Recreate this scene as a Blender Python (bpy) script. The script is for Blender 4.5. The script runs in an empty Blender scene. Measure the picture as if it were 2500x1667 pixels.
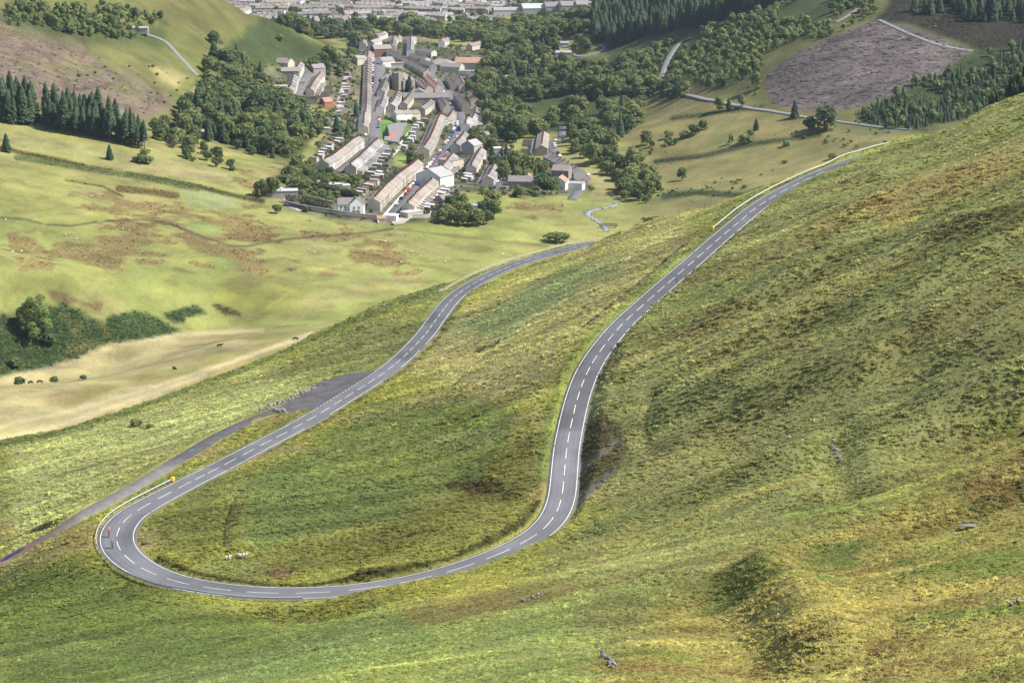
import bpy, math, random
import numpy as np

# ------------------------------------------------------------------ camera, sky, sun, exposure
scene = bpy.context.scene
CAMZ = 300.0
FPX = 5430.0            # focal length in pixels of a 2500 px wide frame
PITCH = math.radians(14.0)
cam_data = bpy.data.cameras.new("camera")
cam_data.sensor_width = 36.0
cam_data.lens = 36.0 * FPX / 2500.0
cam_data.clip_start = 1.0
cam_data.clip_end = 20000.0
cam = bpy.data.objects.new("camera", cam_data)
cam.location = (0, 0, CAMZ)
cam.rotation_euler = (math.radians(90) - PITCH, 0, 0)
scene.collection.objects.link(cam)
scene.camera = cam

SUN_AZ = math.radians(96.0)     # clockwise from +Y (view direction) towards +X
SUN_EL = math.radians(49.0)
world = bpy.data.worlds.new("World")
scene.world = world
world.use_nodes = True
wn = world.node_tree
wn.nodes.clear()
sky = wn.nodes.new("ShaderNodeTexSky")
sky.sky_type = 'NISHITA'
sky.sun_disc = False
sky.sun_elevation = SUN_EL
sky.sun_rotation = SUN_AZ
sky.altitude = 400
wbg = wn.nodes.new("ShaderNodeBackground")
wbg.inputs[1].default_value = 0.10
wout = wn.nodes.new("ShaderNodeOutputWorld")
wn.links.new(sky.outputs[0], wbg.inputs[0])
wn.links.new(wbg.outputs[0], wout.inputs[0])

sun_data = bpy.data.lights.new("sun", 'SUN')
sun_data.energy = 4.6
sun_data.angle = math.radians(0.5)
sun_data.color = (1.0, 0.945, 0.86)
sun = bpy.data.objects.new("sun", sun_data)
sdir = np.array([math.cos(SUN_EL) * math.sin(SUN_AZ), math.cos(SUN_EL) * math.cos(SUN_AZ), math.sin(SUN_EL)])
from mathutils import Vector, Matrix
sun.rotation_euler = Vector(-sdir).to_track_quat('-Z', 'Y').to_euler()
sun.location = (300, 0, 600)
scene.collection.objects.link(sun)

scene.view_settings.view_transform = 'Standard'
scene.view_settings.look = 'None'
scene.view_settings.gamma = 1.0
scene.view_settings.use_curve_mapping = False
scene.view_settings.exposure = 0.88
scene.cycles.max_bounces = 6
scene.cycles.transparent_max_bounces = 4
scene.cycles.volume_bounces = 0
scene.cycles.use_denoising = True

# ------------------------------------------------------------------ projection helpers
CP, SP = math.cos(PITCH), math.sin(PITCH)

def ray(px, py):
    x = (np.asarray(px, float) - 1250.0) / FPX
    y = (833.5 - np.asarray(py, float)) / FPX
    return np.stack([x, CP + SP * y, -SP + CP * y], -1)

def project(P):
    P = np.asarray(P, float)
    z = P[..., 2] - CAMZ
    fw = P[..., 1] * CP - z * SP
    up = P[..., 1] * SP + z * CP
    return 1250 + FPX * P[..., 0] / fw, 833.5 - FPX * up / fw, fw

# ------------------------------------------------------------------ numpy noise
def _hash(ix, iy, seed):
    n = (ix.astype(np.int64) * 374761393 + iy.astype(np.int64) * 668265263 + seed * 1442695041) & 0x7fffffff
    n = ((n ^ (n >> 13)) * 1274126177) & 0x7fffffff
    n = (n ^ (n >> 16)) & 0x7fffffff
    return n / float(0x7fffffff)

def vnoise(x, y, seed=0):
    ix = np.floor(x); iy = np.floor(y)
    fx = x - ix; fy = y - iy
    fx = fx * fx * fx * (fx * (fx * 6 - 15) + 10); fy = fy * fy * fy * (fy * (fy * 6 - 15) + 10)
    ix = ix.astype(np.int64); iy = iy.astype(np.int64)
    a = _hash(ix, iy, seed); b = _hash(ix + 1, iy, seed)
    c = _hash(ix, iy + 1, seed); d = _hash(ix + 1, iy + 1, seed)
    return (a * (1 - fx) + b * fx) * (1 - fy) + (c * (1 - fx) + d * fx) * fy * 1.0 - 0.5

def fbm(x, y, scale, octs=3, seed=0):
    s = 0; a = 1.0; f = 1.0 / scale
    for o in range(octs):
        ca, sa = math.cos(0.6 + o), math.sin(0.6 + o)
        s = s + a * vnoise((x * ca - y * sa) * f + 17.3 * o, (x * sa + y * ca) * f + 5.1 * o, seed + o)
        a *= 0.5; f *= 2.0
    return s

def smooth01(t):
    t = np.clip(t, 0, 1)
    return t * t * (3 - 2 * t)

# ------------------------------------------------------------------ main road centre line (metres)
ROAD = np.array([[170,788,132.5],[128,800,134.0],[90,806,135.6],[62,806.5,137.2],[42,801,138.5],
 [28.2,790,139.4],[23.4,782.4,139.9],[14.1,767.1,140.7],[5.8,751.2,141.7],[-1.3,734.7,142.7],[-7.1,717.7,143.7],[-12.1,700.5,144.7],
 [-16.2,683,145.7],[-19.1,665.3,146.7],[-21,647.4,147.7],[-22.7,629.5,148.8],[-24.4,611.6,149.8],[-26.6,593.8,150.9],[-29.2,576,152],
 [-32.4,558.3,153.1],[-36.4,540.8,154.2],[-41,523.4,155.2],[-45.6,506.1,156.2],[-50.8,488.9,157.2],[-56.5,471.8,158.2],[-62.2,454.8,159.1],
 [-68.2,437.9,160],[-73.8,420.8,160.9],[-75.5,411.9,161.3],[-75.4,403,161.6],[-73.5,394.2,162],[-69.9,385.9,162.4],[-65,378.4,162.8],[-58.6,372.1,163.2],
 [-51,367.4,163.7],[-42.6,364.3,164.2],[-33.7,363.1,164.7],[-24.8,364,165.2],[-16.3,367,165.7],[-8.6,371.6,166.3],[-1.4,378,166.9],[4.4,385.6,167.5],
 [7.7,393.6,168.1],[9.3,402.4,168.7],[10,411.4,169.4],[11,429.3,170.6],[12.6,447.2,171.7],[14.6,465,172.7],[17.4,482.8,173.5],[21.4,500.3,174.3],
 [26.4,517.6,175.2],[32.4,534.6,176],[38.6,551.4,176.9],[45,568.2,177.8],[51.3,585,178.7],[57.6,601.9,179.6],[64.1,618.6,180.5],[70.8,635.3,181.5],
 [78.6,651.5,182.4],[87.4,667.2,183.3],[97,682,184.2],[110,699,185.3],[127,716,186.3],[148,730,187.2],[180,742,188.5],[225,752,190.0]])
ROAD_HEAD = 180.0  # filled below: arc length of the first visible dash

def catmull(P, step):
    P = np.asarray(P, float)
    Q = np.vstack([2 * P[0] - P[1], P, 2 * P[-1] - P[-2]])
    out = []
    for i in range(1, len(Q) - 2):
        p0, p1, p2, p3 = Q[i - 1], Q[i], Q[i + 1], Q[i + 2]
        n = max(1, int(np.linalg.norm(p2 - p1) / step + 0.5))
        t = (np.arange(n) / n)[:, None]
        out.append(0.5 * ((2 * p1) + (-p0 + p2) * t + (2 * p0 - 5 * p1 + 4 * p2 - p3) * t ** 2 + (-p0 + 3 * p1 - 3 * p2 + p3) * t ** 3))
    out.append(P[-1:])
    return np.vstack(out)

RC = catmull(ROAD, 1.5)
for _ in range(3):
    RC[1:-1] = (RC[:-2] + 2 * RC[1:-1] + RC[2:]) / 4
RS = np.r_[0, np.cumsum(np.linalg.norm(np.diff(RC, axis=0), axis=1))]
RT = np.gradient(RC[:, :2], axis=0); RT /= np.linalg.norm(RT, axis=1)[:, None]
RN = np.stack([RT[:, 1], -RT[:, 0]], 1)          # to the right of travel
_i0 = np.argmin(np.hypot(RC[:, 0] - 28.2, RC[:, 1] - 790)); S0 = RS[_i0]
# half width between the edge lines: wider round the hairpin
RHW = 2.55 + 0.55 * np.exp(-((RS - S0 - 412) / 45.0) ** 2)
# which side is uphill: lower leg -> left of travel (RN positive is right). heights of banks per arc length
def road_at(s):
    return np.array([np.interp(s, RS, RC[:, k]) for k in range(3)])
def road_frame(s):
    T = np.array([np.interp(s, RS, RT[:, 0]), np.interp(s, RS, RT[:, 1])]); T /= np.linalg.norm(T)
    return T, np.array([T[1], -T[0]])

# ------------------------------------------------------------------ terrain: two thin plate sheets joined by a soft maximum
class TPS:
    def __init__(self, pts, lam=1e-5):
        pts = np.asarray(pts, float)
        self.c = pts[:, :2] / 500.0
        n = len(pts)
        K = self.phi(self.c, self.c) + lam * np.eye(n)
        Pm = np.c_[np.ones(n), self.c]
        A = np.zeros((n + 3, n + 3)); A[:n, :n] = K; A[:n, n:] = Pm; A[n:, :n] = Pm.T
        self.w = np.linalg.solve(A, np.r_[pts[:, 2], 0, 0, 0])
    @staticmethod
    def phi(a, b):
        r2 = ((a[:, None, :] - b[None, :, :]) ** 2).sum(-1)
        return 0.5 * r2 * np.log(r2 + 1e-12)
    def __call__(self, x, y):
        x = np.asarray(x, float); sh = x.shape
        q = np.c_[x.ravel(), np.asarray(y, float).ravel()] / 500.0
        out = np.empty(len(q))
        for i in range(0, len(q), 60000):
            b = q[i:i + 60000]
            out[i:i + 60000] = self.phi(b, self.c) @ self.w[:-3] + self.w[-3] + b @ self.w[-2:]
        return out.reshape(sh)

def ptz(px, py, z):
    r = ray(px, py); t = (z - CAMZ) / r[2]
    return [r[0] * t, r[1] * t, z]

def ptd(px, py, d):
    r = ray(px, py); t = d / r[1]
    return [r[0] * t, d, CAMZ + r[2] * t]

near = []
for s in np.arange(0, RS[-1], 11.0):
    p = road_at(s); T, Nn = road_frame(s)
    sv = s - S0
    # offset natural ground left / right of travel
    if sv < 395:      up, dn = -1, 1      # lower leg, travelling to the camera: uphill is on its left (infield)
    elif sv < 440:    up, dn = -1, 1
    else:             up, dn = 1, -1      # upper leg, travelling away: uphill on its right
    hu = 1.6; hd = -1.3
    if sv < 330: hu = 1.3
    if 395 <= sv < 440: hu, hd = 1.2, -1.2
    if 440 <= sv < 530: hu, hd = 2.3, 1.0      # cutting: banks both sides
    if 530 <= sv < 620: hu, hd = 4.2, -0.4
    if sv >= 620: hu, hd = 2.6, -1.2
    if 440 <= sv < 472: hu = 0.4
    if 472 <= sv < 535: hu = 2.9
    if sv >= 735: hu = 4.6
    near.append([p[0] + up * Nn[0] * 9, p[1] + up * Nn[1] * 9, p[2] + hu])
    near.append([p[0] + dn * Nn[0] * 9, p[1] + dn * Nn[1] * 9, p[2] + hd])
# hillside right of the upper leg and the foreground below the camera
_yr = RC[_i0 + 250:, 1]
upl = RC[np.searchsorted(RS, S0 + 520):]
def hill(x, y):
    xr = np.interp(y, upl[:, 1], upl[:, 0]); zr = np.interp(y, upl[:, 1], upl[:, 2])
    zb = zr + 2.5 + 0.44 * (x - xr - 9)
    zf = 168 + 0.27 * (365 - y) + 0.2 * (x + 20)
    w = smooth01((y - 330) / 110.0)
    return zb * w + zf * (1 - w)
def hill_pt(px, py):
    r = ray(px, py); lo, hi = 90.0, 900.0
    for d in np.arange(90, 900, 1.0):
        if CAMZ + r[2] / r[1] * d < hill(r[0] / r[1] * d, d):
            return ptd(px, py, d)
    return None
for (a, b) in [(0,1667),(600,1667),(1250,1667),(1900,1667),(2500,1667),(300,1560),(900,1540),(1500,1530),(2100,1500),(2500,1450),(1300,1420),(1700,1380),(2100,1320),(2500,1240),
               (1750,1180),(2100,1130),(2500,1040),(1650,1000),(1900,940),(2200,900),(2500,850),(1700,860),(2000,760),(2300,720),(2500,660),(1900,640),(2200,560),(2450,480)]:
    p = hill_pt(a, b)
    if p: near.append(p)
near += [ptd(2500,225,700), ptd(2400,262,704), ptd(2300,298,716), ptd(2500,330,620), ptd(2300,400,640)]
# beyond the right crest, falling away out of sight
for (a, b, d, dz) in [(2500,225,800,-14),(2500,225,950,-55),(2350,280,830,-14),(2350,280,980,-60),(2200,335,860,-16),(2000,420,800,-14),(2000,420,900,-40)]:
    p = ptd(a, b, d); p[2] += dz; near.append(p)
# spur between the two legs, its crest against the valley
near += [ptd(1600,531,705), ptd(1740,501,690), ptd(1680,517,700), ptd(1500,566,760)]
for (a, b, d, dz) in [(1600,531,760,-5),(1740,501,760,-6),(1850,460,790,-10)]:
    p = ptd(a, b, d); p[2] += dz; near.append(p)
# infield
near += [ptz(580,1365,164.6), ptz(900,1370,167.6), ptz(1150,1290,168.5), ptz(800,1200,163.5), ptz(1100,1100,166), ptz(1250,950,167.5),
         ptz(1100,900,160), ptz(1300,800,165.5), ptz(1400,700,164)]
# slope left of the lower leg down to its edge
near += [ptz(0,1365,150.2), ptz(150,1255,151.6), ptz(420,1105,152.6), ptz(0,1450,153.5), ptz(0,1560,160), ptz(0,1200,143.5), ptd(0,1078,562), ptd(150,1048,578), ptd(300,1003,600), ptd(460,940,622),
         ptd(620,884,645), ptd(800,802,688), ptd(1000,722,724), ptd(1100,690,746), ptz(300,1085,143), ptz(620,960,146.5), ptz(900,850,147)]
for (a, b, d, dz) in [(0,1078,625,-8),(0,1078,700,-14),(0,1078,800,-40),(300,1003,665,-9),(300,1003,740,-16),(300,1003,850,-45),(620,884,710,-9),(620,884,790,-17),(620,884,900,-45),
                      (800,802,750,-9),(800,802,830,-18),(1000,722,790,-12),(1000,722,880,-30),(1100,690,830,-20),(1200,650,830,-18),(1200,650,920,-50),(1350,600,880,-18),(1350,600,980,-60),(1500,566,900,-20),(1500,566,1000,-60)]:
    p = ptd(a, b, d); p[2] += dz; near.append(p)
near += [[-80,120,240],[0,110,251],[60,100,262],[-150,250,185],[160,300,262],[220,420,272],[260,560,268],[0,20,296],[30,15,297],[-250,450,120],[250,900,150],[0,1100,20],[-300,900,10]]
T_NEAR = TPS(near, 2e-6)

far = [ptz(*t) for t in [
 (0,1060,84),(300,985,82),(0,930,81.5),(300,905,78.5),(536,843,74),(780,806,71),(150,925,80),(450,880,76),(-300,950,88),(-300,1100,92),
 (100,848,67),(250,835,67),(-200,860,70),(420,800,67),(180,735,82),(300,770,74.5),(-150,730,90),(560,770,68.5),
 (100,620,88),(100,560,91),(100,420,98),(100,312,104),(-200,560,98),(-200,400,112),
 (500,700,76),(500,560,80),(500,450,84),(300,500,88),(800,600,72),(900,545,70),(700,720,70.5),(900,680,69),(700,480,76),(1100,480,68),(1100,580,66),
 (1480,556,62),(1437,522,62.5),(1510,492,62.5),(1300,540,65),(1000,300,61),(930,110,50),(1150,150,49),(850,420,68),(800,300,65),(1250,420,65.5),
 (700,30,30),(1200,30,28),(1000,60,31),(1400,10,28),(1100,-25,28),(600,-20,30),(1400,-40,30),
 (300,332,98),(300,250,105),(500,332,85),(700,352,76),(690,230,72)]]
far += [ptd(*t) for t in [
 (0,205,1365),(0,120,1416),(0,60,1465),(0,0,1518),(-300,200,1330),(-300,0,1450),(300,150,1489),(300,50,1575),(300,0,1630),(500,200,1532),(500,100,1641),(500,20,1739),
 (590,28,1850),(670,55,1900),(750,95,1950),(850,138,1985),(700,125,1850),
 (1300,480,1291),(1300,350,1545),(1300,200,1925),(1300,100,2300),(1500,450,1372),(1500,300,1627),(1500,200,1845),(1500,120,2047),
 (1700,480,1270),(1900,400,1345),(1900,320,1425),(2000,260,1457),(1950,150,1536),(2100,60,1608),(2300,225,1440),(2300,120,1521),(2400,20,1620),(2500,0,1640),(2700,100,1500),(2700,300,1350),(2100,0,1680),
 (1800,100,1750),(1800,0,1900),(1600,0,2120),(1480,40,2300),(2200,330,1330),(2150,300,1390),(2500,330,1290)]]
# behind the left ridge, down to the town, and unseen ground
for (a, b, d, dz) in [(590,28,2050,-25),(750,95,2120,-25),(500,5,1950,-25),(1450,20,2600,-20),(300,0,2000,20),(300,0,2400,-40),(-200,0,2000,60),(1700,0,2600,60),(2200,0,2400,100)]:
    p = ptd(a, b, d); p[2] += dz; far.append(p)
far += [[0,600,68],[-120,620,72],[120,700,60],[-60,400,60],[0,250,60],[300,1000,90],[300,700,80],[-300,600,92],[0,3600,60],[-800,3400,120],[800,3400,120],[0,4200,260],
        [-600,1500,240],[-800,2200,260],[700,1800,240],[900,2400,260],[600,1200,190]]
T_FAR = TPS(far, 2e-6)

NC_MAIN = 700
az = np.r_[np.radians(np.linspace(-62, -15.3, 30)), np.radians(np.linspace(-15, 15, NC_MAIN)), np.radians(np.linspace(15.3, 62, 30))]
rr = np.r_[np.linspace(40, 225, 50)[:-1], 225 + (345 - 225) * np.linspace(0, 1, 95)[:-1], 345 + (820 - 345) * np.linspace(0, 1, 560)[:-1] ** 1.08,
           820 + (1700 - 820) * np.linspace(0, 1, 300)[:-1] ** 1.15, 1700 + (4300 - 1700) * np.linspace(0, 1, 150) ** 1.2]
NR = len(rr)
AZ, RRg = np.meshgrid(az, rr)             # rows: range, cols: azimuth
GX = np.sin(AZ) * RRg; GY = np.cos(AZ) * RRg

def on_grid(fn):
    """evaluate a smooth function on every 4th row and column and interpolate between"""
    ci = np.unique(np.r_[np.arange(0, len(az), 4), len(az) - 1]); ri = np.unique(np.r_[np.arange(0, NR, 4), NR - 1])
    C = fn(GX[np.ix_(ri, ci)], GY[np.ix_(ri, ci)])
    A = np.stack([np.interp(np.arange(len(az)), ci, row) for row in C])
    k = np.clip(np.searchsorted(ri, np.arange(NR), side='right') - 1, 0, len(ri) - 2)
    t = ((np.arange(NR) - ri[k]) / (ri[k + 1] - ri[k]))[:, None]
    return A[k] * (1 - t) + A[k + 1] * t

def road_dist(x, y, C, margin):
    """distance to a polyline (sampled), signed side and nearest index; only where within margin"""
    sh = x.shape; xf = x.ravel(); yf = y.ravel()
    dist = np.full(xf.shape, 1e9); idx = np.zeros(xf.shape, int); side = np.zeros(xf.shape)
    m = (xf > C[:, 0].min() - margin) & (xf < C[:, 0].max() + margin) & (yf > C[:, 1].min() - margin) & (yf < C[:, 1].max() + margin)
    ii = np.nonzero(m)[0]
    for i in range(0, len(ii), 20000):
        k = ii[i:i + 20000]
        d2 = (xf[k][:, None] - C[None, :, 0]) ** 2 + (yf[k][:, None] - C[None, :, 1]) ** 2
        j = d2.argmin(1); dist[k] = np.sqrt(d2[np.arange(len(k)), j]); idx[k] = j
    return dist.reshape(sh), idx.reshape(sh)

zn = on_grid(T_NEAR); zf = on_grid(T_FAR)
zn = zn + fbm(GX, GY, 60, 3, 3) * 2.2 * smooth01((RRg - 120) / 150) + fbm(GX, GY, 11, 2, 9) * 0.5
# diagonal folds and rills on the hillside right of the upper leg
fold = fbm((0.93 * GX + 0.37 * GY) * 0.28, 0.93 * GY - 0.37 * GX, 30, 3, 31)
mhill = smooth01((GX - np.interp(GY, upl[:, 1], upl[:, 0]) - 14) / 25.0) * smooth01((GY - 150) / 120)
zn = zn + (fold * 7.0 + fbm((0.93 * GX + 0.37 * GY) * 0.2, 0.93 * GY - 0.37 * GX, 8, 3, 33) * 1.6) * mhill
zf = zf + fbm(GX, GY, 140, 3, 5) * 3.0 + fbm(GX, GY, 25, 2, 15) * 0.6
zn = np.where(RRg > 1050, -50.0, zn)
kk = 2.5
GZ = np.maximum(zn, zf) + np.maximum(kk - np.abs(zn - zf), 0) ** 2 / (4 * kk)
IS_NEAR = zn > zf
# keep the ground right below the camera under the lower edge of the view
lim = CAMZ - 0.47 * RRg * np.clip(1.0 - (np.abs(AZ) - 0.26) * 1.2, 0.2, 1) - 1.7
GZ = np.where(RRg < 130, np.minimum(GZ, lim), GZ)
# carve the main road
RD, RI = road_dist(GX, GY, RC, 40)
hwv = RHW[RI] + 0.75
rz = RC[RI, 2] - 0.10
over = np.maximum(RD - hwv, 0)
nat = GZ
hi = rz + np.where((RS[RI] - S0 > 235) & (RS[RI] - S0 < 425), 0.22, 0.95) * over; lo = rz - 0.55 * over
GZ = np.where(RD < 30, np.clip(nat, lo, hi), nat)
GZ = np.where(RD < hwv, rz, GZ)

def height(x, y):
    """terrain height by bilinear interpolation in the polar grid"""
    x = np.asarray(x, float); y = np.asarray(y, float)
    a = np.arctan2(x, y); r = np.hypot(x, y)
    fi = np.interp(a, az, np.arange(len(az))); fj = np.interp(r, rr, np.arange(NR))
    i = np.clip(fi.astype(int), 0, len(az) - 2); j = np.clip(fj.astype(int), 0, NR - 2)
    u = fi - i; v = fj - j
    return (GZ[j, i] * (1 - u) + GZ[j, i + 1] * u) * (1 - v) + (GZ[j + 1, i] * (1 - u) + GZ[j + 1, i + 1] * u) * v

def grid_value(A, x, y):
    x = np.asarray(x, float); y = np.asarray(y, float)
    a = np.arctan2(x, y); r = np.hypot(x, y)
    i = np.clip(np.rint(np.interp(a, az, np.arange(len(az)))).astype(int), 0, len(az) - 1)
    j = np.clip(np.rint(np.interp(r, rr, np.arange(NR))).astype(int), 0, NR - 1)
    return A[j, i]

_ds = np.linspace(60 ** -0.5, 4290 ** -0.5, 1500) ** -2.0
def px2w(px, py, far_only=False):
    """first visible ground point under each pixel of the photograph"""
    px = np.atleast_1d(np.asarray(px, float)); py = np.atleast_1d(np.asarray(py, float))
    r = ray(px, py); r = r / np.hypot(r[:, 0], r[:, 1])[:, None]
    d = _ds[_ds > 850] if far_only else _ds
    X = r[:, None, 0] * d; Y = r[:, None, 1] * d; Zr = CAMZ + r[:, None, 2] * d
    below = Zr < height(X, Y)
    k = np.where(below.any(1), below.argmax(1), len(d) - 1); k = np.maximum(k, 1)
    lo = d[k - 1].copy(); hi = d[k].copy()
    for _ in range(14):
        m = (lo + hi) / 2
        b = CAMZ + r[:, 2] * m < height(r[:, 0] * m, r[:, 1] * m)
        hi = np.where(b, m, hi); lo = np.where(b, lo, m)
    x = r[:, 0] * hi; y = r[:, 1] * hi
    return np.stack([x, y, height(x, y)], 1)

def visible(P, eps=1.5):
    """rough test whether a point is seen from the camera over the ground"""
    P = np.asarray(P, float); v = np.zeros(len(P), bool)
    for i in range(0, len(P), 4000):
        q = P[i:i + 4000]
        t = np.linspace(0.15, 0.985, 90)[None]
        X = q[:, :1] * t; Y = q[:, 1:2] * t; Zl = CAMZ + (q[:, 2:3] - CAMZ) * t
        v[i:i + 4000] = ((Zl + eps) > height(X, Y)).all(1)
    return v

# ------------------------------------------------------------------ lay-by and old lane beside the lower leg: levelled into the slope
def carve_line(C, half, soft_up=0.8, soft_dn=0.5, drop=0.05, margin=14):
    global GZ
    D, I = road_dist(GX, GY, C[:, :2], margin)
    z = C[I, 2] - drop
    ov = np.maximum(D - half, 0)
    GZ = np.where(D < margin - 1, np.clip(GZ, z - soft_dn * ov, z + soft_up * ov), GZ)
    GZ = np.where(D < half, z, GZ)

lane_px = [(680,1000),(640,1015),(584,1037),(551,1054),(520,1069),(490,1088),(455,1109),(422,1128),(379,1156),(333,1184),(276,1215),(233,1238),(200,1257),(150,1287),(94,1319),(32,1354),(0,1372),(-60,1408),(-140,1450)]
LANE = px2w(*np.array(lane_px, float).T)
LANE = catmull(LANE, 1.5)
for _ in range(12): LANE[1:-1] = (LANE[:-2] + 2 * LANE[1:-1] + LANE[2:]) / 4
carve_line(LANE, 3.0, drop=0.22, margin=18)
lay_px = [(918,903),(880,915),(840,924),(783,940),(760,955),(722,974),(685,994),(655,1008),(634,1015),(640,1022),(668,1012),(700,1006),(735,996),(756,994),(771,1001)]
LAY = px2w(*np.array(lay_px, float).T)
_ra = np.argmin(np.hypot(RC[:, 0] - LAY[0, 0], RC[:, 1] - LAY[0, 1])); _rb = np.argmin(np.hypot(RC[:, 0] - LAY[-1, 0], RC[:, 1] - LAY[-1, 1]))
lo_i, hi_i = min(_ra, _rb), max(_ra, _rb)
rs_edge = np.c_[RC[lo_i:hi_i + 1, :2] + RN[lo_i:hi_i + 1] * (RHW[lo_i:hi_i + 1] - 0.3)[:, None], RC[lo_i:hi_i + 1, 2]]
LAYPOLY = np.vstack([LAY[:, :2], rs_edge[::-1, :2] if np.hypot(*(rs_edge[-1, :2] - LAY[-1, :2])) < np.hypot(*(rs_edge[0, :2] - LAY[-1, :2])) else rs_edge[:, :2]])
def in_poly(x, y, P):
    ins = np.zeros(np.shape(x), bool); d = np.full(np.shape(x), 1e9)
    for (ax, ay), (bx, by) in zip(P, np.roll(P, -1, 0)):
        ins ^= ((ay > y) != (by > y)) & (x < (bx - ax) * (y - ay) / ((by - ay) + 1e-12) + ax)
        ex, ey = bx - ax, by - ay
        t = np.clip(((x - ax) * ex + (y - ay) * ey) / (ex * ex + ey * ey + 1e-9), 0, 1)
        d = np.minimum(d, np.hypot(x - ax - t * ex, y - ay - t * ey))
    return ins, d
_A = np.c_[np.ones(len(rs_edge) + 2), np.vstack([rs_edge[:, :2], LANE[:2, :2]])]
_b = np.r_[rs_edge[:, 2], LANE[:2, 2]]
LAYPLANE = np.linalg.lstsq(_A, _b, rcond=None)[0]
def lay_z(x, y): return LAYPLANE[0] + LAYPLANE[1] * x + LAYPLANE[2] * y - 0.08
_m = (np.abs(GX - LAYPOLY[:, 0].mean()) < 80) & (np.abs(GY - LAYPOLY[:, 1].mean()) < 90)
_ins, _d = in_poly(GX[_m], GY[_m], LAYPOLY)
_z = lay_z(GX[_m], GY[_m]) - 0.04
_t = smooth01(np.where(_ins, 1.0, 1 - (_d - 0.6) / 7.0))
_keep = RD[_m] < RHW[RI[_m]] + 0.5
GZ[_m] = np.where(_keep, GZ[_m], GZ[_m] * (1 - _t) + _z * _t)

# gullies and hollows worn into the near slopes
for pts, wd, dp in ([(2520,770),(2440,840),(2340,880),(2250,900)], 9, 2.6), ([(2500,430),(2380,470),(2260,500),(2180,545)], 8, 2.8), ([(1960,1600),(1880,1560),(1820,1490),(1800,1430)], 8, 3.2), ([(2060,1200),(2040,1110),(2050,1040)], 4, 2.0), \
        ([(1590,1100),(1575,1040),(1590,960)], 2.5, 1.2), ([(1800,850),(1900,810),(2020,770)], 6, 2.6), ([(1230,1215),(1160,1185),(1080,1178)], 3.5, 1.2), ([(2500,1000),(2380,1030),(2250,1090)], 6, 2.2), ([(1500,930),(1620,870),(1700,830)], 5, 1.5), \
        ([(550,1350),(545,1300),(560,1250),(580,1205)], 1.2, 0.7), ([(1422,800),(1500,738),(1565,686),(1668,600)], 1.3, 0.9), ([(650,1500),(900,1490),(1050,1450)], 5, 1.2), ([(2000,1625),(1945,1540),(1890,1450),(1870,1400)], 4.5, -3.2), ([(2520,520),(2380,550),(2260,575)], 6, -2.6), ([(2520,905),(2400,935),(2300,960)], 5, -2.4), ([(2100,880),(1960,920),(1850,960)], 5, -1.8), ([(1500,1290),(1700,1200),(1900,1120)], 5, -1.6), ([(1700,1430),(1560,1490),(1400,1560)], 6, 1.8):
    C_ = px2w(*np.array(pts, float).T); C_ = catmull(C_, 2.0)
    D_, _ = road_dist(GX, GY, C_[:, :2], 30)
    GZ = GZ - np.where((D_ < 30) & IS_NEAR, dp * np.exp(-(D_ / wd) ** 2), 0) * smooth01((RD - RHW[RI] - 2.0) / 4.0)

# ------------------------------------------------------------------ building helpers
COL = scene.collection
rng = np.random.default_rng(7)
random.seed(7)

def lin(c):
    c = np.asarray(c, float) / 255.0
    return np.where(c <= 0.04045, c / 12.92, ((c + 0.055) / 1.055) ** 2.4)

def tag(o, label=None, cat=None, group=None, kind=None):
    if label: o["label"] = label
    if cat: o["category"] = cat
    if group: o["group"] = group
    if kind: o["kind"] = kind
    return o

def link(o, parent=None):
    COL.objects.link(o)
    if parent is not None: o.parent = parent
    return o

def empty(name, loc, rz=0.0, scale=None):
    o = bpy.data.objects.new(name, None)
    o.empty_display_size = 0.5
    o.location = loc; o.rotation_euler = (0, 0, rz)
    if scale is not None: o.scale = scale
    return link(o)

def np_mesh(name, V, F, mat=None, smooth=False, mats=None, mat_idx=None):
    """mesh from arrays; F is (n,3) or (n,4)"""
    V = np.asarray(V, np.float32); F = np.asarray(F, np.int32)
    me = bpy.data.meshes.new(name)
    me.vertices.add(len(V)); me.vertices.foreach_set('co', V.ravel())
    k = F.shape[1]
    me.loops.add(F.size); me.loops.foreach_set('vertex_index', F.ravel())
    me.polygons.add(len(F)); me.polygons.foreach_set('loop_start', np.arange(0, F.size, k, dtype=np.int32))
    if smooth: me.polygons.foreach_set('use_smooth', np.ones(len(F), bool))
    for m in (mats or ([mat] if mat else [])): me.materials.append(m)
    if mat_idx is not None: me.polygons.foreach_set('material_index', np.asarray(mat_idx, np.int32))
    me.update(calc_edges=True)
    return me

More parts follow.
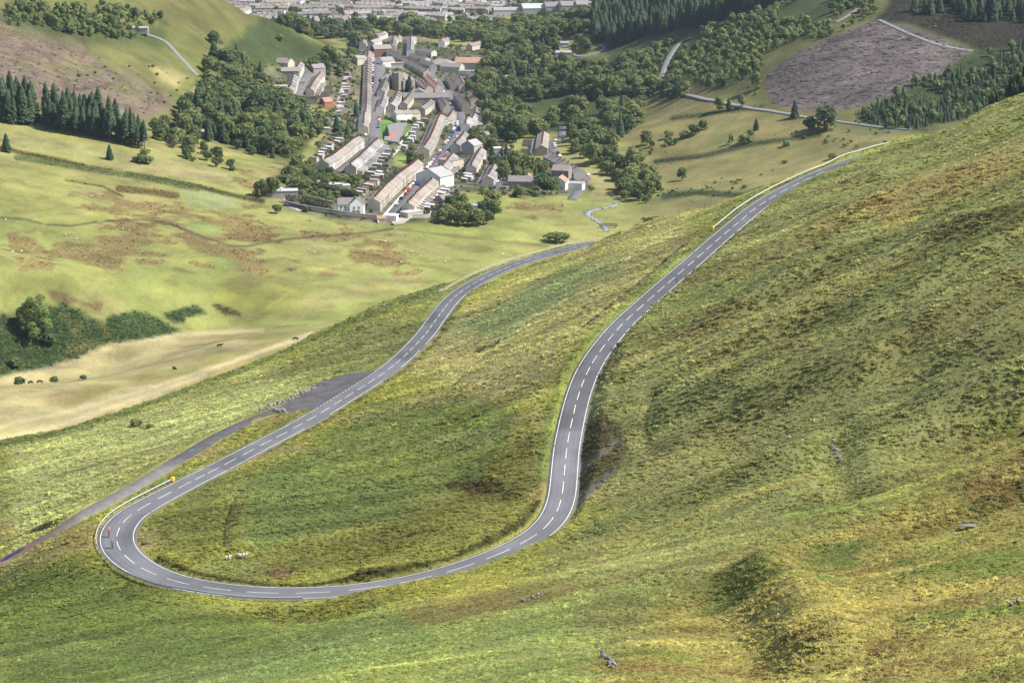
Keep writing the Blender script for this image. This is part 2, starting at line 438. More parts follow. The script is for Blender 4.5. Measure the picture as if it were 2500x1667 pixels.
class MB:
    """collects polygons of one mesh"""
    def __init__(self): self.v = []; self.f = []; self.mi = []
    def poly(self, pts, mi=0):
        n = len(self.v); self.v += [tuple(p) for p in pts]; self.f.append(tuple(range(n, n + len(pts)))); self.mi.append(mi)
    def box(self, c, s, mi=0, rz=0.0, taper=1.0):
        cx, cy, cz = c; hx, hy, hz = s[0] / 2, s[1] / 2, s[2] / 2
        n = len(self.v); ca, sa = math.cos(rz), math.sin(rz)
        for z, t in ((-hz, 1.0), (hz, taper)):
            for x, y in ((-hx, -hy), (hx, -hy), (hx, hy), (-hx, hy)):
                x *= t; y *= t
                self.v.append((cx + x * ca - y * sa, cy + x * sa + y * ca, cz + z))
        for q in ((0, 3, 2, 1), (4, 5, 6, 7), (0, 1, 5, 4), (1, 2, 6, 5), (2, 3, 7, 6), (3, 0, 4, 7)):
            self.f.append(tuple(n + i for i in q)); self.mi.append(mi)
    def tube(self, pts, radii, sides=6, mi=0, cap=True):
        pts = [np.asarray(p, float) for p in pts]
        if np.isscalar(radii): radii = [radii] * len(pts)
        rings = []
        for i, p in enumerate(pts):
            t = pts[min(i + 1, len(pts) - 1)] - pts[max(i - 1, 0)]
            t = t / (np.linalg.norm(t) + 1e-9)
            a = np.array([0, 0, 1.0]) if abs(t[2]) < 0.9 else np.array([1.0, 0, 0])
            u = np.cross(t, a); u /= np.linalg.norm(u); w = np.cross(t, u)
            n = len(self.v)
            for k in range(sides):
                an = 2 * math.pi * k / sides
                self.v.append(tuple(p + radii[i] * (math.cos(an) * u + math.sin(an) * w)))
            rings.append(n)
        for a, b in zip(rings[:-1], rings[1:]):
            for k in range(sides):
                k2 = (k + 1) % sides
                self.f.append((a + k, b + k, b + k2, a + k2)); self.mi.append(mi)
        if cap:
            self.f.append(tuple(rings[0] + k for k in range(sides))); self.mi.append(mi)
            self.f.append(tuple(rings[-1] + k for k in reversed(range(sides)))); self.mi.append(mi)
    def ico(self, c, r, seed=0, jitter=0.15, sub=1, mi=0):
        import bmesh
        bm = bmesh.new(); bmesh.ops.create_icosphere(bm, subdivisions=sub, radius=1.0)
        rs = np.random.default_rng(seed); n = len(self.v)
        for v in bm.verts:
            k = 1 + rs.uniform(-jitter, jitter)
            self.v.append((c[0] + v.co.x * r[0] * k, c[1] + v.co.y * r[1] * k, c[2] + v.co.z * r[2] * k))
        for f in bm.faces: self.f.append(tuple(n + v.index for v in f.verts)); self.mi.append(mi)
        bm.free()
    def mesh(self, name, mats, smooth=False):
        me = bpy.data.meshes.new(name)
        me.from_pydata(self.v, [], self.f)
        for m in (mats if isinstance(mats, (list, tuple)) else [mats]): me.materials.append(m)
        me.polygons.foreach_set('material_index', np.array(self.mi, np.int32))
        if smooth: me.polygons.foreach_set('use_smooth', np.ones(len(self.f), bool))
        me.update()
        return me
    def obj(self, name, mats, parent=None, smooth=False):
        return link(bpy.data.objects.new(name, self.mesh(name, mats, smooth)), parent)

def add_obj(name, me, parent=None, loc=None, rot=None, scale=None):
    o = bpy.data.objects.new(name, me)
    if loc is not None: o.location = loc
    if rot is not None: o.rotation_euler = rot
    if scale is not None: o.scale = scale
    return link(o, parent)

# ------------------------------------------------------------------ materials
def new_mat(name):
    m = bpy.data.materials.new(name); m.use_nodes = True
    nt = m.node_tree; b = nt.nodes['Principled BSDF']
    b.inputs['Roughness'].default_value = 0.85
    b.inputs['Specular IOR Level'].default_value = 0.25
    return m, nt, b

def N(nt, t, **kw):
    n = nt.nodes.new(t)
    for k, v in kw.items():
        if isinstance(k, str) and hasattr(n, k): setattr(n, k, v)
    return n

def mix_rgb(nt, fac, a, b, blend='MIX'):
    n = nt.nodes.new('ShaderNodeMix'); n.data_type = 'RGBA'; n.blend_type = blend
    for sock, val in ((n.inputs[0], fac), (n.inputs[6], a), (n.inputs[7], b)):
        if hasattr(val, 'links') or isinstance(val, bpy.types.NodeSocket): nt.links.new(val, sock)
        elif isinstance(val, (tuple, list, np.ndarray)): sock.default_value = (*[float(x) for x in val[:3]], 1)
        else: sock.default_value = val
    return n.outputs[2]

def math_node(nt, op, a, b=None, c=None, clamp=False):
    n = nt.nodes.new('ShaderNodeMath'); n.operation = op; n.use_clamp = clamp
    for i, v in enumerate((a, b, c)):
        if v is None: continue
        if isinstance(v, bpy.types.NodeSocket): nt.links.new(v, n.inputs[i])
        else: n.inputs[i].default_value = v
    return n.outputs[0]

def noise(nt, scale, detail=3, rough=0.55, vec=None, dist=0.0):
    n = nt.nodes.new('ShaderNodeTexNoise'); n.inputs['Scale'].default_value = scale
    n.inputs['Detail'].default_value = detail; n.inputs['Roughness'].default_value = rough; n.inputs['Distortion'].default_value = dist
    if vec is not None: nt.links.new(vec, n.inputs['Vector'])
    return n

def ramp(nt, fac, stops):
    n = nt.nodes.new('ShaderNodeValToRGB'); e = n.color_ramp.elements
    while len(e) < len(stops): e.new(0.5)
    for el, (p, c) in zip(e, stops):
        el.position = p; el.color = (*[float(x) for x in c[:3]], 1)
    nt.links.new(fac, n.inputs[0])
    return n.outputs[0]

def world_pos(nt):
    return nt.nodes.new('ShaderNodeNewGeometry').outputs['Position']

def simple_mat(name, col, rough=0.8, var=0.25, scale=1.5, spec=0.25, bump=0.0, metal=0.0, obj_random=0.0):
    m, nt, b = new_mat(name)
    col = np.asarray(col, float)
    tc = nt.nodes.new('ShaderNodeTexCoord')
    n = noise(nt, scale, 4, 0.6, tc.outputs['Object'])
    c = ramp(nt, n.outputs[0], [(0.3, col * (1 - var)), (0.7, np.minimum(col * (1 + var), 0.95))])
    if obj_random > 0:
        oi = nt.nodes.new('ShaderNodeObjectInfo')
        k = math_node(nt, 'MULTIPLY_ADD', oi.outputs['Random'], 2 * obj_random, 1 - obj_random)
        hsv = nt.nodes.new('ShaderNodeHueSaturation'); nt.links.new(k, hsv.inputs['Value']); nt.links.new(c, hsv.inputs['Color']); c = hsv.outputs[0]
    nt.links.new(c, b.inputs['Base Color'])
    b.inputs['Roughness'].default_value = rough; b.inputs['Specular IOR Level'].default_value = spec; b.inputs['Metallic'].default_value = metal
    if bump > 0:
        bp = nt.nodes.new('ShaderNodeBump'); bp.inputs['Strength'].default_value = bump; bp.inputs['Distance'].default_value = 0.1
        nt.links.new(n.outputs[0], bp.inputs['Height']); nt.links.new(bp.outputs[0], b.inputs['Normal'])
    return m

# ------------------------------------------------------------------ painting the land cover
PXG, PYG, FWG = project(np.stack([GX, GY, GZ], -1))
ALB = 0.50
SAT = 0.80
def poly_mask(poly, soft, wob=0.0, layer=None, seed=1):
    """soft membership of every ground vertex in a region given by its outline"""
    P = np.asarray(poly, float)
    x0, y0 = P.min(0) - soft - 30; x1, y1 = P.max(0) + soft + 30
    out = np.zeros(GX.shape)
    m = (PXG > x0) & (PXG < x1) & (PYG > y0) & (PYG < y1) & (FWG > 0)
    if layer == 'near': m &= IS_NEAR
    if layer == 'far': m &= ~IS_NEAR
    x = PXG[m]; y = PYG[m]
    if wob:
        sc = np.clip(RRg[m] / 26.0, 9, 50)
        nz = vn_multi(GX[m], GY[m], sc, seed)
        x = x + 2.2 * wob * nz[0]; y = y + 1.2 * wob * nz[1]
    ins = np.zeros(x.shape, bool); d = np.full(x.shape, 1e9)
    for (ax, ay), (bx, by) in zip(P, np.roll(P, -1, 0)):
        c = ((ay > y) != (by > y)) & (x < (bx - ax) * (y - ay) / ((by - ay) + 1e-12) + ax)
        ins ^= c
        ex, ey = bx - ax, by - ay
        t = np.clip(((x - ax) * ex + (y - ay) * ey) / (ex * ex + ey * ey + 1e-9), 0, 1)
        d = np.minimum(d, np.hypot(x - ax - t * ex, y - ay - t * ey))
    soft = soft * 1.25
    out[m] = smooth01(0.5 + np.where(ins, d, -d) / (2 * soft))
    return out

def line_mask(pts, width, soft, layer=None):
    P = np.asarray(pts, float)
    x0, y0 = P.min(0) - width - soft; x1, y1 = P.max(0) + width + soft
    out = np.zeros(GX.shape)
    m = (PXG > x0) & (PXG < x1) & (PYG > y0) & (PYG < y1) & (FWG > 0)
    if layer == 'near': m &= IS_NEAR
    if layer == 'far': m &= ~IS_NEAR
    x = PXG[m]; y = PYG[m]; d = np.full(x.shape, 1e9)
    for (ax, ay), (bx, by) in zip(P[:-1], P[1:]):
        ex, ey = bx - ax, by - ay
        t = np.clip(((x - ax) * ex + (y - ay) * ey) / (ex * ex + ey * ey + 1e-9), 0, 1)
        d = np.minimum(d, np.hypot(x - ax - t * ex, y - ay - t * ey))
    out[m] = smooth01((width / 2 + soft - d) / (2 * soft))
    return out

def vn_multi(x, y, sc, seed):
    a = vnoise(x / sc, y / sc, seed) + 0.6 * vnoise(x / sc * 2.3, y / sc * 2.3, seed + 5) + 0.35 * vnoise(x / sc * 5.1, y / sc * 5.1, seed + 6)
    b = vnoise(x / sc + 50, y / sc, seed + 9) + 0.6 * vnoise(x / sc * 2.3, y / sc * 2.3 + 50, seed + 11) + 0.35 * vnoise(x / sc * 5.1, y / sc * 5.1, seed + 12)
    return a, b

CG = np.zeros(GX.shape + (3,))
ROUGH = np.zeros(GX.shape)       # clumpy, bracken or heather like cover
SPECK = np.zeros(GX.shape)       # litter of logs, gardens
def paint(mask, col, amount=1.0, rough=None, speck=None):
    global CG, ROUGH, SPECK
    k = (mask * amount)[..., None]
    lc = lin(col); lc = lc.mean() + (lc - lc.mean()) * SAT
    CG = CG * (1 - k) + lc * ALB * k
    if rough is not None: ROUGH = ROUGH * (1 - k[..., 0]) + rough * k[..., 0]
    if speck is not None: SPECK = SPECK * (1 - k[..., 0]) + speck * k[..., 0]

# ---- near slopes
nz1 = fbm(GX, GY, 45, 3, 21); nz2 = fbm(GX * 0.6 + GY * 0.25, GY, 18, 3, 22)
CG[:] = lin((156, 150, 80)) * ALB
paint(smooth01(0.4 + nz1 * 2.2), (132, 136, 70), 0.8)
paint(smooth01(-0.05 + nz2 * 2.4) * IS_NEAR, (166, 146, 88), 0.8)
NL = 'near'
paint(poly_mask([(0,1085),(300,1010),(620,890),(800,905),(620,1010),(420,1110),(250,1205),(0,1370)], 30, 20, NL), (176, 172, 104), 0.85)
paint(poly_mask([(640,905),(800,815),(1000,735),(1060,720),(1030,790),(930,880),(860,905),(740,930)], 16, 14, NL), (138, 136, 74), 0.7, rough=0.2)
paint(line_mask([(-40,1096),(150,1056),(300,1012),(460,950),(620,894),(800,812),(900,765),(1000,730),(1090,695)], 13, 7, NL), (112, 122, 58), 0.8, rough=0.7)
paint(poly_mask([(970,900),(1100,760),(1250,690),(1450,610),(1740,500),(1690,600),(1560,700),(1440,800),(1370,900),(1330,960),(1150,980)], 35, 30, NL), (178, 164, 100), 0.85)
paint(poly_mask([(1080,800),(1250,720),(1420,640),(1500,640),(1400,730),(1200,830)], 18, 25, NL), (136, 150, 92), 0.7)
paint(poly_mask([(560,1230),(640,1140),(900,985),(1120,960),(1260,1000),(1240,1080),(1150,1180),(900,1260),(640,1340)], 25, 25, NL), (112, 128, 62), 0.62, rough=0.15)
paint(poly_mask([(360,1260),(480,1180),(600,1215),(560,1310),(480,1370),(380,1330)], 18, 15, NL), (128, 126, 52), 0.85)
paint(poly_mask([(520,1370),(700,1310),(950,1270),(1150,1180),(1270,1010),(1310,1030),(1310,1180),(1200,1310),(900,1410),(560,1400)], 16, 20, NL), (138, 132, 52), 0.85)
paint(poly_mask([(1080,1180),(1190,1165),(1230,1190),(1150,1220)], 10, 8, NL), (104, 84, 44), 0.8, rough=0.6)
paint(poly_mask([(480,1375),(560,1360),(700,1375),(680,1410),(500,1410)], 10, 10, NL), (150, 150, 80), 0.7)
paint(poly_mask([(640,1395),(690,1375),(720,1400),(690,1415)], 6, 6, NL), (140, 105, 70), 0.8)
# lower left below the barrier and the foreground
paint(poly_mask([(-60,1380),(200,1370),(420,1460),(760,1500),(1000,1470),(1000,1560),(600,1700),(-60,1700)], 35, 40, NL), (100, 116, 50), 0.75)
paint(poly_mask([(500,1600),(900,1500),(1400,1470),(1750,1420),(1700,1560),(1500,1700),(200,1700)], 40, 50, NL), (146, 158, 84), 0.5)
paint(poly_mask([(950,1480),(1180,1440),(1450,1400),(1420,1450),(1150,1510),(1000,1530)], 12, 15, NL), (148, 126, 62), 0.7)
# right hillside
HR = (poly_mask([(1460,1250),(1420,960),(1480,850),(1750,580),(2080,390),(2500,200),(2560,1700),(1500,1700),(1400,1420),(1300,1400)], 30, 20, NL))
band = fbm((0.93 * GX + 0.37 * GY) * 0.25, 0.93 * GY - 0.37 * GX, 17, 3, 41); band2 = fbm((0.93 * GX + 0.37 * GY) * 0.22, 0.93 * GY - 0.37 * GX, 10, 3, 43)
paint(HR, (152, 148, 84), 0.8)
paint(HR * smooth01(0.30 + band * 2.6), (134, 136, 68), 0.7, rough=0.12)
paint(HR * smooth01(-0.25 + band2 * 2.6), (164, 144, 76), 0.45)
paint(HR * smooth01(-0.35 + fbm(GX, GY, 30, 3, 47) * 2.4), (146, 122, 70), 0.4, rough=0.3)
paint(poly_mask([(2100,480),(2300,420),(2560,330),(2560,400),(2350,480),(2150,560)], 18, 20, NL), (172, 142, 76), 0.4)
LOWR = poly_mask([(1650,1480),(1900,1330),(2150,1200),(2560,960),(2560,1700),(1450,1700),(1500,1600)], 50, 50, NL)
paint(LOWR, (172, 154, 70), 0.75, rough=0.35)
paint(LOWR * smooth01(-0.05 + fbm(GX, GY, 7, 3, 51) * 2.4), (148, 118, 58), 0.7, rough=0.7)
paint(LOWR * smooth01(-0.25 + fbm(GX, GY, 11, 3, 57) * 2.6), (120, 132, 52), 0.8)
for pl in ([(2020,1225),(2200,1190),(2330,1150),(2330,1180),(2150,1235),(2040,1260)], [(2240,1330),(2330,1285),(2350,1300),(2300,1345),(2240,1350)], [(1900,1240),(2060,1200),(2080,1225),(1930,1275)]):
    paint(poly_mask(pl, 16, 16, NL) * np.clip(0.7 + 1.6 * nz2, 0, 1), (148, 166, 60), 0.6, rough=0.0)
paint(poly_mask([(1435,1030),(1470,1010),(1525,1060),(1530,1105),(1480,1165),(1412,1240),(1405,1180),(1418,1090)], 9, 8, NL), (110, 96, 58), 0.85, rough=0.5)
for ln in ([(1420,1146),(1460,1112),(1512,1072)], [(1414,1225),(1450,1186),(1498,1148)]):
    paint(line_mask(ln, 17, 4, NL), (120, 114, 104), 0.9, speck=1.0, rough=0.0)
paint(line_mask([(1422,800),(1500,738),(1565,686),(1620,640),(1668,600)], 5, 2, NL), (88, 72, 62), 0.9)
paint(line_mask([(552,1352),(545,1325),(548,1290),(560,1250),(578,1212)], 6, 3, NL), (66, 56, 32), 0.95, speck=0.8)
for ln in ([(1590,1090),(1578,1040),(1585,1000),(1600,960)], [(2100,500),(1990,610)]):
    paint(line_mask(ln, 7, 4, NL), (82, 88, 42), 0.7)
# verges, banks and cut earth along the main road
SIDE = np.sign((GX - RC[RI, 0]) * RN[RI, 0] + (GY - RC[RI, 1]) * RN[RI, 1])
SV = RS[RI] - S0
vg = smooth01((7.0 - RD) / 2.0) * smooth01((RD - RHW[RI]) / 0.3)
paint(vg * (SIDE < 0) * (SV > 540) * (0.6 + 0.8 * np.clip(nz2 + 0.4, 0, 1)), (130, 144, 58), 0.6)
paint(vg * (SIDE > 0) * (SV < 380), (136, 140, 62), 0.7)
bank = smooth01((RD - RHW[RI] - 0.8) / 0.8) * smooth01((6.0 - RD) / 1.5)
paint(bank * (SIDE < 0) * (SV > 425) * (SV < 530), (78, 80, 38), 0.9, rough=1.0)
paint(bank * (SIDE < 0) * (SV < 340), (112, 110, 58), 0.6, rough=0.5)
paint(bank * (SIDE > 0) * (SV > 600), (128, 116, 66), 0.6, rough=0.5)

al_ = 0.93 * GX + 0.37 * GY; ac_ = 0.93 * GY - 0.37 * GX
stre = fbm(al_ * 0.16, ac_, 4.0, 3, 101) + 0.7 * fbm(al_ * 0.12, ac_, 13.0, 2, 103)
CG = np.where(IS_NEAR[..., None], CG * (1.28 + 0.48 * stre)[..., None] * np.array([0.96, 1.03, 0.97]), CG)
# ---- valley floor and beyond
FL = 'far'
farm = (~IS_NEAR).astype(float)
m1 = fbm(GX, GY, 120, 3, 61); m2 = fbm(GX, GY, 40, 3, 62)
SAT = 0.84
paint(farm, (182, 182, 94), 1.0, rough=0.0)
paint(farm * smooth01(0.1 + m1 * 2.0), (170, 180, 86), 0.8)
paint(farm * smooth01(-0.2 + m2 * 2.2), (184, 174, 104), 0.7)
SAT = 0.84
rush = (172, 144, 90)
mfine0 = fbm(GX, GY, 12, 3, 65)
for pl in ([(190,481),(300,486),(428,496),(430,508),(340,528),(262,537),(230,522),(255,512),(185,505)],
           [(268,540),(330,525),(425,514),(560,512),(640,524),(700,545),(610,560),(548,556),(520,548),(440,545),(430,556),(350,540)],
           [(285,548),(325,545),(380,552),(428,560),(400,590),(330,640),(275,672),(225,665),(170,638),(110,628),(118,600),(200,595),(270,590),(325,575),(318,560)],
           [(440,560),(500,575),(560,600),(640,604),(690,625),(640,655),(560,640),(520,625),(475,615),(430,580)],
           [(560,600),(700,560),(760,548),(690,552),(600,590)],
           [(600,522),(680,530),(748,545),(688,556),(600,592),(560,590)],
           [(690,572),(760,555),(900,572),(925,592),(860,604),(820,588),(760,580)],
           [(840,600),(900,612),(960,640),(985,655),(930,655),(870,640),(820,625)],
           [(0,580),(60,588),(100,605),(70,630),(0,612)],
           [(1240,480),(1300,492),(1360,500),(1300,512),(1250,500)], [(560,430),(680,425),(740,445),(700,470),(600,455)]):
    paint(smooth01((poly_mask(pl, 16, 30, FL) - 0.42 + 1.5 * mfine0) * 3.0 + 0.5) * (poly_mask(pl, 30, 30, FL) > 0.02), rush, 0.8, rough=0.72)
scat = smooth01(-0.8 + 3.0 * fbm(GX, GY, 16, 3, 66)) * poly_mask([(60,560),(900,560),(980,680),(500,740),(100,700)], 30, 20, FL)
paint(scat, rush, 0.7, rough=0.66)
paint(poly_mask([(440,548),(490,540),(545,556),(500,565),(455,562)], 4, 5, FL), (160, 184, 92), 0.9, rough=0)
paint(poly_mask([(480,615),(560,622),(600,650),(520,650)], 8, 10, FL), (156, 176, 84), 0.6, rough=0.2)
paint(poly_mask([(710,590),(790,585),(830,605),(760,620)], 8, 8, FL), (184, 178, 110), 0.7)
paint(poly_mask([(500,690),(640,665),(760,700),(700,760),(560,770),(520,740)], 22, 20, FL), (164, 166, 66), 0.8)
paint(poly_mask([(520,690),(590,665),(680,668),(640,690),(600,720),(545,705)], 8, 8, FL), (146, 138, 76), 0.7, rough=0.4)
# pale hay coloured field in front of the gully
strw = poly_mask([(-80,925),(60,893),(180,862),(300,836),(420,815),(620,806),(830,792),(830,830),(640,905),(300,1040),(-80,1120)], 5, 4, FL)
paint(strw, (212, 198, 134), 1.0)
paint(strw * smooth01(0.1 + fbm(GX, GY * 0.5, 30, 3, 71) * 2.4), (176, 170, 92), 0.85)
paint(strw * smooth01(-0.3 + fbm(GX, GY * 0.5, 18, 3, 73) * 2.6), (176, 156, 92), 0.6)
for ln in ([(-40,915),(180,864),(420,818),(640,806)], [(-40,1050),(180,1000),(360,950),(560,885),(760,815)], [(-40,1078),(120,1045),(300,985),(500,915)]):
    paint(line_mask(ln, 9, 6, FL), (236, 218, 164), 0.9)
paint(line_mask([(50,905),(120,898),(190,892)], 7, 5, FL), (160, 144, 132), 0.8)
# bracken in and above the gully
brk = poly_mask([(-60,760),(50,770),(110,745),(160,738),(250,795),(258,775),(330,758),(360,765),(440,808),(330,832),(262,838),(170,880),(60,905),(-60,925)], 5, 9, FL)
paint(brk, (88, 112, 62), 1.0, rough=1.0)
paint(poly_mask([(392,766),(440,752),(478,744),(500,762),(450,775),(448,790),(420,790)], 4, 7, FL), (88, 112, 62), 1.0, rough=1.0)
paint(poly_mask([(508,740),(530,742),(585,760),(588,770),(540,765)], 3, 5, FL), (104, 90, 52), 0.9, rough=1.0)
paint(poly_mask([(112,712),(150,708),(190,735),(250,740),(240,765),(190,745),(125,730)], 5, 6, FL), (150, 126, 84), 0.9, rough=0.6)
# heather and bracken belts crossing the left fields
for ln, w, c in ([(-40,352),(60,375),(140,390),(210,408),(270,418)], 11, (96, 84, 48)), ([(310,424),(380,436),(470,452),(560,475),(640,492)], 11, (84, 82, 46)), \
                ([(40,385),(140,400),(200,412),(330,430),(480,462)], 13, (122, 138, 74)), ([(160,440),(250,455),(300,480)], 4, (92, 78, 50)), ([(290,460),(380,470),(430,478)], 16, (136, 118, 64)):
    paint(line_mask(ln, w, 4, FL), c, 0.9, rough=1.0)
paint(poly_mask([(-40,310),(120,335),(300,370),(560,410),(560,450),(300,410),(150,370),(-40,345)], 12, 10, FL), (184, 178, 112), 0.75)
paint(poly_mask([(250,395),(420,408),(540,425),(500,440),(300,412)], 8, 8, FL), (200, 184, 124), 0.7)
paint(poly_mask([(440,460),(560,480),(590,505),(500,505),(450,490)], 8, 8, FL), (168, 184, 126), 0.7)
for ln in ([(-20,530),(60,535),(110,548),(170,552),(250,540),(350,536),(420,548),(500,580),(560,600),(600,602),(690,585),(800,575),(900,568),(960,558)],):
    paint(line_mask(ln, 5, 2, FL), (108, 108, 74), 0.9)
for ln in ([(-10,700),(60,640),(95,590),(108,548)], [(212,712),(330,625),(430,560)], [(240,540),(330,520),(440,508)], [(570,800),(640,760),(700,720)]):
    paint(line_mask(ln, 5, 3, FL), (190, 184, 104), 0.9)
for ln in ([(970,560),(1100,575),(1230,590),(1340,600)], [(900,620),(1000,645),(1100,660)]):
    paint(line_mask(ln, 5, 3, FL), (136, 128, 72), 0.7)
mfine = fbm(GX, GY, 9, 3, 64)
paint(farm * smooth01(-0.35 + mfine * 2.6) * (1 - strw), (150, 146, 78), 0.55)
# left hillside, felled ground
paint(poly_mask([(-100,-40),(520,-40),(640,15),(760,95),(860,150),(640,160),(480,200),(440,330),(300,320),(-100,280)], 14, 12, FL), (136, 136, 72), 0.9)
paint(poly_mask([(300,70),(480,20),(520,-40),(640,10),(760,95),(900,150),(860,170),(560,150),(480,200),(420,180)], 20, 15, FL), (134, 136, 66), 1.0)
paint(poly_mask([(330,30),(520,-40),(640,15),(700,60),(560,70)], 16, 12, FL), (128, 124, 62), 0.8)
paint(poly_mask([(-60,40),(130,30),(300,70),(400,60),(400,110),(300,110),(-60,80)], 20, 12, FL), (92, 110, 62), 0.9, rough=0.6)
fel = poly_mask([(-60,52),(60,72),(190,108),(260,160),(330,200),(400,240),(420,262),(330,290),(200,262),(-60,235)], 12, 14, FL)
paint(fel, (158, 138, 118), 0.95, speck=0.7)
paint(fel * smooth01(-0.1 + fbm(GX, GY, 26, 3, 81) * 2.4), (140, 138, 82), 0.75)
for ln in ([(200,95),(215,120),(195,150)], [(60,110),(120,140),(165,220)], [(160,222),(260,210),(300,190)], [(300,165),(350,190),(395,235)]):
    paint(line_mask(ln, 8, 5, FL), (134, 108, 92), 0.8)
paint(poly_mask([(365,160),(420,170),(450,190),(430,215),(390,195)], 8, 6, FL), (196, 180, 116), 0.8)
# village ground
vil = poly_mask([(600,240),(660,160),(790,150),(850,120),(880,80),(1010,85),(1080,110),(1190,125),(1200,200),(1150,260),(1225,300),(1250,370),(1420,420),(1450,470),(1330,480),(1230,468),(1120,470),(1060,535),(940,548),(800,530),(690,505),(700,440),(640,440),(760,400),(800,330),(770,290),(690,270)], 8, 8, FL)
paint(vil, (148, 140, 120), 0.9, rough=0.3, speck=0.5)
paint(vil * smooth01(0.2 + fbm(GX, GY, 14, 3, 91) * 3.0), (96, 112, 62), 0.85, rough=0.6)
for pl, c in (([(912,294),(940,290),(1004,304),(1016,308),(980,356),(955,350),(911,344)], (128, 182, 62)), ([(962,378),(1040,382),(1020,410),(960,405)], (160, 180, 88)),
              ([(725,260),(790,262),(800,280),(730,285)], (150, 160, 80)), ([(1060,60),(1090,52),(1150,54),(1222,46),(1225,52),(1150,62),(1070,66)], (150, 186, 84)), ([(1270,160),(1300,145),(1390,138),(1400,150),(1340,160)], (150, 172, 84)),
              ([(560,245),(610,240),(640,275),(600,290),(545,265)], (196, 168, 122)), ([(1262,280),(1270,240),(1310,240),(1320,270),(1290,300)], (164, 168, 92)), ([(1365,345),(1385,345),(1420,390),(1480,420),(1510,460),(1500,480),(1440,485),(1450,440),(1400,400)], (186, 176, 108))):
    paint(poly_mask(pl, 3, 3, FL), c, 0.95, rough=0, speck=0)
# right side of the valley
paint(poly_mask([(1480,240),(1700,180),(1850,120),(2000,20),(2100,-40),(2600,-40),(2600,330),(2100,330),(1860,270),(1560,300)], 14, 12, FL), (122, 124, 72), 0.9, rough=0.4)
rgt = poly_mask([(1480,300),(1560,230),(1700,210),(1880,250),(2080,270),(2300,300),(2100,420),(1760,520),(1500,540),(1620,480),(1600,420)], 14, 14, FL)
paint(rgt, (166, 156, 92), 0.9)
paint(rgt * smooth01(0.1 + fbm(GX, GY * 0.4, 60, 3, 95) * 2.2), (134, 146, 82), 0.8, rough=0.3)
for ln, w in ([(1600,395),(1720,380),(1850,350),(2000,330)], 11), ([(1640,290),(1780,272),(1860,262)], 9), ([(1620,480),(1700,470),(1820,478),(1860,462)], 14):
    paint(line_mask(ln, w, 5, FL), (78, 96, 58), 0.85, rough=1.0)
paint(poly_mask([(1490,250),(1570,235),(1560,270),(1500,300)], 22, 16, FL), (160, 146, 92), 0.5)
wood = np.maximum.reduce([poly_mask(p, 10, 10, FL) for p in (
    [(440,240),(500,180),(700,165),(860,150),(760,95),(640,30),(900,60),(1450,80),(1480,140),(1300,150),(1180,180),(1150,240),(1200,260),(1270,320),(1390,330),(1480,300),(1500,240),(1640,180),(1900,100),(2140,-20),(1440,-20),(1440,30),(1100,80),(640,40)],
    [(430,250),(560,210),(640,250),(760,300),(770,340),(720,400),(560,360),(480,330)])])
paint(wood * (1 - vil), (84, 104, 60), 0.85, rough=0.9)
felr = poly_mask([(1866,185),(1960,125),(2060,80),(2145,45),(2200,62),(2380,128),(2260,200),(2180,232),(2080,262),(1960,268),(1890,248)], 5, 6, FL)
paint(felr, (138, 124, 124), 0.95, speck=0.9, rough=0.0)
paint(felr * smooth01(-0.4 + fbm(GX * 0.4, GY, 24, 3, 97) * 2.6), (112, 98, 98), 0.7)
paint(poly_mask([(2140,45),(2200,-30),(2560,-30),(2560,110),(2390,125),(2230,65)], 8, 8, FL), (70, 66, 56), 0.95, rough=0.7)  # cloud shade over the top right corner, painted into the ground colour
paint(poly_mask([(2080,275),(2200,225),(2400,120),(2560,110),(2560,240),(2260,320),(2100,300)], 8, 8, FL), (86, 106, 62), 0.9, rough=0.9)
town = poly_mask([(480,-60),(560,12),(640,30),(760,50),(900,55),(1050,45),(1240,40),(1460,20),(1460,-60)], 6, 5, FL)
paint(town, (140, 134, 126), 0.8, speck=0.3)

fv = 1 + 0.34 * fbm(GX, GY, 15, 3, 111) + 0.22 * fbm(GX, GY * 0.6, 45, 3, 113)
CG = np.where(IS_NEAR[..., None], CG, CG * fv[..., None])
# ------------------------------------------------------------------ ground mesh
nr_, nc_ = GX.shape
gi = np.arange(nr_ * nc_).reshape(nr_, nc_)
GF = np.stack([gi[:-1, :-1], gi[:-1, 1:], gi[1:, 1:], gi[1:, :-1]], -1).reshape(-1, 4)

mg, nt, bsdf = new_mat("hill_grassland")
at = nt.nodes.new('ShaderNodeVertexColor'); at.layer_name = 'cover'
ax = nt.nodes.new('ShaderNodeVertexColor'); ax.layer_name = 'texture'
sep = nt.nodes.new('ShaderNodeSeparateColor'); nt.links.new(ax.outputs[0], sep.inputs[0])
wp = world_pos(nt)
mp = nt.nodes.new('ShaderNodeMapping'); mp.inputs['Scale'].default_value = (1.0, 0.55, 1.0); mp.inputs['Rotation'].default_value = (0, 0, 0.5); nt.links.new(wp, mp.inputs[0])
nA = noise(nt, 0.055, 4, 0.6, wp); nB = noise(nt, 0.42, 5, 0.68, mp.outputs[0], 0.4); nC = noise(nt, 1.9, 3, 0.7, mp.outputs[0], 0.6)
c = at.outputs[0]
v1 = ramp(nt, nA.outputs[0], [(0.28, (0.80,) * 3), (0.5, (1.0,) * 3), (0.72, (1.18, 1.14, 1.02))])
c = mix_rgb(nt, 1.0, c, v1, 'MULTIPLY')
v2 = ramp(nt, nB.outputs[0], [(0.25, (0.76, 0.78, 0.74)), (0.5, (1.0,) * 3), (0.75, (1.18, 1.14, 1.06))])
c = mix_rgb(nt, 0.75, c, v2, 'MULTIPLY')
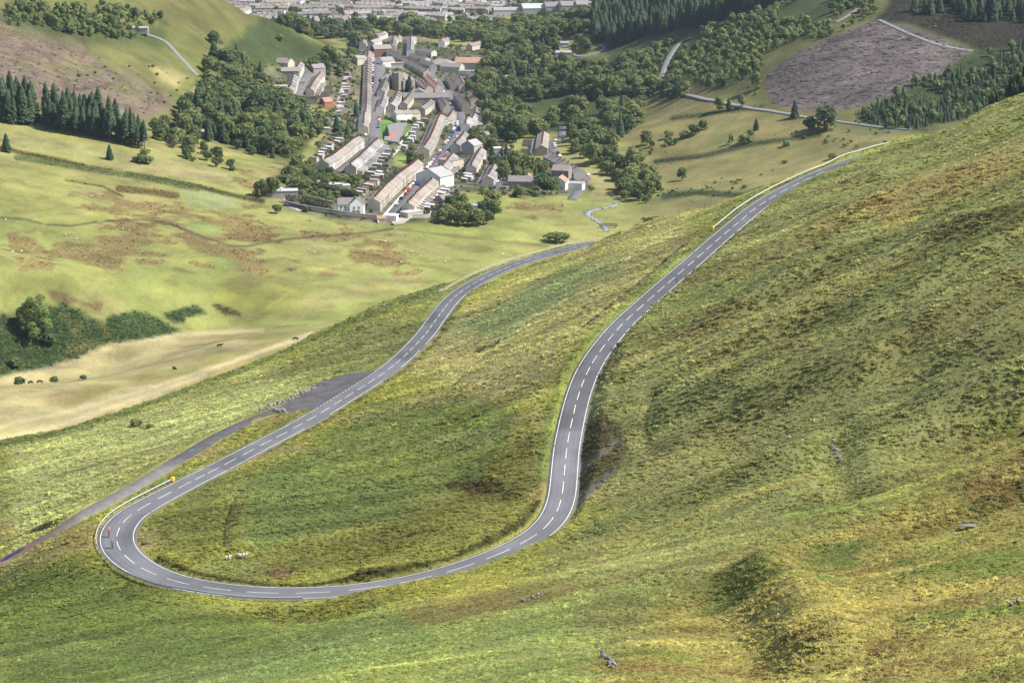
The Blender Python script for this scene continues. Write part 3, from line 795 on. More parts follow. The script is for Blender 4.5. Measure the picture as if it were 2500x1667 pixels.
v3 = ramp(nt, nC.outputs[0], [(0.3, (0.74, 0.77, 0.72)), (0.52, (1.0,) * 3), (0.7, (1.22, 1.18, 1.06))])
c = mix_rgb(nt, 0.8, c, v3, 'MULTIPLY')
# clumps: darker hollows between rounded tussocks
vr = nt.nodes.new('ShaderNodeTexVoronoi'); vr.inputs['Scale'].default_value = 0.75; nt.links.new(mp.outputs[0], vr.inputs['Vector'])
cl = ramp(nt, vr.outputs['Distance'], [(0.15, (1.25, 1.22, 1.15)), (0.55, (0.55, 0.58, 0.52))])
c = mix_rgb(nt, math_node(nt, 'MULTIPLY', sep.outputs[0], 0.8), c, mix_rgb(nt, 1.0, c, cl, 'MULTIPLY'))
# bleached logs, stones and litter
vs = nt.nodes.new('ShaderNodeTexVoronoi'); vs.inputs['Scale'].default_value = 0.22; vs.inputs['Randomness'].default_value = 1.0
mp2 = nt.nodes.new('ShaderNodeMapping'); mp2.inputs['Scale'].default_value = (0.55, 1.5, 1.0); mp2.inputs['Rotation'].default_value = (0, 0, -0.35); nt.links.new(wp, mp2.inputs[0]); nt.links.new(mp2.outputs[0], vs.inputs['Vector'])
lg = ramp(nt, vs.outputs['Distance'], [(0.05, (1, 1, 1)), (0.16, (0, 0, 0))])
lg = math_node(nt, 'MULTIPLY', lg, sep.outputs[1])
c = mix_rgb(nt, lg, c, (0.42, 0.39, 0.36))
dk = ramp(nt, noise(nt, 0.14, 6, 0.75, mp2.outputs[0]).outputs[0], [(0.38, (0.55, 0.52, 0.52)), (0.6, (1.1, 1.1, 1.1))])
c = mix_rgb(nt, sep.outputs[1], c, mix_rgb(nt, 1.0, c, dk, 'MULTIPLY'))
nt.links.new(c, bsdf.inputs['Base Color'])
bsdf.inputs['Roughness'].default_value = 0.95; bsdf.inputs['Specular IOR Level'].default_value = 0.1
hsum = math_node(nt, 'ADD', math_node(nt, 'MULTIPLY', nB.outputs[0], 1.2), math_node(nt, 'MULTIPLY', nC.outputs[0], 0.55))
hcl = math_node(nt, 'MULTIPLY', math_node(nt, 'MULTIPLY', vr.outputs['Distance'], -1.4), sep.outputs[0])
hsum = math_node(nt, 'ADD', hsum, hcl)
bp = nt.nodes.new('ShaderNodeBump'); bp.inputs['Strength'].default_value = 0.5; bp.inputs['Distance'].default_value = 0.7
nt.links.new(hsum, bp.inputs['Height']); nt.links.new(bp.outputs[0], bsdf.inputs['Normal'])

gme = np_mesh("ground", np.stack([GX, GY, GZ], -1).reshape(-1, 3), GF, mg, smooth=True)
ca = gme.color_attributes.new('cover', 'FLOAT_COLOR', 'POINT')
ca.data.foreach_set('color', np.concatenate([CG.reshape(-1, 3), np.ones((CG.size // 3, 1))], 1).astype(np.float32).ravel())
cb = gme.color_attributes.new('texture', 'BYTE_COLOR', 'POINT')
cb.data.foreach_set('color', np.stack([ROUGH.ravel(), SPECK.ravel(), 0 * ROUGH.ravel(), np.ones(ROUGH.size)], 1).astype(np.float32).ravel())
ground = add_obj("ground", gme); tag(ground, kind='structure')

# ------------------------------------------------------------------ main road
def ribbon(C, offs, dz, Nrm=None):
    """strip along centre line C (n,3); offs per column (n,k) sideways, dz per column"""
    C = np.asarray(C, float)
    if Nrm is None:
        T = np.gradient(C[:, :2], axis=0); T /= np.linalg.norm(T, axis=1)[:, None] + 1e-9
        Nrm = np.stack([T[:, 1], -T[:, 0]], 1)
    offs = np.asarray(offs, float)
    if offs.ndim == 1: offs = np.repeat(offs[None], len(C), 0)
    n, k = offs.shape
    V = np.zeros((n, k, 3)); V[..., :2] = C[:, None, :2] + Nrm[:, None, :] * offs[..., None]; V[..., 2] = C[:, None, 2] + np.asarray(dz)
    i = np.arange(n * k).reshape(n, k)
    F = np.stack([i[:-1, :-1], i[:-1, 1:], i[1:, 1:], i[1:, :-1]], -1).reshape(-1, 4)
    return V.reshape(-1, 3), F

m_road, nt, b = new_mat("asphalt")
wp = world_pos(nt)
va = nt.nodes.new('ShaderNodeVertexColor'); va.layer_name = 'tone'
n1 = noise(nt, 0.12, 4, 0.6, wp); n2 = noise(nt, 9.0, 2, 0.6, wp)
k1 = ramp(nt, n1.outputs[0], [(0.3, (0.86,) * 3), (0.7, (1.12,) * 3)]); k2 = ramp(nt, n2.outputs[0], [(0.3, (0.85,) * 3), (0.7, (1.15,) * 3)])
nt.links.new(mix_rgb(nt, 1.0, mix_rgb(nt, 1.0, va.outputs[0], k1, 'MULTIPLY'), k2, 'MULTIPLY'), b.inputs['Base Color'])
b.inputs['Roughness'].default_value = 0.75; b.inputs['Specular IOR Level'].default_value = 0.35
m_paint = simple_mat("road_paint", (0.66, 0.65, 0.61), 0.8, 0.28, 0.7)

SVc = RS - S0
we = RHW + 0.45
fr = np.array([-0.78, -0.60, -0.44, -0.28, -0.10, 0.10, 0.28, 0.44, 0.60, 0.78])
offs = np.concatenate([np.stack([-we - 0.35, -we], 1), RHW[:, None] * fr[None], np.stack([we, we + 0.35], 1)], 1)
V, F = ribbon(RC, offs, [-0.45, -0.012] + [0.012 - 0.02 * abs(q) for q in fr] + [-0.012, -0.45], RN)
NCR = offs.shape[1]
rme = np_mesh("main_road", V, F, m_road, smooth=False)
light = smooth01((SVc - 352) / 1.5) * smooth01((571 - SVc) / 1.5)
tone = np.interp(light, [0, 1], [0.092, 0.130])
tone = tone + 0.02 * smooth01((SVc - 225) / 10) * smooth01((345 - SVc) / 10)
wear = np.array([0.9, 0.86, 0.95, 1.07, 0.93, 1.06, 0.97, 0.97, 1.06, 0.93, 1.07, 0.95, 0.86, 0.9])
tcol = tone[:, None] * wear[None] * (1 + 0.4 * fbm(np.repeat(RS[:, None], NCR, 1), offs * 3.0, 14, 3, 5))
for (pa, pb, side_, kf) in [(95, 118, -1, 0.84), (150, 171, 1, 0.88), (262, 280, 1, 1.12), (402, 421, -1, 0.9), (455, 466, 1, 1.1), (585, 612, 1, 0.86), (640, 652, -1, 1.1), (690, 730, 1, 0.9)]:
    mk_ = ((SVc > pa) & (SVc < pb))[:, None] & ((offs * side_) > 0.2); tcol = np.where(mk_, tcol * kf, tcol)
tc = np.stack([tcol, tcol * 1.0, tcol * 1.07, np.ones_like(tcol)], -1)
ta = rme.color_attributes.new('tone', 'FLOAT_COLOR', 'POINT'); ta.data.foreach_set('color', tc.astype(np.float32).ravel())
main_road = add_obj("main_road", rme); tag(main_road, kind='structure')

rpx, rpy, _ = project(RC + np.c_[RN * RHW[:, None], 0 * RHW])     # right of travel = left edge in view on the lower leg
jA = np.argmin(np.hypot(rpx - 918, rpy - 903)); jB = np.argmin(np.hypot(rpx - 771, rpy - 1001))
def line_piece(s0, s1, side, w=0.062, z=0.02, name="edge_line"):
    s = np.arange(s0, s1 + 0.01, 1.5) if s1 - s0 > 1.6 else np.array([s0, s1])
    if s[-1] < s1 - 0.3: s = np.r_[s, s1]
    C = np.stack([np.interp(s, RS, RC[:, k]) for k in range(3)], 1)
    Nn = np.stack([np.interp(s, RS, RN[:, 0]), np.interp(s, RS, RN[:, 1])], 1); Nn /= np.linalg.norm(Nn, axis=1)[:, None]
    o = side * np.interp(s, RS, RHW)
    V, F = ribbon(C, np.stack([o - w, o + w], 1), [z, z], Nn)
    return add_obj(name, np_mesh(name, V, F, m_paint), main_road)
gaps = {1: [(RS[min(jA, jB)], RS[max(jA, jB)])] + [(S0 + g, S0 + g + 0.6) for g in (60, 352, 430, 610, 760)],
        -1: [(S0 + g, S0 + g + 0.6) for g in (40, 110, 352, 388, 440, 560, 612, 720)] + [(S0 + 205, S0 + 214), (S0 + 238, S0 + 252), (S0 + 296, S0 + 312)]}
for side in (1, -1):
    cuts = sorted(gaps[side]); a = 0.0
    for g0, g1 in cuts + [(RS[-1], RS[-1])]:
        if g0 - a > 2: line_piece(a, g0, side)
        a = g1
# short give-way dashes across the lay-by mouth
s = RS[min(jA, jB)]
while s < RS[max(jA, jB)] - 1:
    line_piece(s, s + 1.1, 1, 0.085, 0.022, "lay_by_dash"); s += 2.3
DASH = [0.0,5.9,8.7,15.1,16.7,22.9,25.4,31.7,34.0,40.1,42.7,49.0,51.4,57.5,59.9,66.3,68.8,74.9,77.5,83.8,86.6,92.7,95.4,101.6,104.0,110.2,112.5,119.0,120.9,127.2,129.7,136.0,138.7,144.7,147.4,153.6,156.0,162.2,165.1,171.3,174.1,180.3,182.9,189.2,191.9,197.9,200.8,206.8,209.4,215.6,218.4,224.4,227.4,233.5,236.3,242.6,245.6,251.5,254.4,260.5,263.1,269.2,271.8,278.3,280.7,286.9,289.9,295.9,298.9,305.0,307.5,313.6,316.6,322.6,325.4,331.6,334.4,340.6,343.6,349.8,352.0,357.3,358.5,362.9,364.7,370.5,373.5,379.7,382.7,388.7,391.5,397.5,400.5,406.7,409.8,415.8,419.2,425.2,428.3,434.1,437.2,443.3,446.3,452.4,455.4,461.5,464.5,470.6,473.7,479.8,482.8,488.8,491.8,497.8,500.5,506.5,509.3,515.0,517.5,523.5,526.3,532.4,535.6,541.6,544.9,551.0,554.0,560.0,563.3,569.4,571.9,577.9,581.0,587.0,590.1,596.0,599.2,604.9,608.0,614.0,617.1,623.0,626.1,632.0,635.2,641.1,644.0,649.9,652.8,659.0,661.9,667.9,670.9,677.0,679.9,685.9,688.7,694.8,697.7,703.8,706.7,712.8,715.8,721.8,724.7,730.7,733.7,739.7,742.6,748.6,751.5,757.7,760.5,766.6,769.4,775.6,778.5,784.5,787.3,793.2,796.3,802.2,805.4,811.4,814.3,820.3,823.3,829.3]
_e = np.argmin(np.hypot(RC[:, 0] - 92.1, RC[:, 1] - 674.9)); ksc = (RS[_e] - S0) / 820.3
for a, bb in zip(DASH[::2], DASH[1::2]):
    line_piece(S0 + a * ksc, S0 + bb * ksc, 0, 0.066, 0.026, "centre_dash")

# ------------------------------------------------------------------ lay-by, lane, puddles
m_layby = simple_mat("worn_tarmac", (0.085, 0.080, 0.080), 0.9, 0.35, 0.25, bump=0.2)
m_lane, nt, b = new_mat("lane_surface")
vl = nt.nodes.new('ShaderNodeVertexColor'); vl.layer_name = 'tone'
nn = noise(nt, 0.5, 4, 0.65, world_pos(nt)); kk_ = ramp(nt, nn.outputs[0], [(0.3, (0.75,) * 3), (0.7, (1.25,) * 3)])
nt.links.new(mix_rgb(nt, 1.0, vl.outputs[0], kk_, 'MULTIPLY'), b.inputs['Base Color'])
m_water, nt, b = new_mat("still_water")
b.inputs['Base Color'].default_value = (0.02, 0.025, 0.03, 1); b.inputs['Roughness'].default_value = 0.04; b.inputs['Specular IOR Level'].default_value = 0.6

LS = np.r_[0, np.cumsum(np.linalg.norm(np.diff(LANE[:, :2], axis=0), axis=1))]
wl = 1.55 + 0.25 * np.array([vnoise(np.array([q / 9.0]), np.array([0.3]), 4)[0] for q in LS])
V, F = ribbon(LANE, np.stack([-wl - 0.5, -wl, 0 * wl, wl, wl + 0.5], 1), [-0.35, 0.04, 0.06, 0.04, -0.35])
lme = np_mesh("farm_lane", V, F, m_lane)
lpx, lpy, _ = project(LANE)
lt = np.stack([np.interp(lpx, [0, 70, 150, 170, 400, 440, 500, 640], v) for v in ([0.20, 0.19, 0.17, 0.155, 0.15, 0.075, 0.075, 0.085], [0.125, 0.125, 0.13, 0.145, 0.142, 0.073, 0.073, 0.08], [0.09, 0.09, 0.105, 0.135, 0.135, 0.078, 0.078, 0.08])], 1)
la = lme.color_attributes.new('tone', 'FLOAT_COLOR', 'POINT'); la.data.foreach_set('color', np.concatenate([np.repeat(lt[:, None], 5, 1), np.ones((len(lt), 5, 1))], -1).astype(np.float32).ravel())
farm_lane = add_obj("farm_lane", lme); tag(farm_lane, kind='structure')
def puddle(px0, px1, off, w):
    i0, i1 = np.argmin(np.abs(lpx - px0)), np.argmin(np.abs(lpx - px1)); i0, i1 = min(i0, i1), max(i0, i1)
    C = LANE[i0:i1 + 1]; n = len(C); t = np.linspace(0, 1, n)
    h = w * np.sin(np.pi * np.clip(t, 0.02, 0.98)) ** 0.6 * (1 + 0.25 * np.sin(t * 9))
    V, F = ribbon(C, np.stack([off - h, off + 0 * h, off + h], 1), [0.075, 0.078, 0.075])
    V[:, 2] = V[:, 2].mean() * 0.0 + V[:, 2]
    return tag(add_obj("puddle", np_mesh("puddle", V, F, m_water)), kind='structure')
puddle(4, 58, 0.15, 1.0); puddle(84, 110, 0.25, 0.55); puddle(463, 474, 0.3, 0.5)

bmx = MB()
xs0, ys0 = LAYPOLY.min(0); xs1, ys1 = LAYPOLY.max(0)
import bmesh
bm = bmesh.new()
vs_ = [bm.verts.new((x, y, lay_z(x, y))) for x, y in LAYPOLY]
bm.faces.new(vs_); bmesh.ops.triangulate(bm, faces=bm.faces[:])
me = bpy.data.meshes.new("lay_by"); bm.to_mesh(me); bm.free(); me.materials.append(m_layby)
lay_by = add_obj("lay_by", me); lay_by.location.z = 0.03; tag(lay_by, kind='structure')

# ------------------------------------------------------------------ scattering (ground cover and woods that nobody could count)
def scatter(name, P, rot, scl, idx, tint, sources, label, cat, kind='stuff'):
    me = bpy.data.meshes.new(name)
    n = len(P)
    me.vertices.add(n); me.vertices.foreach_set('co', np.asarray(P, np.float32).ravel())
    a = me.attributes.new('rot', 'FLOAT_VECTOR', 'POINT'); a.data.foreach_set('vector', np.asarray(rot, np.float32).ravel())
    a = me.attributes.new('scl', 'FLOAT_VECTOR', 'POINT'); a.data.foreach_set('vector', np.asarray(scl, np.float32).ravel())
    a = me.attributes.new('idx', 'INT', 'POINT'); a.data.foreach_set('value', np.asarray(idx, np.int32))
    a = me.attributes.new('tint', 'FLOAT_VECTOR', 'POINT'); a.data.foreach_set('vector', np.asarray(tint, np.float32).ravel())
    o = add_obj(name, me); tag(o, label, cat, kind=kind)
    ng = bpy.data.node_groups.new(name + "_nodes", 'GeometryNodeTree')
    ng.interface.new_socket('Geometry', in_out='INPUT', socket_type='NodeSocketGeometry')
    ng.interface.new_socket('Geometry', in_out='OUTPUT', socket_type='NodeSocketGeometry')
    gin = ng.nodes.new('NodeGroupInput'); gout = ng.nodes.new('NodeGroupOutput')
    iop = ng.nodes.new('GeometryNodeInstanceOnPoints')
    ng.links.new(gin.outputs[0], iop.inputs['Points'])
    jn = ng.nodes.new('GeometryNodeJoinGeometry')
    for s in reversed(sources):
        oi = ng.nodes.new('GeometryNodeObjectInfo'); oi.inputs['Object'].default_value = s; oi.inputs['As Instance'].default_value = True; oi.transform_space = 'ORIGINAL'
        ng.links.new(oi.outputs['Geometry'], jn.inputs[0])
    ng.links.new(jn.outputs[0], iop.inputs['Instance'])
    iop.inputs['Pick Instance'].default_value = True
    def na(nm, typ):
        q = ng.nodes.new('GeometryNodeInputNamedAttribute'); q.data_type = typ; q.inputs['Name'].default_value = nm; return q.outputs['Attribute']
    ng.links.new(na('idx', 'INT'), iop.inputs['Instance Index'])
    ng.links.new(na('scl', 'FLOAT_VECTOR'), iop.inputs['Scale'])
    e2r = ng.nodes.new('FunctionNodeEulerToRotation'); ng.links.new(na('rot', 'FLOAT_VECTOR'), e2r.inputs[0]); ng.links.new(e2r.outputs[0], iop.inputs['Rotation'])
    ng.links.new(iop.outputs[0], gout.inputs[0])
    md = o.modifiers.new("scatter", 'NODES'); md.node_group = ng
    return o

def src(name, me):
    return bpy.data.objects.new(name, me)        # a mesh that the scatter nodes copy

# blades: colour comes from the land cover where the tuft grows
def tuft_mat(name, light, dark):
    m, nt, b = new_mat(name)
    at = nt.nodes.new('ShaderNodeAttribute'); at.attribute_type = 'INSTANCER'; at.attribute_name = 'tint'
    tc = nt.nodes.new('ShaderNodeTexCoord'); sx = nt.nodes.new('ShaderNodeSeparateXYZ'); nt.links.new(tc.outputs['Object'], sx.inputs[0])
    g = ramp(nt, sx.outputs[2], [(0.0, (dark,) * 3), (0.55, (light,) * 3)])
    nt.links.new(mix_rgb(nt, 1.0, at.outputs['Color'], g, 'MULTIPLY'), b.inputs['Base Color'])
    b.inputs['Roughness'].default_value = 0.7; b.inputs['Specular IOR Level'].default_value = 0.15
    # thin blades: softened normals and light passing through them
    ge = nt.nodes.new('ShaderNodeNewGeometry'); vm = nt.nodes.new('ShaderNodeVectorMath'); vm.operation = 'ADD'; vm.inputs[1].default_value = (0.15, 0, 0.9)
    nt.links.new(ge.outputs['Normal'], vm.inputs[0]); vn = nt.nodes.new('ShaderNodeVectorMath'); vn.operation = 'NORMALIZE'; nt.links.new(vm.outputs[0], vn.inputs[0])
    nt.links.new(vn.outputs[0], b.inputs['Normal'])
    tr = nt.nodes.new('ShaderNodeBsdfTranslucent'); nt.links.new(b.inputs['Base Color'].links[0].from_socket, tr.inputs[0])
    mx = nt.nodes.new('ShaderNodeMixShader'); mx.inputs[0].default_value = 0.55
    nt.links.new(b.outputs[0], mx.inputs[1]); nt.links.new(tr.outputs[0], mx.inputs[2])
    nt.links.new(mx.outputs[0], nt.nodes['Material Output'].inputs[0])
    return m
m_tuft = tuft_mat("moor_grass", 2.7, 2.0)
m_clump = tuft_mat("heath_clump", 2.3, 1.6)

def tuft_mesh(seed, nb=16, h=0.55, spread=0.42, lean=0.35):
    r = np.random.default_rng(seed); V = []; F = []
    for k in range(nb):
        a = r.uniform(0, 2 * np.pi); q = spread * r.uniform(0.05, 0.55); hh = h * r.uniform(0.6, 1.15); w = 0.05 * r.uniform(0.8, 1.6)
        base = np.array([q * np.cos(a), q * np.sin(a), -0.08])
        out = np.array([np.cos(a) * r.uniform(0.2, 0.9) * spread - lean, np.sin(a) * r.uniform(0.2, 0.9) * spread - 0.1 * lean, 0])
        mid = base + out * 0.35 + np.array([0, 0, hh * 0.7]); tip = base + out * 1.05 + np.array([0, 0, hh * r.uniform(0.55, 0.95)])
        sd = np.array([-np.sin(a + 0.6), np.cos(a + 0.6), 0]) * w
        n = len(V); V += [base - sd, base + sd, mid + sd * 0.9, mid - sd * 0.9, tip]
        F += [(n, n + 1, n + 2, n + 3), (n + 3, n + 2, n + 4, n + 4)]
    V = np.array(V); me = bpy.data.meshes.new("tuft")
    me.from_pydata([tuple(v) for v in V], [], [f if f[2] != f[3] else f[:3] for f in F]); me.materials.append(m_tuft); return me

def clump_mesh(seed, n=26, h=0.45, rad=0.5):
    r = np.random.default_rng(seed); V = []; F = []
    for k in range(n):
        d = r.normal(size=3); d[2] = abs(d[2]) * 0.9 + 0.05; d /= np.linalg.norm(d)
        c = d * np.array([rad, rad, h]) * r.uniform(0.75, 1.1); s = 0.17 * r.uniform(0.7, 1.5)
        nn = d + r.normal(size=3) * 0.45; nn /= np.linalg.norm(nn)
        u = np.cross(nn, [0.3, 0.2, 1]); u /= np.linalg.norm(u); w = np.cross(nn, u)
        i = len(V); V += [c + s * (u * 1.0), c + s * (-0.5 * u + 0.8 * w), c + s * (-0.5 * u - 0.8 * w), c + s * 0.3 * nn]
        F += [(i, i + 1, i + 3), (i + 1, i + 2, i + 3), (i + 2, i, i + 3)]
    me = bpy.data.meshes.new("clump"); me.from_pydata([tuple(v) for v in V], [], F); me.materials.append(m_clump); return me

tufts = [src("tuft_source", tuft_mesh(k, 17, 0.48 + 0.06 * k)) for k in range(4)]
clumps = [src("clump_source", clump_mesh(20 + k)) for k in range(3)]

# near slopes: points spread about evenly over what is seen
def cover_points(n, rmin, rmax, seed, power=1.6):
    r = np.random.default_rng(seed)
    a = np.radians(r.uniform(-14.6, 14.6, n)); t = r.uniform(0, 1, n)
    R = (rmin ** (2 - power) + t * (rmax ** (2 - power) - rmin ** (2 - power))) ** (1 / (2 - power))
    return np.sin(a) * R, np.cos(a) * R, R
x, y, R = cover_points(270000, 130, 830, 5)
nearm = grid_value(IS_NEAR.astype(float), x, y) > 0.5
rd = grid_value(RD, x, y); hw_ = grid_value(RHW[RI], x, y)
lin_, ld = road_dist(x, y, LANE[:, :2], 6)
sv_ = grid_value(RS[RI] - S0, x, y)
mk = nearm & (rd > hw_ + np.where((sv_ > 235) & (sv_ < 425), 0.95, 0.5) + 0.25 * vnoise(x / 1.5, y / 1.5, 12) + 0.3 * vnoise(x / 6, y / 6, 13)) & (lin_ > 2.2)
pi_, pd_ = in_poly(x, y, LAYPOLY); mk &= ~(pi_ | (pd_ < 0.5))
z = height(x, y)
px_, py_, fw_ = project(np.stack([x, y, z], 1))
mk &= (px_ > -60) & (px_ < 2560) & (py_ < 1760)
rd = np.minimum(rd, lin_ + 0.6)
x, y, R, z, px_, py_, rd = [q[mk] for q in (x, y, R, z, px_, py_, rd)]
vis = visible(np.stack([x, y, z + 1.0], 1), 2.0)
x, y, R, z, px_, py_, rd = [q[vis] for q in (x, y, R, z, px_, py_, rd)]
def cg_at(x, y):
    a = np.arctan2(x, y); r = np.hypot(x, y)
    i = np.clip(np.rint(np.interp(a, az, np.arange(len(az)))).astype(int), 0, len(az) - 1)
    j = np.clip(np.rint(np.interp(r, rr, np.arange(NR))).astype(int), 0, NR - 1)
    return CG[j, i], ROUGH[j, i], SPECK[j, i]
col, rg, sk = cg_at(x, y)
n = len(x)
keepn = rng.uniform(0, 1, n) > sk * 0.9
x, y, R, z, px_, py_, col, rg, rd = [q[keepn] for q in (x, y, R, z, px_, py_, col, rg, rd)]
n = len(x)
patch = fbm(x, y, 5.0, 3, 77); patch2 = fbm(x, y, 22.0, 2, 78)
isc = rng.uniform(0, 1, n) < np.clip(rg * 0.8 + 0.01, 0, 0.85)
s = (0.75 + 0.55 * rng.uniform(0, 1, n)) * np.clip(0.95 + patch * 0.7, 0.5, 1.6) * np.clip(R / 330.0, 0.72, 1.5)
s *= np.clip((rd - 2.5) / 2.5, 0.35, 1)
br = np.clip(1.0 + 0.17 * rng.normal(size=n) + 0.22 * patch, 0.6, 1.6)[:, None]
hue = rng.normal(size=n)[:, None] * np.array([0.06, 0.03, -0.03]) + (patch2[:, None]) * np.array([0.08, 0.05, 0.02])
tint = np.clip(col * br * (1 + hue), 0.005, 0.5)
wind = 2.6
rot = np.stack([rng.normal(0, 0.12, n), rng.normal(0, 0.12, n), np.where(isc, rng.uniform(0, 6.28, n), wind + rng.normal(0, 0.7, n))], 1)
scl = np.stack([s, s, s * rng.uniform(0.32, 0.66, n)], 1)
m = ~isc
print("tufts", m.sum(), "clumps", isc.sum())
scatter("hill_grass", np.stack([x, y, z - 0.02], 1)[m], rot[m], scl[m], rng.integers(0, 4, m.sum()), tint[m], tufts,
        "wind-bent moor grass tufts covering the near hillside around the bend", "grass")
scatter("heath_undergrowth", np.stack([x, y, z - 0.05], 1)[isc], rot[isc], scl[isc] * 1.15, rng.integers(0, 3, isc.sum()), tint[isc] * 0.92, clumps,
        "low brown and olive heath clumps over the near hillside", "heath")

# ------------------------------------------------------------------ trees
def leaf_mat(name, c0, c1, trans=0.38):
    m, nt, b = new_mat(name)
    oi = nt.nodes.new('ShaderNodeObjectInfo')
    tc = nt.nodes.new('ShaderNodeTexCoord')
    nn = noise(nt, 0.9, 3, 0.6, tc.outputs['Object'])
    f = math_node(nt, 'ADD', math_node(nt, 'MULTIPLY', oi.outputs['Random'], 0.75), math_node(nt, 'MULTIPLY', nn.outputs[0], 0.5))
    c = ramp(nt, f, [(0.2, c0), (0.6, (np.asarray(c0) + np.asarray(c1)) / 2), (1.0, c1)])
    nt.links.new(c, b.inputs['Base Color'])
    b.inputs['Roughness'].default_value = 0.7; b.inputs['Specular IOR Level'].default_value = 0.2
    tr = nt.nodes.new('ShaderNodeBsdfTranslucent'); nt.links.new(c, tr.inputs[0])
    mx = nt.nodes.new('ShaderNodeMixShader'); mx.inputs[0].default_value = trans
    nt.links.new(b.outputs[0], mx.inputs[1]); nt.links.new(tr.outputs[0], mx.inputs[2])
    nt.links.new(mx.outputs[0], nt.nodes['Material Output'].inputs[0])
    return m
m_leaf = leaf_mat("broad_leaves", (0.070, 0.118, 0.046), (0.235, 0.265, 0.088))
m_needle = leaf_mat("needles", (0.042, 0.080, 0.042), (0.080, 0.120, 0.056), 0.2)
m_scrub = leaf_mat("young_leaves", (0.130, 0.190, 0.066), (0.235, 0.280, 0.096))
m_bark = simple_mat("bark", (0.10, 0.08, 0.06), 0.95, 0.3, 4.0)
m_hedge = leaf_mat("hedge_leaves", (0.045, 0.078, 0.028), (0.075, 0.115, 0.038))

def leaves(blobs, n, size, seed, flat=0.0):
    """leaf clump faces spread through lumpy blobs (cx,cy,cz,rx,ry,rz)"""
    r = np.random.default_rng(seed)
    B = np.array(blobs, float); wgt = (B[:, 3] * B[:, 4] * B[:, 5]) ** (2 / 3.0); wgt /= wgt.sum()
    bi = r.choice(len(B), n, p=wgt)
    d = r.normal(size=(n, 3)); d /= np.linalg.norm(d, axis=1)[:, None]
    rad = r.uniform(0.72, 1.06, n)[:, None]
    low = d[:, 2] < -0.6; d[low, 2] *= -1
    c = B[bi, :3] + d * B[bi, 3:] * rad
    nn = d + r.normal(size=(n, 3)) * 0.55; nn /= np.linalg.norm(nn, axis=1)[:, None]
    up = r.normal(size=(n, 3)); u = np.cross(nn, up); u /= np.linalg.norm(u, axis=1)[:, None] + 1e-9; w = np.cross(nn, u)
    s = size * r.uniform(0.6, 1.4, n)[:, None]
    a = c + s * u; b = c - 0.45 * s * u + 0.75 * s * w; e = c - 0.45 * s * u - 0.75 * s * w; t = c + nn * s * 0.35
    V = np.stack([a, b, e, t], 1).reshape(-1, 3)
    i = np.arange(n)[:, None] * 4
    F = np.concatenate([i + [0, 1, 3], i + [1, 2, 3], i + [2, 0, 3]], 0)
    return V, F

def broadleaf(seed, n=820, size=0.062, tall=1.0):
    """unit tree: height 1"""
    r = np.random.default_rng(seed)
    blobs = [(0, 0, 0.54, 0.27, 0.27, 0.36)]
    for k in range(13):
        a = r.uniform(0, 6.28); q = r.uniform(0.12, 0.30); zz = r.uniform(0.16, 0.84); s = r.uniform(0.11, 0.19) * (1.15 - 0.5 * abs(zz - 0.5))
        blobs.append((q * math.cos(a), q * math.sin(a), zz, s, s, s * 0.85))
    V, F = leaves(blobs, n, size, seed + 1)
    return np_mesh("crown", V, F, m_leaf)
def trunk_mesh(seed, h=0.55, r0=0.028):
    r = np.random.default_rng(seed); mb = MB()
    mb.tube([(0, 0, -0.06), (0.008, 0, h * 0.4), (0.0, 0.01, h)], [r0, r0 * 0.75, r0 * 0.35], 6)
    for k in range(4):
        a = r.uniform(0, 6.28); mb.tube([(0, 0, h * (0.45 + 0.1 * k)), (0.16 * math.cos(a), 0.16 * math.sin(a), h * (0.75 + 0.12 * k))], [r0 * 0.5, r0 * 0.15], 5)
    return mb.mesh("trunk", m_bark)
def conifer(seed, n=520, width=0.20, bare=0.08, mat=None):
    r = np.random.default_rng(seed); V = []; F = []
    for k in range(n):
        t = r.uniform(0, 1) ** 0.8; zz = bare + (1 - bare) * t
        rad = width * (1 - t) ** 0.65 * r.uniform(0.6, 1.15) + 0.006
        a = r.uniform(0, 6.28); ca, sa = math.cos(a), math.sin(a)
        L = rad; wdt = 0.03 + 0.30 * rad
        tip = np.array([ca * L, sa * L, zz - 0.35 * L]); root = np.array([ca * L * 0.15, sa * L * 0.15, zz + 0.03])
        sd = np.array([-sa, ca, 0]) * wdt
        i = len(V); V += [root, tip + sd * 0.5 + np.array([0, 0, -0.02]), tip * np.array([1.12, 1.12, 1]) , tip - sd * 0.5 + np.array([0, 0, -0.02])]
        F += [(i, i + 1, i + 2), (i, i + 2, i + 3)]
    return np_mesh("crown", np.array(V), np.array(F), mat or m_needle)
def pole_trunk(h=0.97, r0=0.016):
    mb = MB(); mb.tube([(0, 0, -0.05), (0, 0, h * 0.5), (0, 0, h)], [r0, r0 * 0.65, r0 * 0.15], 6); return mb.mesh("trunk", m_bark)
def shrub(seed, n=170, mat=None):
    r = np.random.default_rng(seed)
    blobs = [(0, 0, 0.42, 0.40, 0.40, 0.40)] + [(r.uniform(-0.3, 0.3), r.uniform(-0.3, 0.3), r.uniform(0.25, 0.6), r.uniform(0.18, 0.3), r.uniform(0.18, 0.3), r.uniform(0.16, 0.28)) for _ in range(6)]
    V, F = leaves(blobs, n, 0.13, seed + 3); return np_mesh("foliage", V, F, mat or m_leaf)

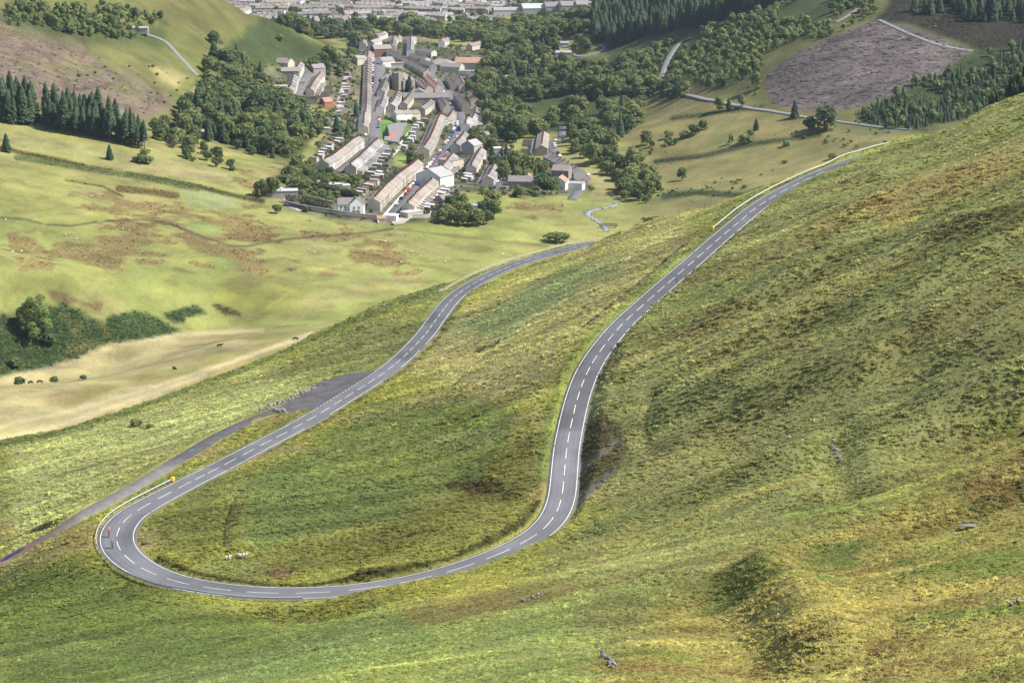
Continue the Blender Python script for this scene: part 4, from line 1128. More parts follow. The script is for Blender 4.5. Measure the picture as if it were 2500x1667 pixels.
CROWN_B = [broadleaf(100 + k) for k in range(6)]
TRUNK_B = [trunk_mesh(200 + k) for k in range(2)]
CROWN_C = [conifer(300 + k) for k in range(4)]
CROWN_P = [conifer(320 + k, 380, 0.16, 0.30) for k in range(3)]     # plantation edge: bare lower stems
TRUNK_C = pole_trunk()
SHRUB = [shrub(400 + k) for k in range(4)]
CROWN_Y = []
for k in range(4):
    V, F = leaves([(0, 0, 0.55, 0.24, 0.24, 0.42)] + [(0.2 * math.cos(q), 0.2 * math.sin(q), 0.35 + 0.1 * q % 0.4, 0.14, 0.14, 0.2) for q in (0.4 + k, 2.2 + k, 4.1 + k)], 230, 0.10, 500 + k)
    CROWN_Y.append(np_mesh("crown", V, F, m_scrub))
def joined(me_list):
    """copies of several meshes in one, for the scattered woods"""
    import bmesh
    bm = bmesh.new(); mats = []
    for me in me_list:
        n0 = len(bm.faces); bm.from_mesh(me); bm.faces.ensure_lookup_table()
        mats.append(me.materials[0])
        for f in bm.faces[n0:]: f.material_index = len(mats) - 1
    out = bpy.data.meshes.new("wood_tree"); bm.to_mesh(out); bm.free()
    for m in mats: out.materials.append(m)
    return out

def place_tree(kind, P, h, w=1.0, rz=None, label=None, group=None, v=None, cat='tree', name=None):
    rz = random.uniform(0, 6.28) if rz is None else rz
    P = np.asarray(P, float)
    nm = name or {'b': 'broadleaf_tree', 'c': 'conifer_tree', 'p': 'pine_tree', 'y': 'young_tree', 's': 'shrub'}[kind]
    e = empty(nm, P - np.array([0, 0, 0.15]), rz, (h * w, h * w, h))
    tag(e, label, cat, group)
    v = random.randrange(100) if v is None else v
    if kind == 's':
        add_obj("foliage", SHRUB[v % 4], e)
        add_obj("stem", TRUNK_B[v % 2], e, scale=(1.2, 1.2, 0.6))
        return e
    cr = {'b': CROWN_B, 'c': CROWN_C, 'p': CROWN_P, 'y': CROWN_Y}[kind]
    add_obj("crown", cr[v % len(cr)], e)
    add_obj("trunk", TRUNK_B[v % 2] if kind in 'by' else TRUNK_C, e)
    return e

ORD = ["first", "second", "third", "fourth", "fifth", "sixth", "seventh", "eighth", "ninth", "tenth", "eleventh", "twelfth", "thirteenth", "fourteenth", "fifteenth", "sixteenth", "seventeenth", "eighteenth", "nineteenth"]
TENS = {2: "twent", 3: "thirt", 4: "fort", 5: "fift", 6: "sixt", 7: "sevent", 8: "eight", 9: "ninet"}
def ordinal(i):
    if i < 19: return ORD[i]
    n = i + 1
    if n >= 100: return "hundred-and-" + ordinal(n - 101) if n > 100 else "hundredth"
    return TENS[n // 10] + "ieth" if n % 10 == 0 else TENS[n // 10] + "y-" + ORD[n % 10 - 1]

# ---- woods: where their trunks stand, in the photograph
def wood_points(poly, spacing, seed):
    P = np.asarray(poly, float)
    W = px2w(*np.clip(P, [-200, -20], [2700, 1600]).T, far_only=True)
    x0, y0 = W[:, :2].min(0) - 20; x1, y1 = W[:, :2].max(0) + 20
    y1 = min(y1, 3300)
    r = np.random.default_rng(seed)
    X, Y = np.meshgrid(np.arange(x0, x1, spacing), np.arange(y0, y1, spacing))
    X = X.ravel() + r.uniform(-0.45, 0.45, X.size) * spacing; Y = Y.ravel() + r.uniform(-0.45, 0.45, Y.size) * spacing
    Z = height(X, Y); px, py, fw = project(np.stack([X, Y, Z], 1))
    nz = fbm(X, Y, 50, 2, seed) * 26
    ins, _ = in_poly(px + nz, py + nz * 0.4, P)
    return np.stack([X, Y, Z], 1)[ins]
woods = [
 # (outline, spacing, kinds with weights, height range, where it is)
 ([(436,262),(470,250),(500,215),(560,205),(600,225),(640,250),(690,275),(745,300),(770,330),(740,372),(690,392),(620,380),(540,352),(480,345),(440,330)], 8.0, 'bbbbcb', (9, 16), "in the wood left of the village"),
 ([(486,175),(540,150),(620,162),(640,200),(600,225),(560,205),(500,215)], 8.5, 'bbbc', (8, 14), "below the bare spur left of the village"),
 ([(640,300),(700,280),(760,300),(790,310),(780,345),(730,340),(680,330)], 9.0, 'bbc', (8, 14), "below the bare spur left of the village"),
 ([(740,168),(800,150),(862,152),(872,125),(850,100),(790,92),(745,96),(700,72),(660,48),(700,62),(800,70),(900,78),(905,100),(875,120),(865,160),(840,190),(780,185)], 9.0, 'bbbbc', (9, 15), "on the slope behind the upper terraces"),
 ([(880,62),(1000,66),(1130,72),(1240,70),(1330,62),(1440,48),(1450,95),(1330,100),(1200,108),(1130,105),(1040,92),(900,84)], 10.0, 'bbbb', (11, 17), "in the belt between village and town"),
 ([(1180,112),(1290,104),(1440,100),(1465,128),(1400,140),(1330,138),(1260,165),(1200,175),(1185,140)], 9.0, 'bbbbc', (8, 14), "in the woods right of the upper village"),
 ([(1155,185),(1190,178),(1260,170),(1340,168),(1400,160),(1480,160),(1560,180),(1620,190),(1660,215),(1660,232),(1560,235),(1480,235),(1450,240),(1420,275),(1410,325),(1360,335),(1345,300),(1320,260),(1265,240),(1262,290),(1300,310),(1330,335),(1250,345),(1190,320),(1180,290),(1150,260)], 9.0, 'bbbbc', (8, 15), "in the woods along the stream right of the village"),
 ([(1395,345),(1430,330),(1470,345),(1500,375),(1560,415),(1610,450),(1612,488),(1580,500),(1525,500),(1508,470),(1500,440),(1450,408),(1420,395),(1400,370)], 9.0, 'bbbb', (8, 14), "in the dense strip along the stream"),
 ([(1450,128),(1485,112),(1500,128),(1560,100),(1650,75),(1760,55),(1860,25),(1940,-8),(1445,-8),(1450,60)], 6.5, 'cccc', (15, 21), "in the dark plantation at the top"),
 ([(1500,150),(1580,115),(1680,85),(1760,68),(1870,35),(1960,0),(2120,-5),(2140,30),(2060,75),(1960,120),(1870,180),(1800,205),(1720,215),(1680,190),(1640,180),(1610,188),(1560,175)], 6.2, 'yyyb', (4.5, 8), "on the scrubby hillside below the plantation"),
 ([(2112,300),(2110,285),(2150,262),(2230,222),(2300,185),(2380,140),(2500,112),(2520,230),(2400,275),(2250,318),(2180,318)], 4.6, 'ycc', (4.2, 6.5), "in the young plantation beside the felled slope"),
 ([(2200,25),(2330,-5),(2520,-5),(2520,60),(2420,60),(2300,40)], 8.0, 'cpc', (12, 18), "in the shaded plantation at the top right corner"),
 ([(0,62),(0,20),(60,0),(120,25),(250,20),(380,35),(385,45),(330,98),(260,96),(190,88),(100,70)], 6.5, 'ybyy', (5, 8), "in the scrub above the left felled ground"),
 ([(0,302),(0,268),(40,270),(90,285),(90,302),(60,306)], 4.0, 'ccc', (17, 23), "in the spruce stand at the left edge"),
 ([(100,312),(105,290),(180,302),(260,322),(340,345),(350,362),(300,355),(200,335)], 3.5, 'ppp', (14, 21), "in the thin pine row above the left fields"),
 ([(360,330),(440,345),(480,355),(520,372),(560,395),(570,420),(520,410),(470,395),(440,380),(420,360),(380,345)], 9.5, 'bbs', (5, 9), "on the rough ground below the left wood"),
 ([(660,430),(700,415),(740,410),(800,430),(850,440),(880,455),(830,470),(760,455),(700,450)], 6.0, 'bss', (4, 8), "among the allotments by the white house"),
 ([(700,470),(760,462),(830,478),(860,490),(820,498),(760,490)], 6.5, 'sss', (3, 5), "among the allotments by the white house"),
 ([(1190,400),(1240,395),(1290,405),(1320,425),(1290,440),(1230,450),(1210,435)], 8.0, 'bbc', (7, 12), "between the last terrace and the right hand street"),
 ([(1472,335),(1480,275),(1530,250),(1562,285),(1548,330),(1505,348)], 8.5, 'bbcb', (8, 14), "in the mixed clump beside the right meadow"),
 ([(1490,240),(1560,218),(1665,222),(1672,240),(1600,246),(1520,254)], 7.5, 'bcbb', (8, 13), "in the dark row above the right meadow"),
 ([(1560,372),(1580,345),(1640,330),(1660,345),(1620,362),(1585,385)], 9.0, 'bsb', (5, 9), "in the low hedge line of the right meadow"),
 ([(1160,470),(1190,466),(1300,470),(1340,478),(1290,482),(1200,476)], 7.0, 'bs', (3, 6), "along the lower garden edge of the village"),
 ([(400,300),(440,335),(430,360),(390,345),(370,320)], 7.5, 'by', (6, 10), "at the lower left corner of the left wood"),
 ([(1140,330),(1180,325),(1210,345),(1200,375),(1150,370)], 8.0, 'bb', (7, 11), "behind the main street's right hand houses"),
]
ALLT = []
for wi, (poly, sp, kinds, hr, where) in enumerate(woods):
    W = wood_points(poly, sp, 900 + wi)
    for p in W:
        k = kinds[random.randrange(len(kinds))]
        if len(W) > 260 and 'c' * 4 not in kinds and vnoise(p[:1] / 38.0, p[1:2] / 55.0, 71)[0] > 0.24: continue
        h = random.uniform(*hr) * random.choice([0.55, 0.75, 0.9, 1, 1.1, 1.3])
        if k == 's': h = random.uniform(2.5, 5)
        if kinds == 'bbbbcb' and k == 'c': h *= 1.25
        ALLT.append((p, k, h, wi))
TRACKS = [[(1612,190),(1618,180),(1626,158),(1636,138),(1650,117),(1664,104),(1698,91)], [(1395,132),(1418,140),(1442,133),(1468,126),(1478,118),(1466,110)], [(1375,117),(1384,104),(1392,96)], [(1372,340),(1372,325),(1374,305)], [(2040,55),(2060,45),(2090,25)], [(402,100),(429,130),(455,158),(482,186)]]
TK = np.vstack([np.stack([np.interp(np.linspace(0, 1, 60), np.linspace(0, 1, len(t)), [p[k] for p in t]) for k in (0, 1)], 1) for t in TRACKS])
keep_ = []
for t in ALLT:
    a_, b__, f_ = project(t[0]); hp = t[2] / f_ * FPX
    hit = (np.abs(TK[:, 0] - a_) < hp * 0.30 + 3) & (TK[:, 1] > b__ - hp * 0.9 - 2) & (TK[:, 1] < b__ + 4)
    keep_.append(not hit.any())
ALLT = [t for t, k in zip(ALLT, keep_) if k]
TP = np.array([t[0] for t in ALLT]); TH = np.array([t[2] for t in ALLT])
tv = visible(TP + np.c_[0 * TH, 0 * TH, TH * 0.85], 0.5)
tpx, tpy, tfw = project(TP); tv &= (tpx > -50) & (tpx < 2550)
size = np.where(tv, TH / tfw, 0)
WHERE_SUFFIX = [w[4] for w in woods]
indiv = set()
for fam, cap in (('b', 170), ('c', 90), ('p', 60), ('y', 120), ('s', 60)):
    ids = [i for i in np.argsort(-size) if ALLT[i][1] == fam and size[i] > 0][:cap]
    indiv.update(ids)
LABK = {'b': "green broadleaf tree", 'c': "dark conical conifer", 'p': "tall thin pine", 'y': "light green young tree", 's': "low rounded shrub"}
for i in sorted(indiv):
    p, k, h, wi = ALLT[i]
    place_tree(k, p, h, random.uniform(0.9, 1.25) if k in 'bys' else random.uniform(0.85, 1.1), label=LABK[k] + " " + woods[wi][4], group=LABK[k] + "s " + woods[wi][4], cat='shrub' if k == 's' else 'tree')
rest = [i for i in range(len(ALLT)) if i not in indiv and (tv[i] or random.random() < 0.3)]
print("trees", len(ALLT), "individual", len(indiv), "rest", len(rest))
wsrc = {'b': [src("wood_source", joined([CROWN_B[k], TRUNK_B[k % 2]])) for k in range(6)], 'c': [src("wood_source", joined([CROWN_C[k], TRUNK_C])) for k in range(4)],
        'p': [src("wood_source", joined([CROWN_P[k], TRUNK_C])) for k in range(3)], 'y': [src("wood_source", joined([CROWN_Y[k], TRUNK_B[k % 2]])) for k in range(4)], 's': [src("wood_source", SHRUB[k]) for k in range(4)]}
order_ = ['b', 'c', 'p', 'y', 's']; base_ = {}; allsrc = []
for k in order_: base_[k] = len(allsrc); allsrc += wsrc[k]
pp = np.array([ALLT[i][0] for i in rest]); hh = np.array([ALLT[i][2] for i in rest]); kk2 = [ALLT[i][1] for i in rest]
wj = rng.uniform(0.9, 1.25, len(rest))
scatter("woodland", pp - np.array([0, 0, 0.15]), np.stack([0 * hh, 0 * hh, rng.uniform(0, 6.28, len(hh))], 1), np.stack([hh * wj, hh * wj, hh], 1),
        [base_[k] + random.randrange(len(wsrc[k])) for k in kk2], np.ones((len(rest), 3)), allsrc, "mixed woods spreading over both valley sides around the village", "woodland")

# ---- single trees one can pick out
def one(px, py, kind, h, label, w=1.0, cat='tree', name=None, group=None):
    P = px2w(px, py, far_only=True)[0]
    return place_tree(kind, P, h, w, label=label, cat=cat, name=name, group=group)
one(2012, 318, 'b', 17, "large dark spreading tree above the forest track on the right", 1.35)
one(1975, 318, 'b', 10, "smaller dark tree tucked against the large tree by the forest track", 1.1)
one(1940, 288, 'c', 12, "narrow conifer beside the forest track left of the large tree", 1.3)
one(1756, 272, 'b', 11, "round tree on the forest track, left of a pair", 0.9)
one(1779, 270, 'c', 9, "small conical tree on the forest track, right of a pair", 1.2)
one(1812, 262, 'y', 9, "slim pale tree where the forest track bends")
one(1844, 222, 'y', 14, "tall slim tree at the corner of the felled slope", 0.8)
one(1694, 332, 'b', 8.5, "dark round tree, left of two in the right meadow", 1.2)
one(1714, 318, 'b', 7.5, "dark round tree, right of two in the right meadow", 1.2)
one(1670, 337, 's', 6, "low dark shrub left of the meadow pair", 1.5, 'shrub')
one(1846, 318, 'c', 8, "little conical tree alone in the right meadow", 1.4)
one(1818, 350, 's', 7, "dark thicket in the right meadow below the lone cone tree", 1.6, 'shrub')
one(1832, 340, 'y', 7, "small tree growing out of the meadow thicket")
one(1785, 352, 'y', 7, "thin young tree left of the meadow thicket", 0.8)
one(1920, 357, 's', 4.5, "small dark shrub in the right meadow above the road", 1.3, 'shrub')
one(2032, 388, 's', 4.5, "small shrub just beyond the white barrier on the right", 1.3, 'shrub')
one(1665, 440, 'b', 9, "lone tree right of the dense stream strip", 0.9)
one(1360, 592, 's', 7, "round bush beside the fence of the lower road", 2.2, 'shrub')
one(1600, 548, 's', 5, "broad light green bush peeping over the spur", 3.2, 'shrub')
one(268, 470 - 80, 'c', 9, "small dark cone tree on the bracken belt of the left fields", 1.3)
one(345, 398, 's', 6, "rounded shrub, left of the pair in the pale left field", 1.4, 'shrub')
one(358, 400, 's', 6, "rounded shrub, right of the pair in the pale left field", 1.3, 'shrub')
one(352, 380, 's', 5, "grey green shrub behind the pair in the pale left field", 1.4, 'shrub')
one(331, 396, 's', 4.5, "smallest shrub beside the pair in the pale left field", 1.2, 'shrub')
one(16, 372, 'c', 11, "dark cone tree at the left edge on the bracken belt", 1.3)
one(525, 112, 'b', 12, "single tree standing on the grassy left spur", 1.2)
one(684, 102, 'b', 7, "round bush alone near the end of the bare spur", 1.3)
one(523, 152, 'c', 15, "dark pine, left of two below the spur", 1.8)
one(553, 155, 'c', 12, "dark pine, right of two below the spur", 1.9)
one(677, 522, 'b', 6, "small round tree by the drive left of the stone wall", 1.2)
one(640, 482, 'b', 11, "tree left of the pale farm shed", 1.1)
one(664, 480, 'b', 12, "taller tree nearest the pale farm shed", 1.0)
one(700, 446, 's', 6, "bush pair member on the brown field left of the village", 1.8, 'shrub')
one(724, 478, 'b', 12, "bushy tree behind the conifer hedge of the white house", 1.2)
one(746, 470, 'b', 9, "lighter tree right of the bushy tree behind the hedge", 1.1)
grp = [(1078,545,9),(1095,540,10),(1112,548,9),(1130,552,10),(1150,550,9),(1170,552,10),(1188,548,9),(1205,535,12),(1085,530,8),(1120,530,10),(1145,530,9),(1180,525,9),(1200,515,13),(1130,480 + 30,9),(1100,512,9),(1165,540,8)]
for i, (a, b_, h) in enumerate(grp):
    one(a, b_, 'b', h, "leafy tree in the clump at the lower end of the village", 1.15, group="trees in the clump at the village's lower end")
for (a, b_, k, h, t) in [(988,345,'s',5,"small tree beside the playing court"),(945,398 - 60,'c',9,"dark cone shaped yew at the end of the long terrace"),(1003,395,'b',8,"small tree on the green below the court"),(1022,392,'s',7,"hedge tree on the green beside the main street"),
                          (962,205,'c',13,"dark conifer left of the church tower"),(1000,225,'c',15,"golden green conifer right of the church tower"),(985,222,'c',12,"dark yew between church and golden conifer"),(946,200,'c',11,"cone tree before the white gabled house"),
                          (870,290,'c',13,"dark conifer behind the long terrace's gardens"),(822,332,'c',15,"tall dark conifer, left of two by the lower gardens"),(848,338,'c',10,"shorter dark conifer by the lower gardens"),
                          (1227,382 + 30,'c',12,"dark conifer left of the last terrace"),(1202,402,'c',13,"dark cone tree beside the gardens of the last terrace"),(1325,470,'b',13,"big round tree left of the red roofed house"),(1345,472,'b',11,"round tree merging with the big tree by the red roofed house")]:
    one(a, b_, k, h, t, 1.2)

# big ash standing in the gully on the left
Pb = px2w(88, 832, far_only=True)[0]
e = empty("ash_tree", Pb, 0.3); tag(e, "large light green tree standing in the bracken gully at the left", 'tree')
r_ = np.random.default_rng(3)
bl = [(0, 0, 12, 5.0, 5.0, 7.0)]
for k in range(26):
    a = r_.uniform(0, 6.28); zz = r_.uniform(3.5, 19); q = (6.6 if zz < 13 else 4.4) * r_.uniform(0.5, 1); s_ = r_.uniform(1.7, 2.7)
    bl.append((q * math.cos(a), q * math.sin(a), zz, s_, s_, s_ * 0.8))
V, F = leaves(bl, 6500, 0.42, 5)
add_obj("crown", np_mesh("crown", V, F, leaf_mat("ash_leaves", (0.17, 0.24, 0.075), (0.26, 0.32, 0.11))), e)
mb = MB(); mb.tube([(0, 0, -1), (0.1, 0, 3), (0, 0.2, 9), (0.2, 0, 15)], [0.5, 0.42, 0.28, 0.08], 8)
for k in range(7):
    a = k * 0.95; mb.tube([(0, 0, 3 + k * 1.3), (3.6 * math.cos(a), 3.6 * math.sin(a), 6 + k * 1.6)], [0.2, 0.05], 6)
mb.obj("trunk", m_bark, e)
# small bushes in the pale field
for (a, b_, h, t) in [(50,992,4.2,"rounded grey green bush in the pale field, lowest of three"),(135,972,3.2,"small bush in the pale field, middle of three"),(204,955,2.6,"small bush in the pale field, uppermost of three"),(38,896,5.5,"pale bush at the edge of the bracken gully"),(120,840,6,"light green bush below the large gully tree")]:
    P = px2w(a, b_, far_only=True)[0]; place_tree('s', P, h, 1.2, label=t, cat='shrub')
for (a, b_, h, t) in [(332,1040,2.6,"low bush on the slope left of the lane, the larger of two"),(366,1046,1.8,"low bush on the slope left of the lane, the smaller of two")]:
    P = px2w(a, b_)[0]; place_tree('s', P, h, 1.4, label=t, cat='shrub')

# bracken and heather on the valley floor
x, y, R = cover_points(330000, 780, 1750, 8, 1.2)
nm_ = grid_value(IS_NEAR.astype(float), x, y) < 0.5
z = height(x, y); px_, py_, _ = project(np.stack([x, y, z], 1))
col, rg, sk = cg_at(x, y)
ok = nm_ & (rng.uniform(0, 1, len(x)) < np.clip((rg - 0.5) * 1.5, 0, 1)) & (px_ > -30) & (px_ < 2530)
wd = grid_value(wood, x, y); ok &= (wd < 0.4) & (grid_value(vil, x, y) < 0.4)
x, y, z, col = x[ok], y[ok], z[ok], col[ok]; n = len(x)
ok2 = visible(np.stack([x, y, z + 1], 1), 2.0); x, y, z, col = x[ok2], y[ok2], z[ok2], col[ok2]; n = len(x)
s = rng.uniform(0.8, 1.7, n)
scatter("bracken_undergrowth", np.stack([x, y, z - 0.1], 1), np.stack([0 * s, 0 * s, rng.uniform(0, 6.28, n)], 1), np.stack([s, s, s * rng.uniform(0.6, 1.1, n)], 1), rng.integers(0, 3, n),
        np.clip(col * np.clip(rng.normal(1.0, 0.25, (n, 1)), 0.4, 1.7), 0.004, 0.5), clumps, "bracken, rushes and heather in belts across the valley floor", "bracken")
print("bracken", n)
# felled logs and brash left on the two cleared slopes
mb = MB(); mb.tube([(-0.5, 0, 0), (0.5, 0, 0.02)], [0.045, 0.03], 5)
m_log = tuft_mat("bleached_log", 1.0, 1.0)
logs = [src("log_source", mb.mesh("log", m_log))]
x = np.r_[rng.uniform(150, 480, 40000), rng.uniform(-480, -180, 30000)]; y = np.r_[rng.uniform(1380, 1760, 40000), rng.uniform(1250, 1700, 30000)]
lm = np.maximum(grid_value(felr, x, y), 0.55 * grid_value(fel, x, y)); ok = (lm > 0.5) & (rng.uniform(0, 1, len(x)) < lm * 0.3)
x, y = x[ok], y[ok]; z = height(x, y); n = len(x); s = rng.uniform(1.5, 4.5, n); g_ = 0.09 + 0.26 * rng.uniform(0, 1, n) ** 2
scatter("brash_litter", np.stack([x, y, z + 0.15], 1), np.stack([rng.normal(0, 0.1, n), rng.normal(0, 0.12, n), 2.6 + rng.normal(0, 0.6, n)], 1), np.stack([s, s * 1.2, s * 1.2], 1), np.zeros(n, int), np.stack([g_ * 1.04, g_ * 0.97, g_ * 0.95], 1), logs, "bleached logs and brash strewn over the felled slopes", "brash")
# gorse and rush tumps dotted over the open valley sides
x, y, R = cover_points(5000, 900, 1700, 18, 1.3); z = height(x, y); px_, py_, _ = project(np.stack([x, y, z], 1))
ok = (grid_value(IS_NEAR.astype(float), x, y) < 0.5) & (grid_value(vil, x, y) < 0.2) & (grid_value(wood, x, y) < 0.3) & (grid_value(felr, x, y) < 0.3) & (((px_ > 1480) & (fbm(x, y, 60, 2, 5) > 0.12)) | ((py_ < 300) & (px_ < 800) & (fbm(x, y, 60, 2, 5) > 0.05)))
x, y, z = x[ok], y[ok], z[ok]; n = len(x); s = 0.5 + 2.2 * rng.uniform(0, 1, n) ** 2.5
scatter("gorse_undergrowth", np.stack([x, y, z - 0.05], 1), np.stack([0 * s, 0 * s, rng.uniform(0, 6.28, n)], 1), np.stack([s * 1.3, s * 1.3, s], 1), rng.integers(0, 4, n), np.ones((n, 3)), wsrc['s'], "small gorse and rush tumps dotted over the open valley sides", "scrub")

# ------------------------------------------------------------------ village
m_walls = [simple_mat("render_cream", (0.50, 0.445, 0.36), 0.9, 0.12, 0.6), simple_mat("render_white", (0.62, 0.61, 0.58), 0.9, 0.08, 0.6), simple_mat("pennant_stone", (0.27, 0.24, 0.20), 0.95, 0.25, 1.2),
           simple_mat("render_grey", (0.36, 0.34, 0.32), 0.9, 0.12, 0.6), simple_mat("render_pink", (0.50, 0.41, 0.35), 0.9, 0.12, 0.6), simple_mat("render_buff", (0.52, 0.46, 0.34), 0.9, 0.12, 0.6)]
m_roofs = [simple_mat("slate_grey", (0.225, 0.205, 0.192), 0.75, 0.2, 0.8, obj_random=0.18), simple_mat("concrete_tile", (0.265, 0.225, 0.19), 0.85, 0.2, 0.8, obj_random=0.15), simple_mat("pale_slate", (0.30, 0.29, 0.285), 0.75, 0.15, 0.8, obj_random=0.12), simple_mat("red_tile", (0.34, 0.21, 0.16), 0.85, 0.2, 0.8)]
m_brick = simple_mat("chimney_brick", (0.23, 0.12, 0.09), 0.9, 0.3, 2.0)
m_glass, nt, b = new_mat("window_glass"); b.inputs['Base Color'].default_value = (0.03, 0.035, 0.04, 1); b.inputs['Roughness'].default_value = 0.1; b.inputs['Specular IOR Level'].default_value = 0.5
m_white = simple_mat("white_paint", (0.72, 0.72, 0.70), 0.6, 0.06, 1.0)
m_doors = [simple_mat("door_paint", c, 0.6, 0.1, 1.0) for c in ((0.25, 0.05, 0.04), (0.05, 0.09, 0.2), (0.5, 0.5, 0.48), (0.06, 0.14, 0.07))]
m_street = simple_mat("street_tarmac", (0.125, 0.122, 0.125), 0.85, 0.15, 0.2)
m_pave = simple_mat("pavement_slabs", (0.33, 0.30, 0.26), 0.9, 0.2, 0.4)
m_shed = [simple_mat("shed_wall", c, 0.9, 0.2, 0.8) for c in ((0.30, 0.27, 0.24), (0.20, 0.14, 0.09), (0.42, 0.40, 0.37))]
m_shedroof = [simple_mat("shed_roof", c, 0.7, 0.15, 0.5) for c in ((0.44, 0.43, 0.42), (0.24, 0.235, 0.23), (0.26, 0.15, 0.10), (0.20, 0.23, 0.22))]

def gable_wall(w, d, h, rise, mat, name="wall", base=-1.2):
    mb = MB(); x, y = w / 2, d / 2
    mb.poly([(-x, -y, base), (x, -y, base), (x, -y, h), (-x, -y, h)]); mb.poly([(x, y, base), (-x, y, base), (-x, y, h), (x, y, h)])
    mb.poly([(x, -y, base), (x, y, base), (x, y, h), (x, 0, h + rise), (x, -y, h)]); mb.poly([(-x, y, base), (-x, -y, base), (-x, -y, h), (-x, 0, h + rise), (-x, y, h)])
    return mb.mesh(name, mat)
def gable_roof(w, d, h, rise, mat, over=0.3, th=0.16, name="roof", endov=0.03):
    mb = MB(); x = w / 2 + endov; y = d / 2 + over; k = rise / (d / 2); ze = h - over * k
    for s in (-1, 1):
        a, b_ = (-x, s * y, ze + 0.04), (x, s * y, ze + 0.04); c, d_ = (x, 0, h + rise + 0.04), (-x, 0, h + rise + 0.04)
        top = [(p[0], p[1], p[2] + th) for p in (a, b_, c, d_)]
        low = [a, b_, c, d_]
        mb.poly(top if s < 0 else top[::-1]); mb.poly(low[::-1] if s < 0 else low)
        mb.poly([low[0], low[1], top[1], top[0]] if s < 0 else [low[1], low[0], top[0], top[1]])
        mb.poly([low[1], low[2], top[2], top[1]] if s < 0 else [low[2], low[1], top[1], top[2]])
        mb.poly([low[3], low[0], top[0], top[3]] if s < 0 else [low[0], low[3], top[3], top[0]])
    return mb.mesh(name, mat)
def hip_roof(w, d, h, rise, mat, over=0.4):
    mb = MB(); x, y = w / 2 + over, d / 2 + over; r = max(w / 2 - d / 2, 0.2)
    A, B, C, D = (-x, -y, h), (x, -y, h), (x, y, h), (-x, y, h); E, G = (-r, 0, h + rise), (r, 0, h + rise)
    mb.poly([A, B, G, E]); mb.poly([C, D, E, G]); mb.poly([B, C, G]); mb.poly([D, A, E]); mb.poly([D, C, B, A])
    return mb.mesh("roof", mat)
_cache = {}
def cached(key, fn):
    if key not in _cache: _cache[key] = fn()
    return _cache[key]
def chimney_mesh():
    mb = MB(); mb.box((0, 0, 0.35), (0.55, 1.1, 1.7)); mb.box((0, 0, 1.26), (0.7, 1.25, 0.14))
    for y in (-0.35, 0, 0.35): mb.tube([(0, y, 1.3), (0, y, 1.75)], [0.13, 0.10], 6)
    return mb.mesh("chimney", m_brick)
def window_mesh(w=0.95, h=1.35):
    mb = MB(); mb.box((0, 0.0, 0), (w + 0.16, 0.10, h + 0.16), 0); mb.box((0, -0.035, 0), (w - 0.1, 0.08, h - 0.1), 1); mb.box((0, -0.05, -h / 2 - 0.12), (w + 0.3, 0.24, 0.09), 0); mb.box((0, -0.055, 0.1), (w - 0.08, 0.08, 0.06), 0)
    return mb.mesh("window", [m_white, m_glass])
def door_mesh(k):
    mb = MB(); mb.box((0, 0, 1.02), (1.05, 0.1, 2.1), 1); mb.box((0, -0.04, 1.0), (0.85, 0.08, 1.98), 0); mb.box((0, -0.05, 2.28), (0.85, 0.08, 0.34), 2)
    return mb.mesh("door", [m_doors[k], m_white, m_glass])
CHIM = chimney_mesh(); WIN = window_mesh(); DOORS = [door_mesh(k) for k in range(4)]
footprints = []
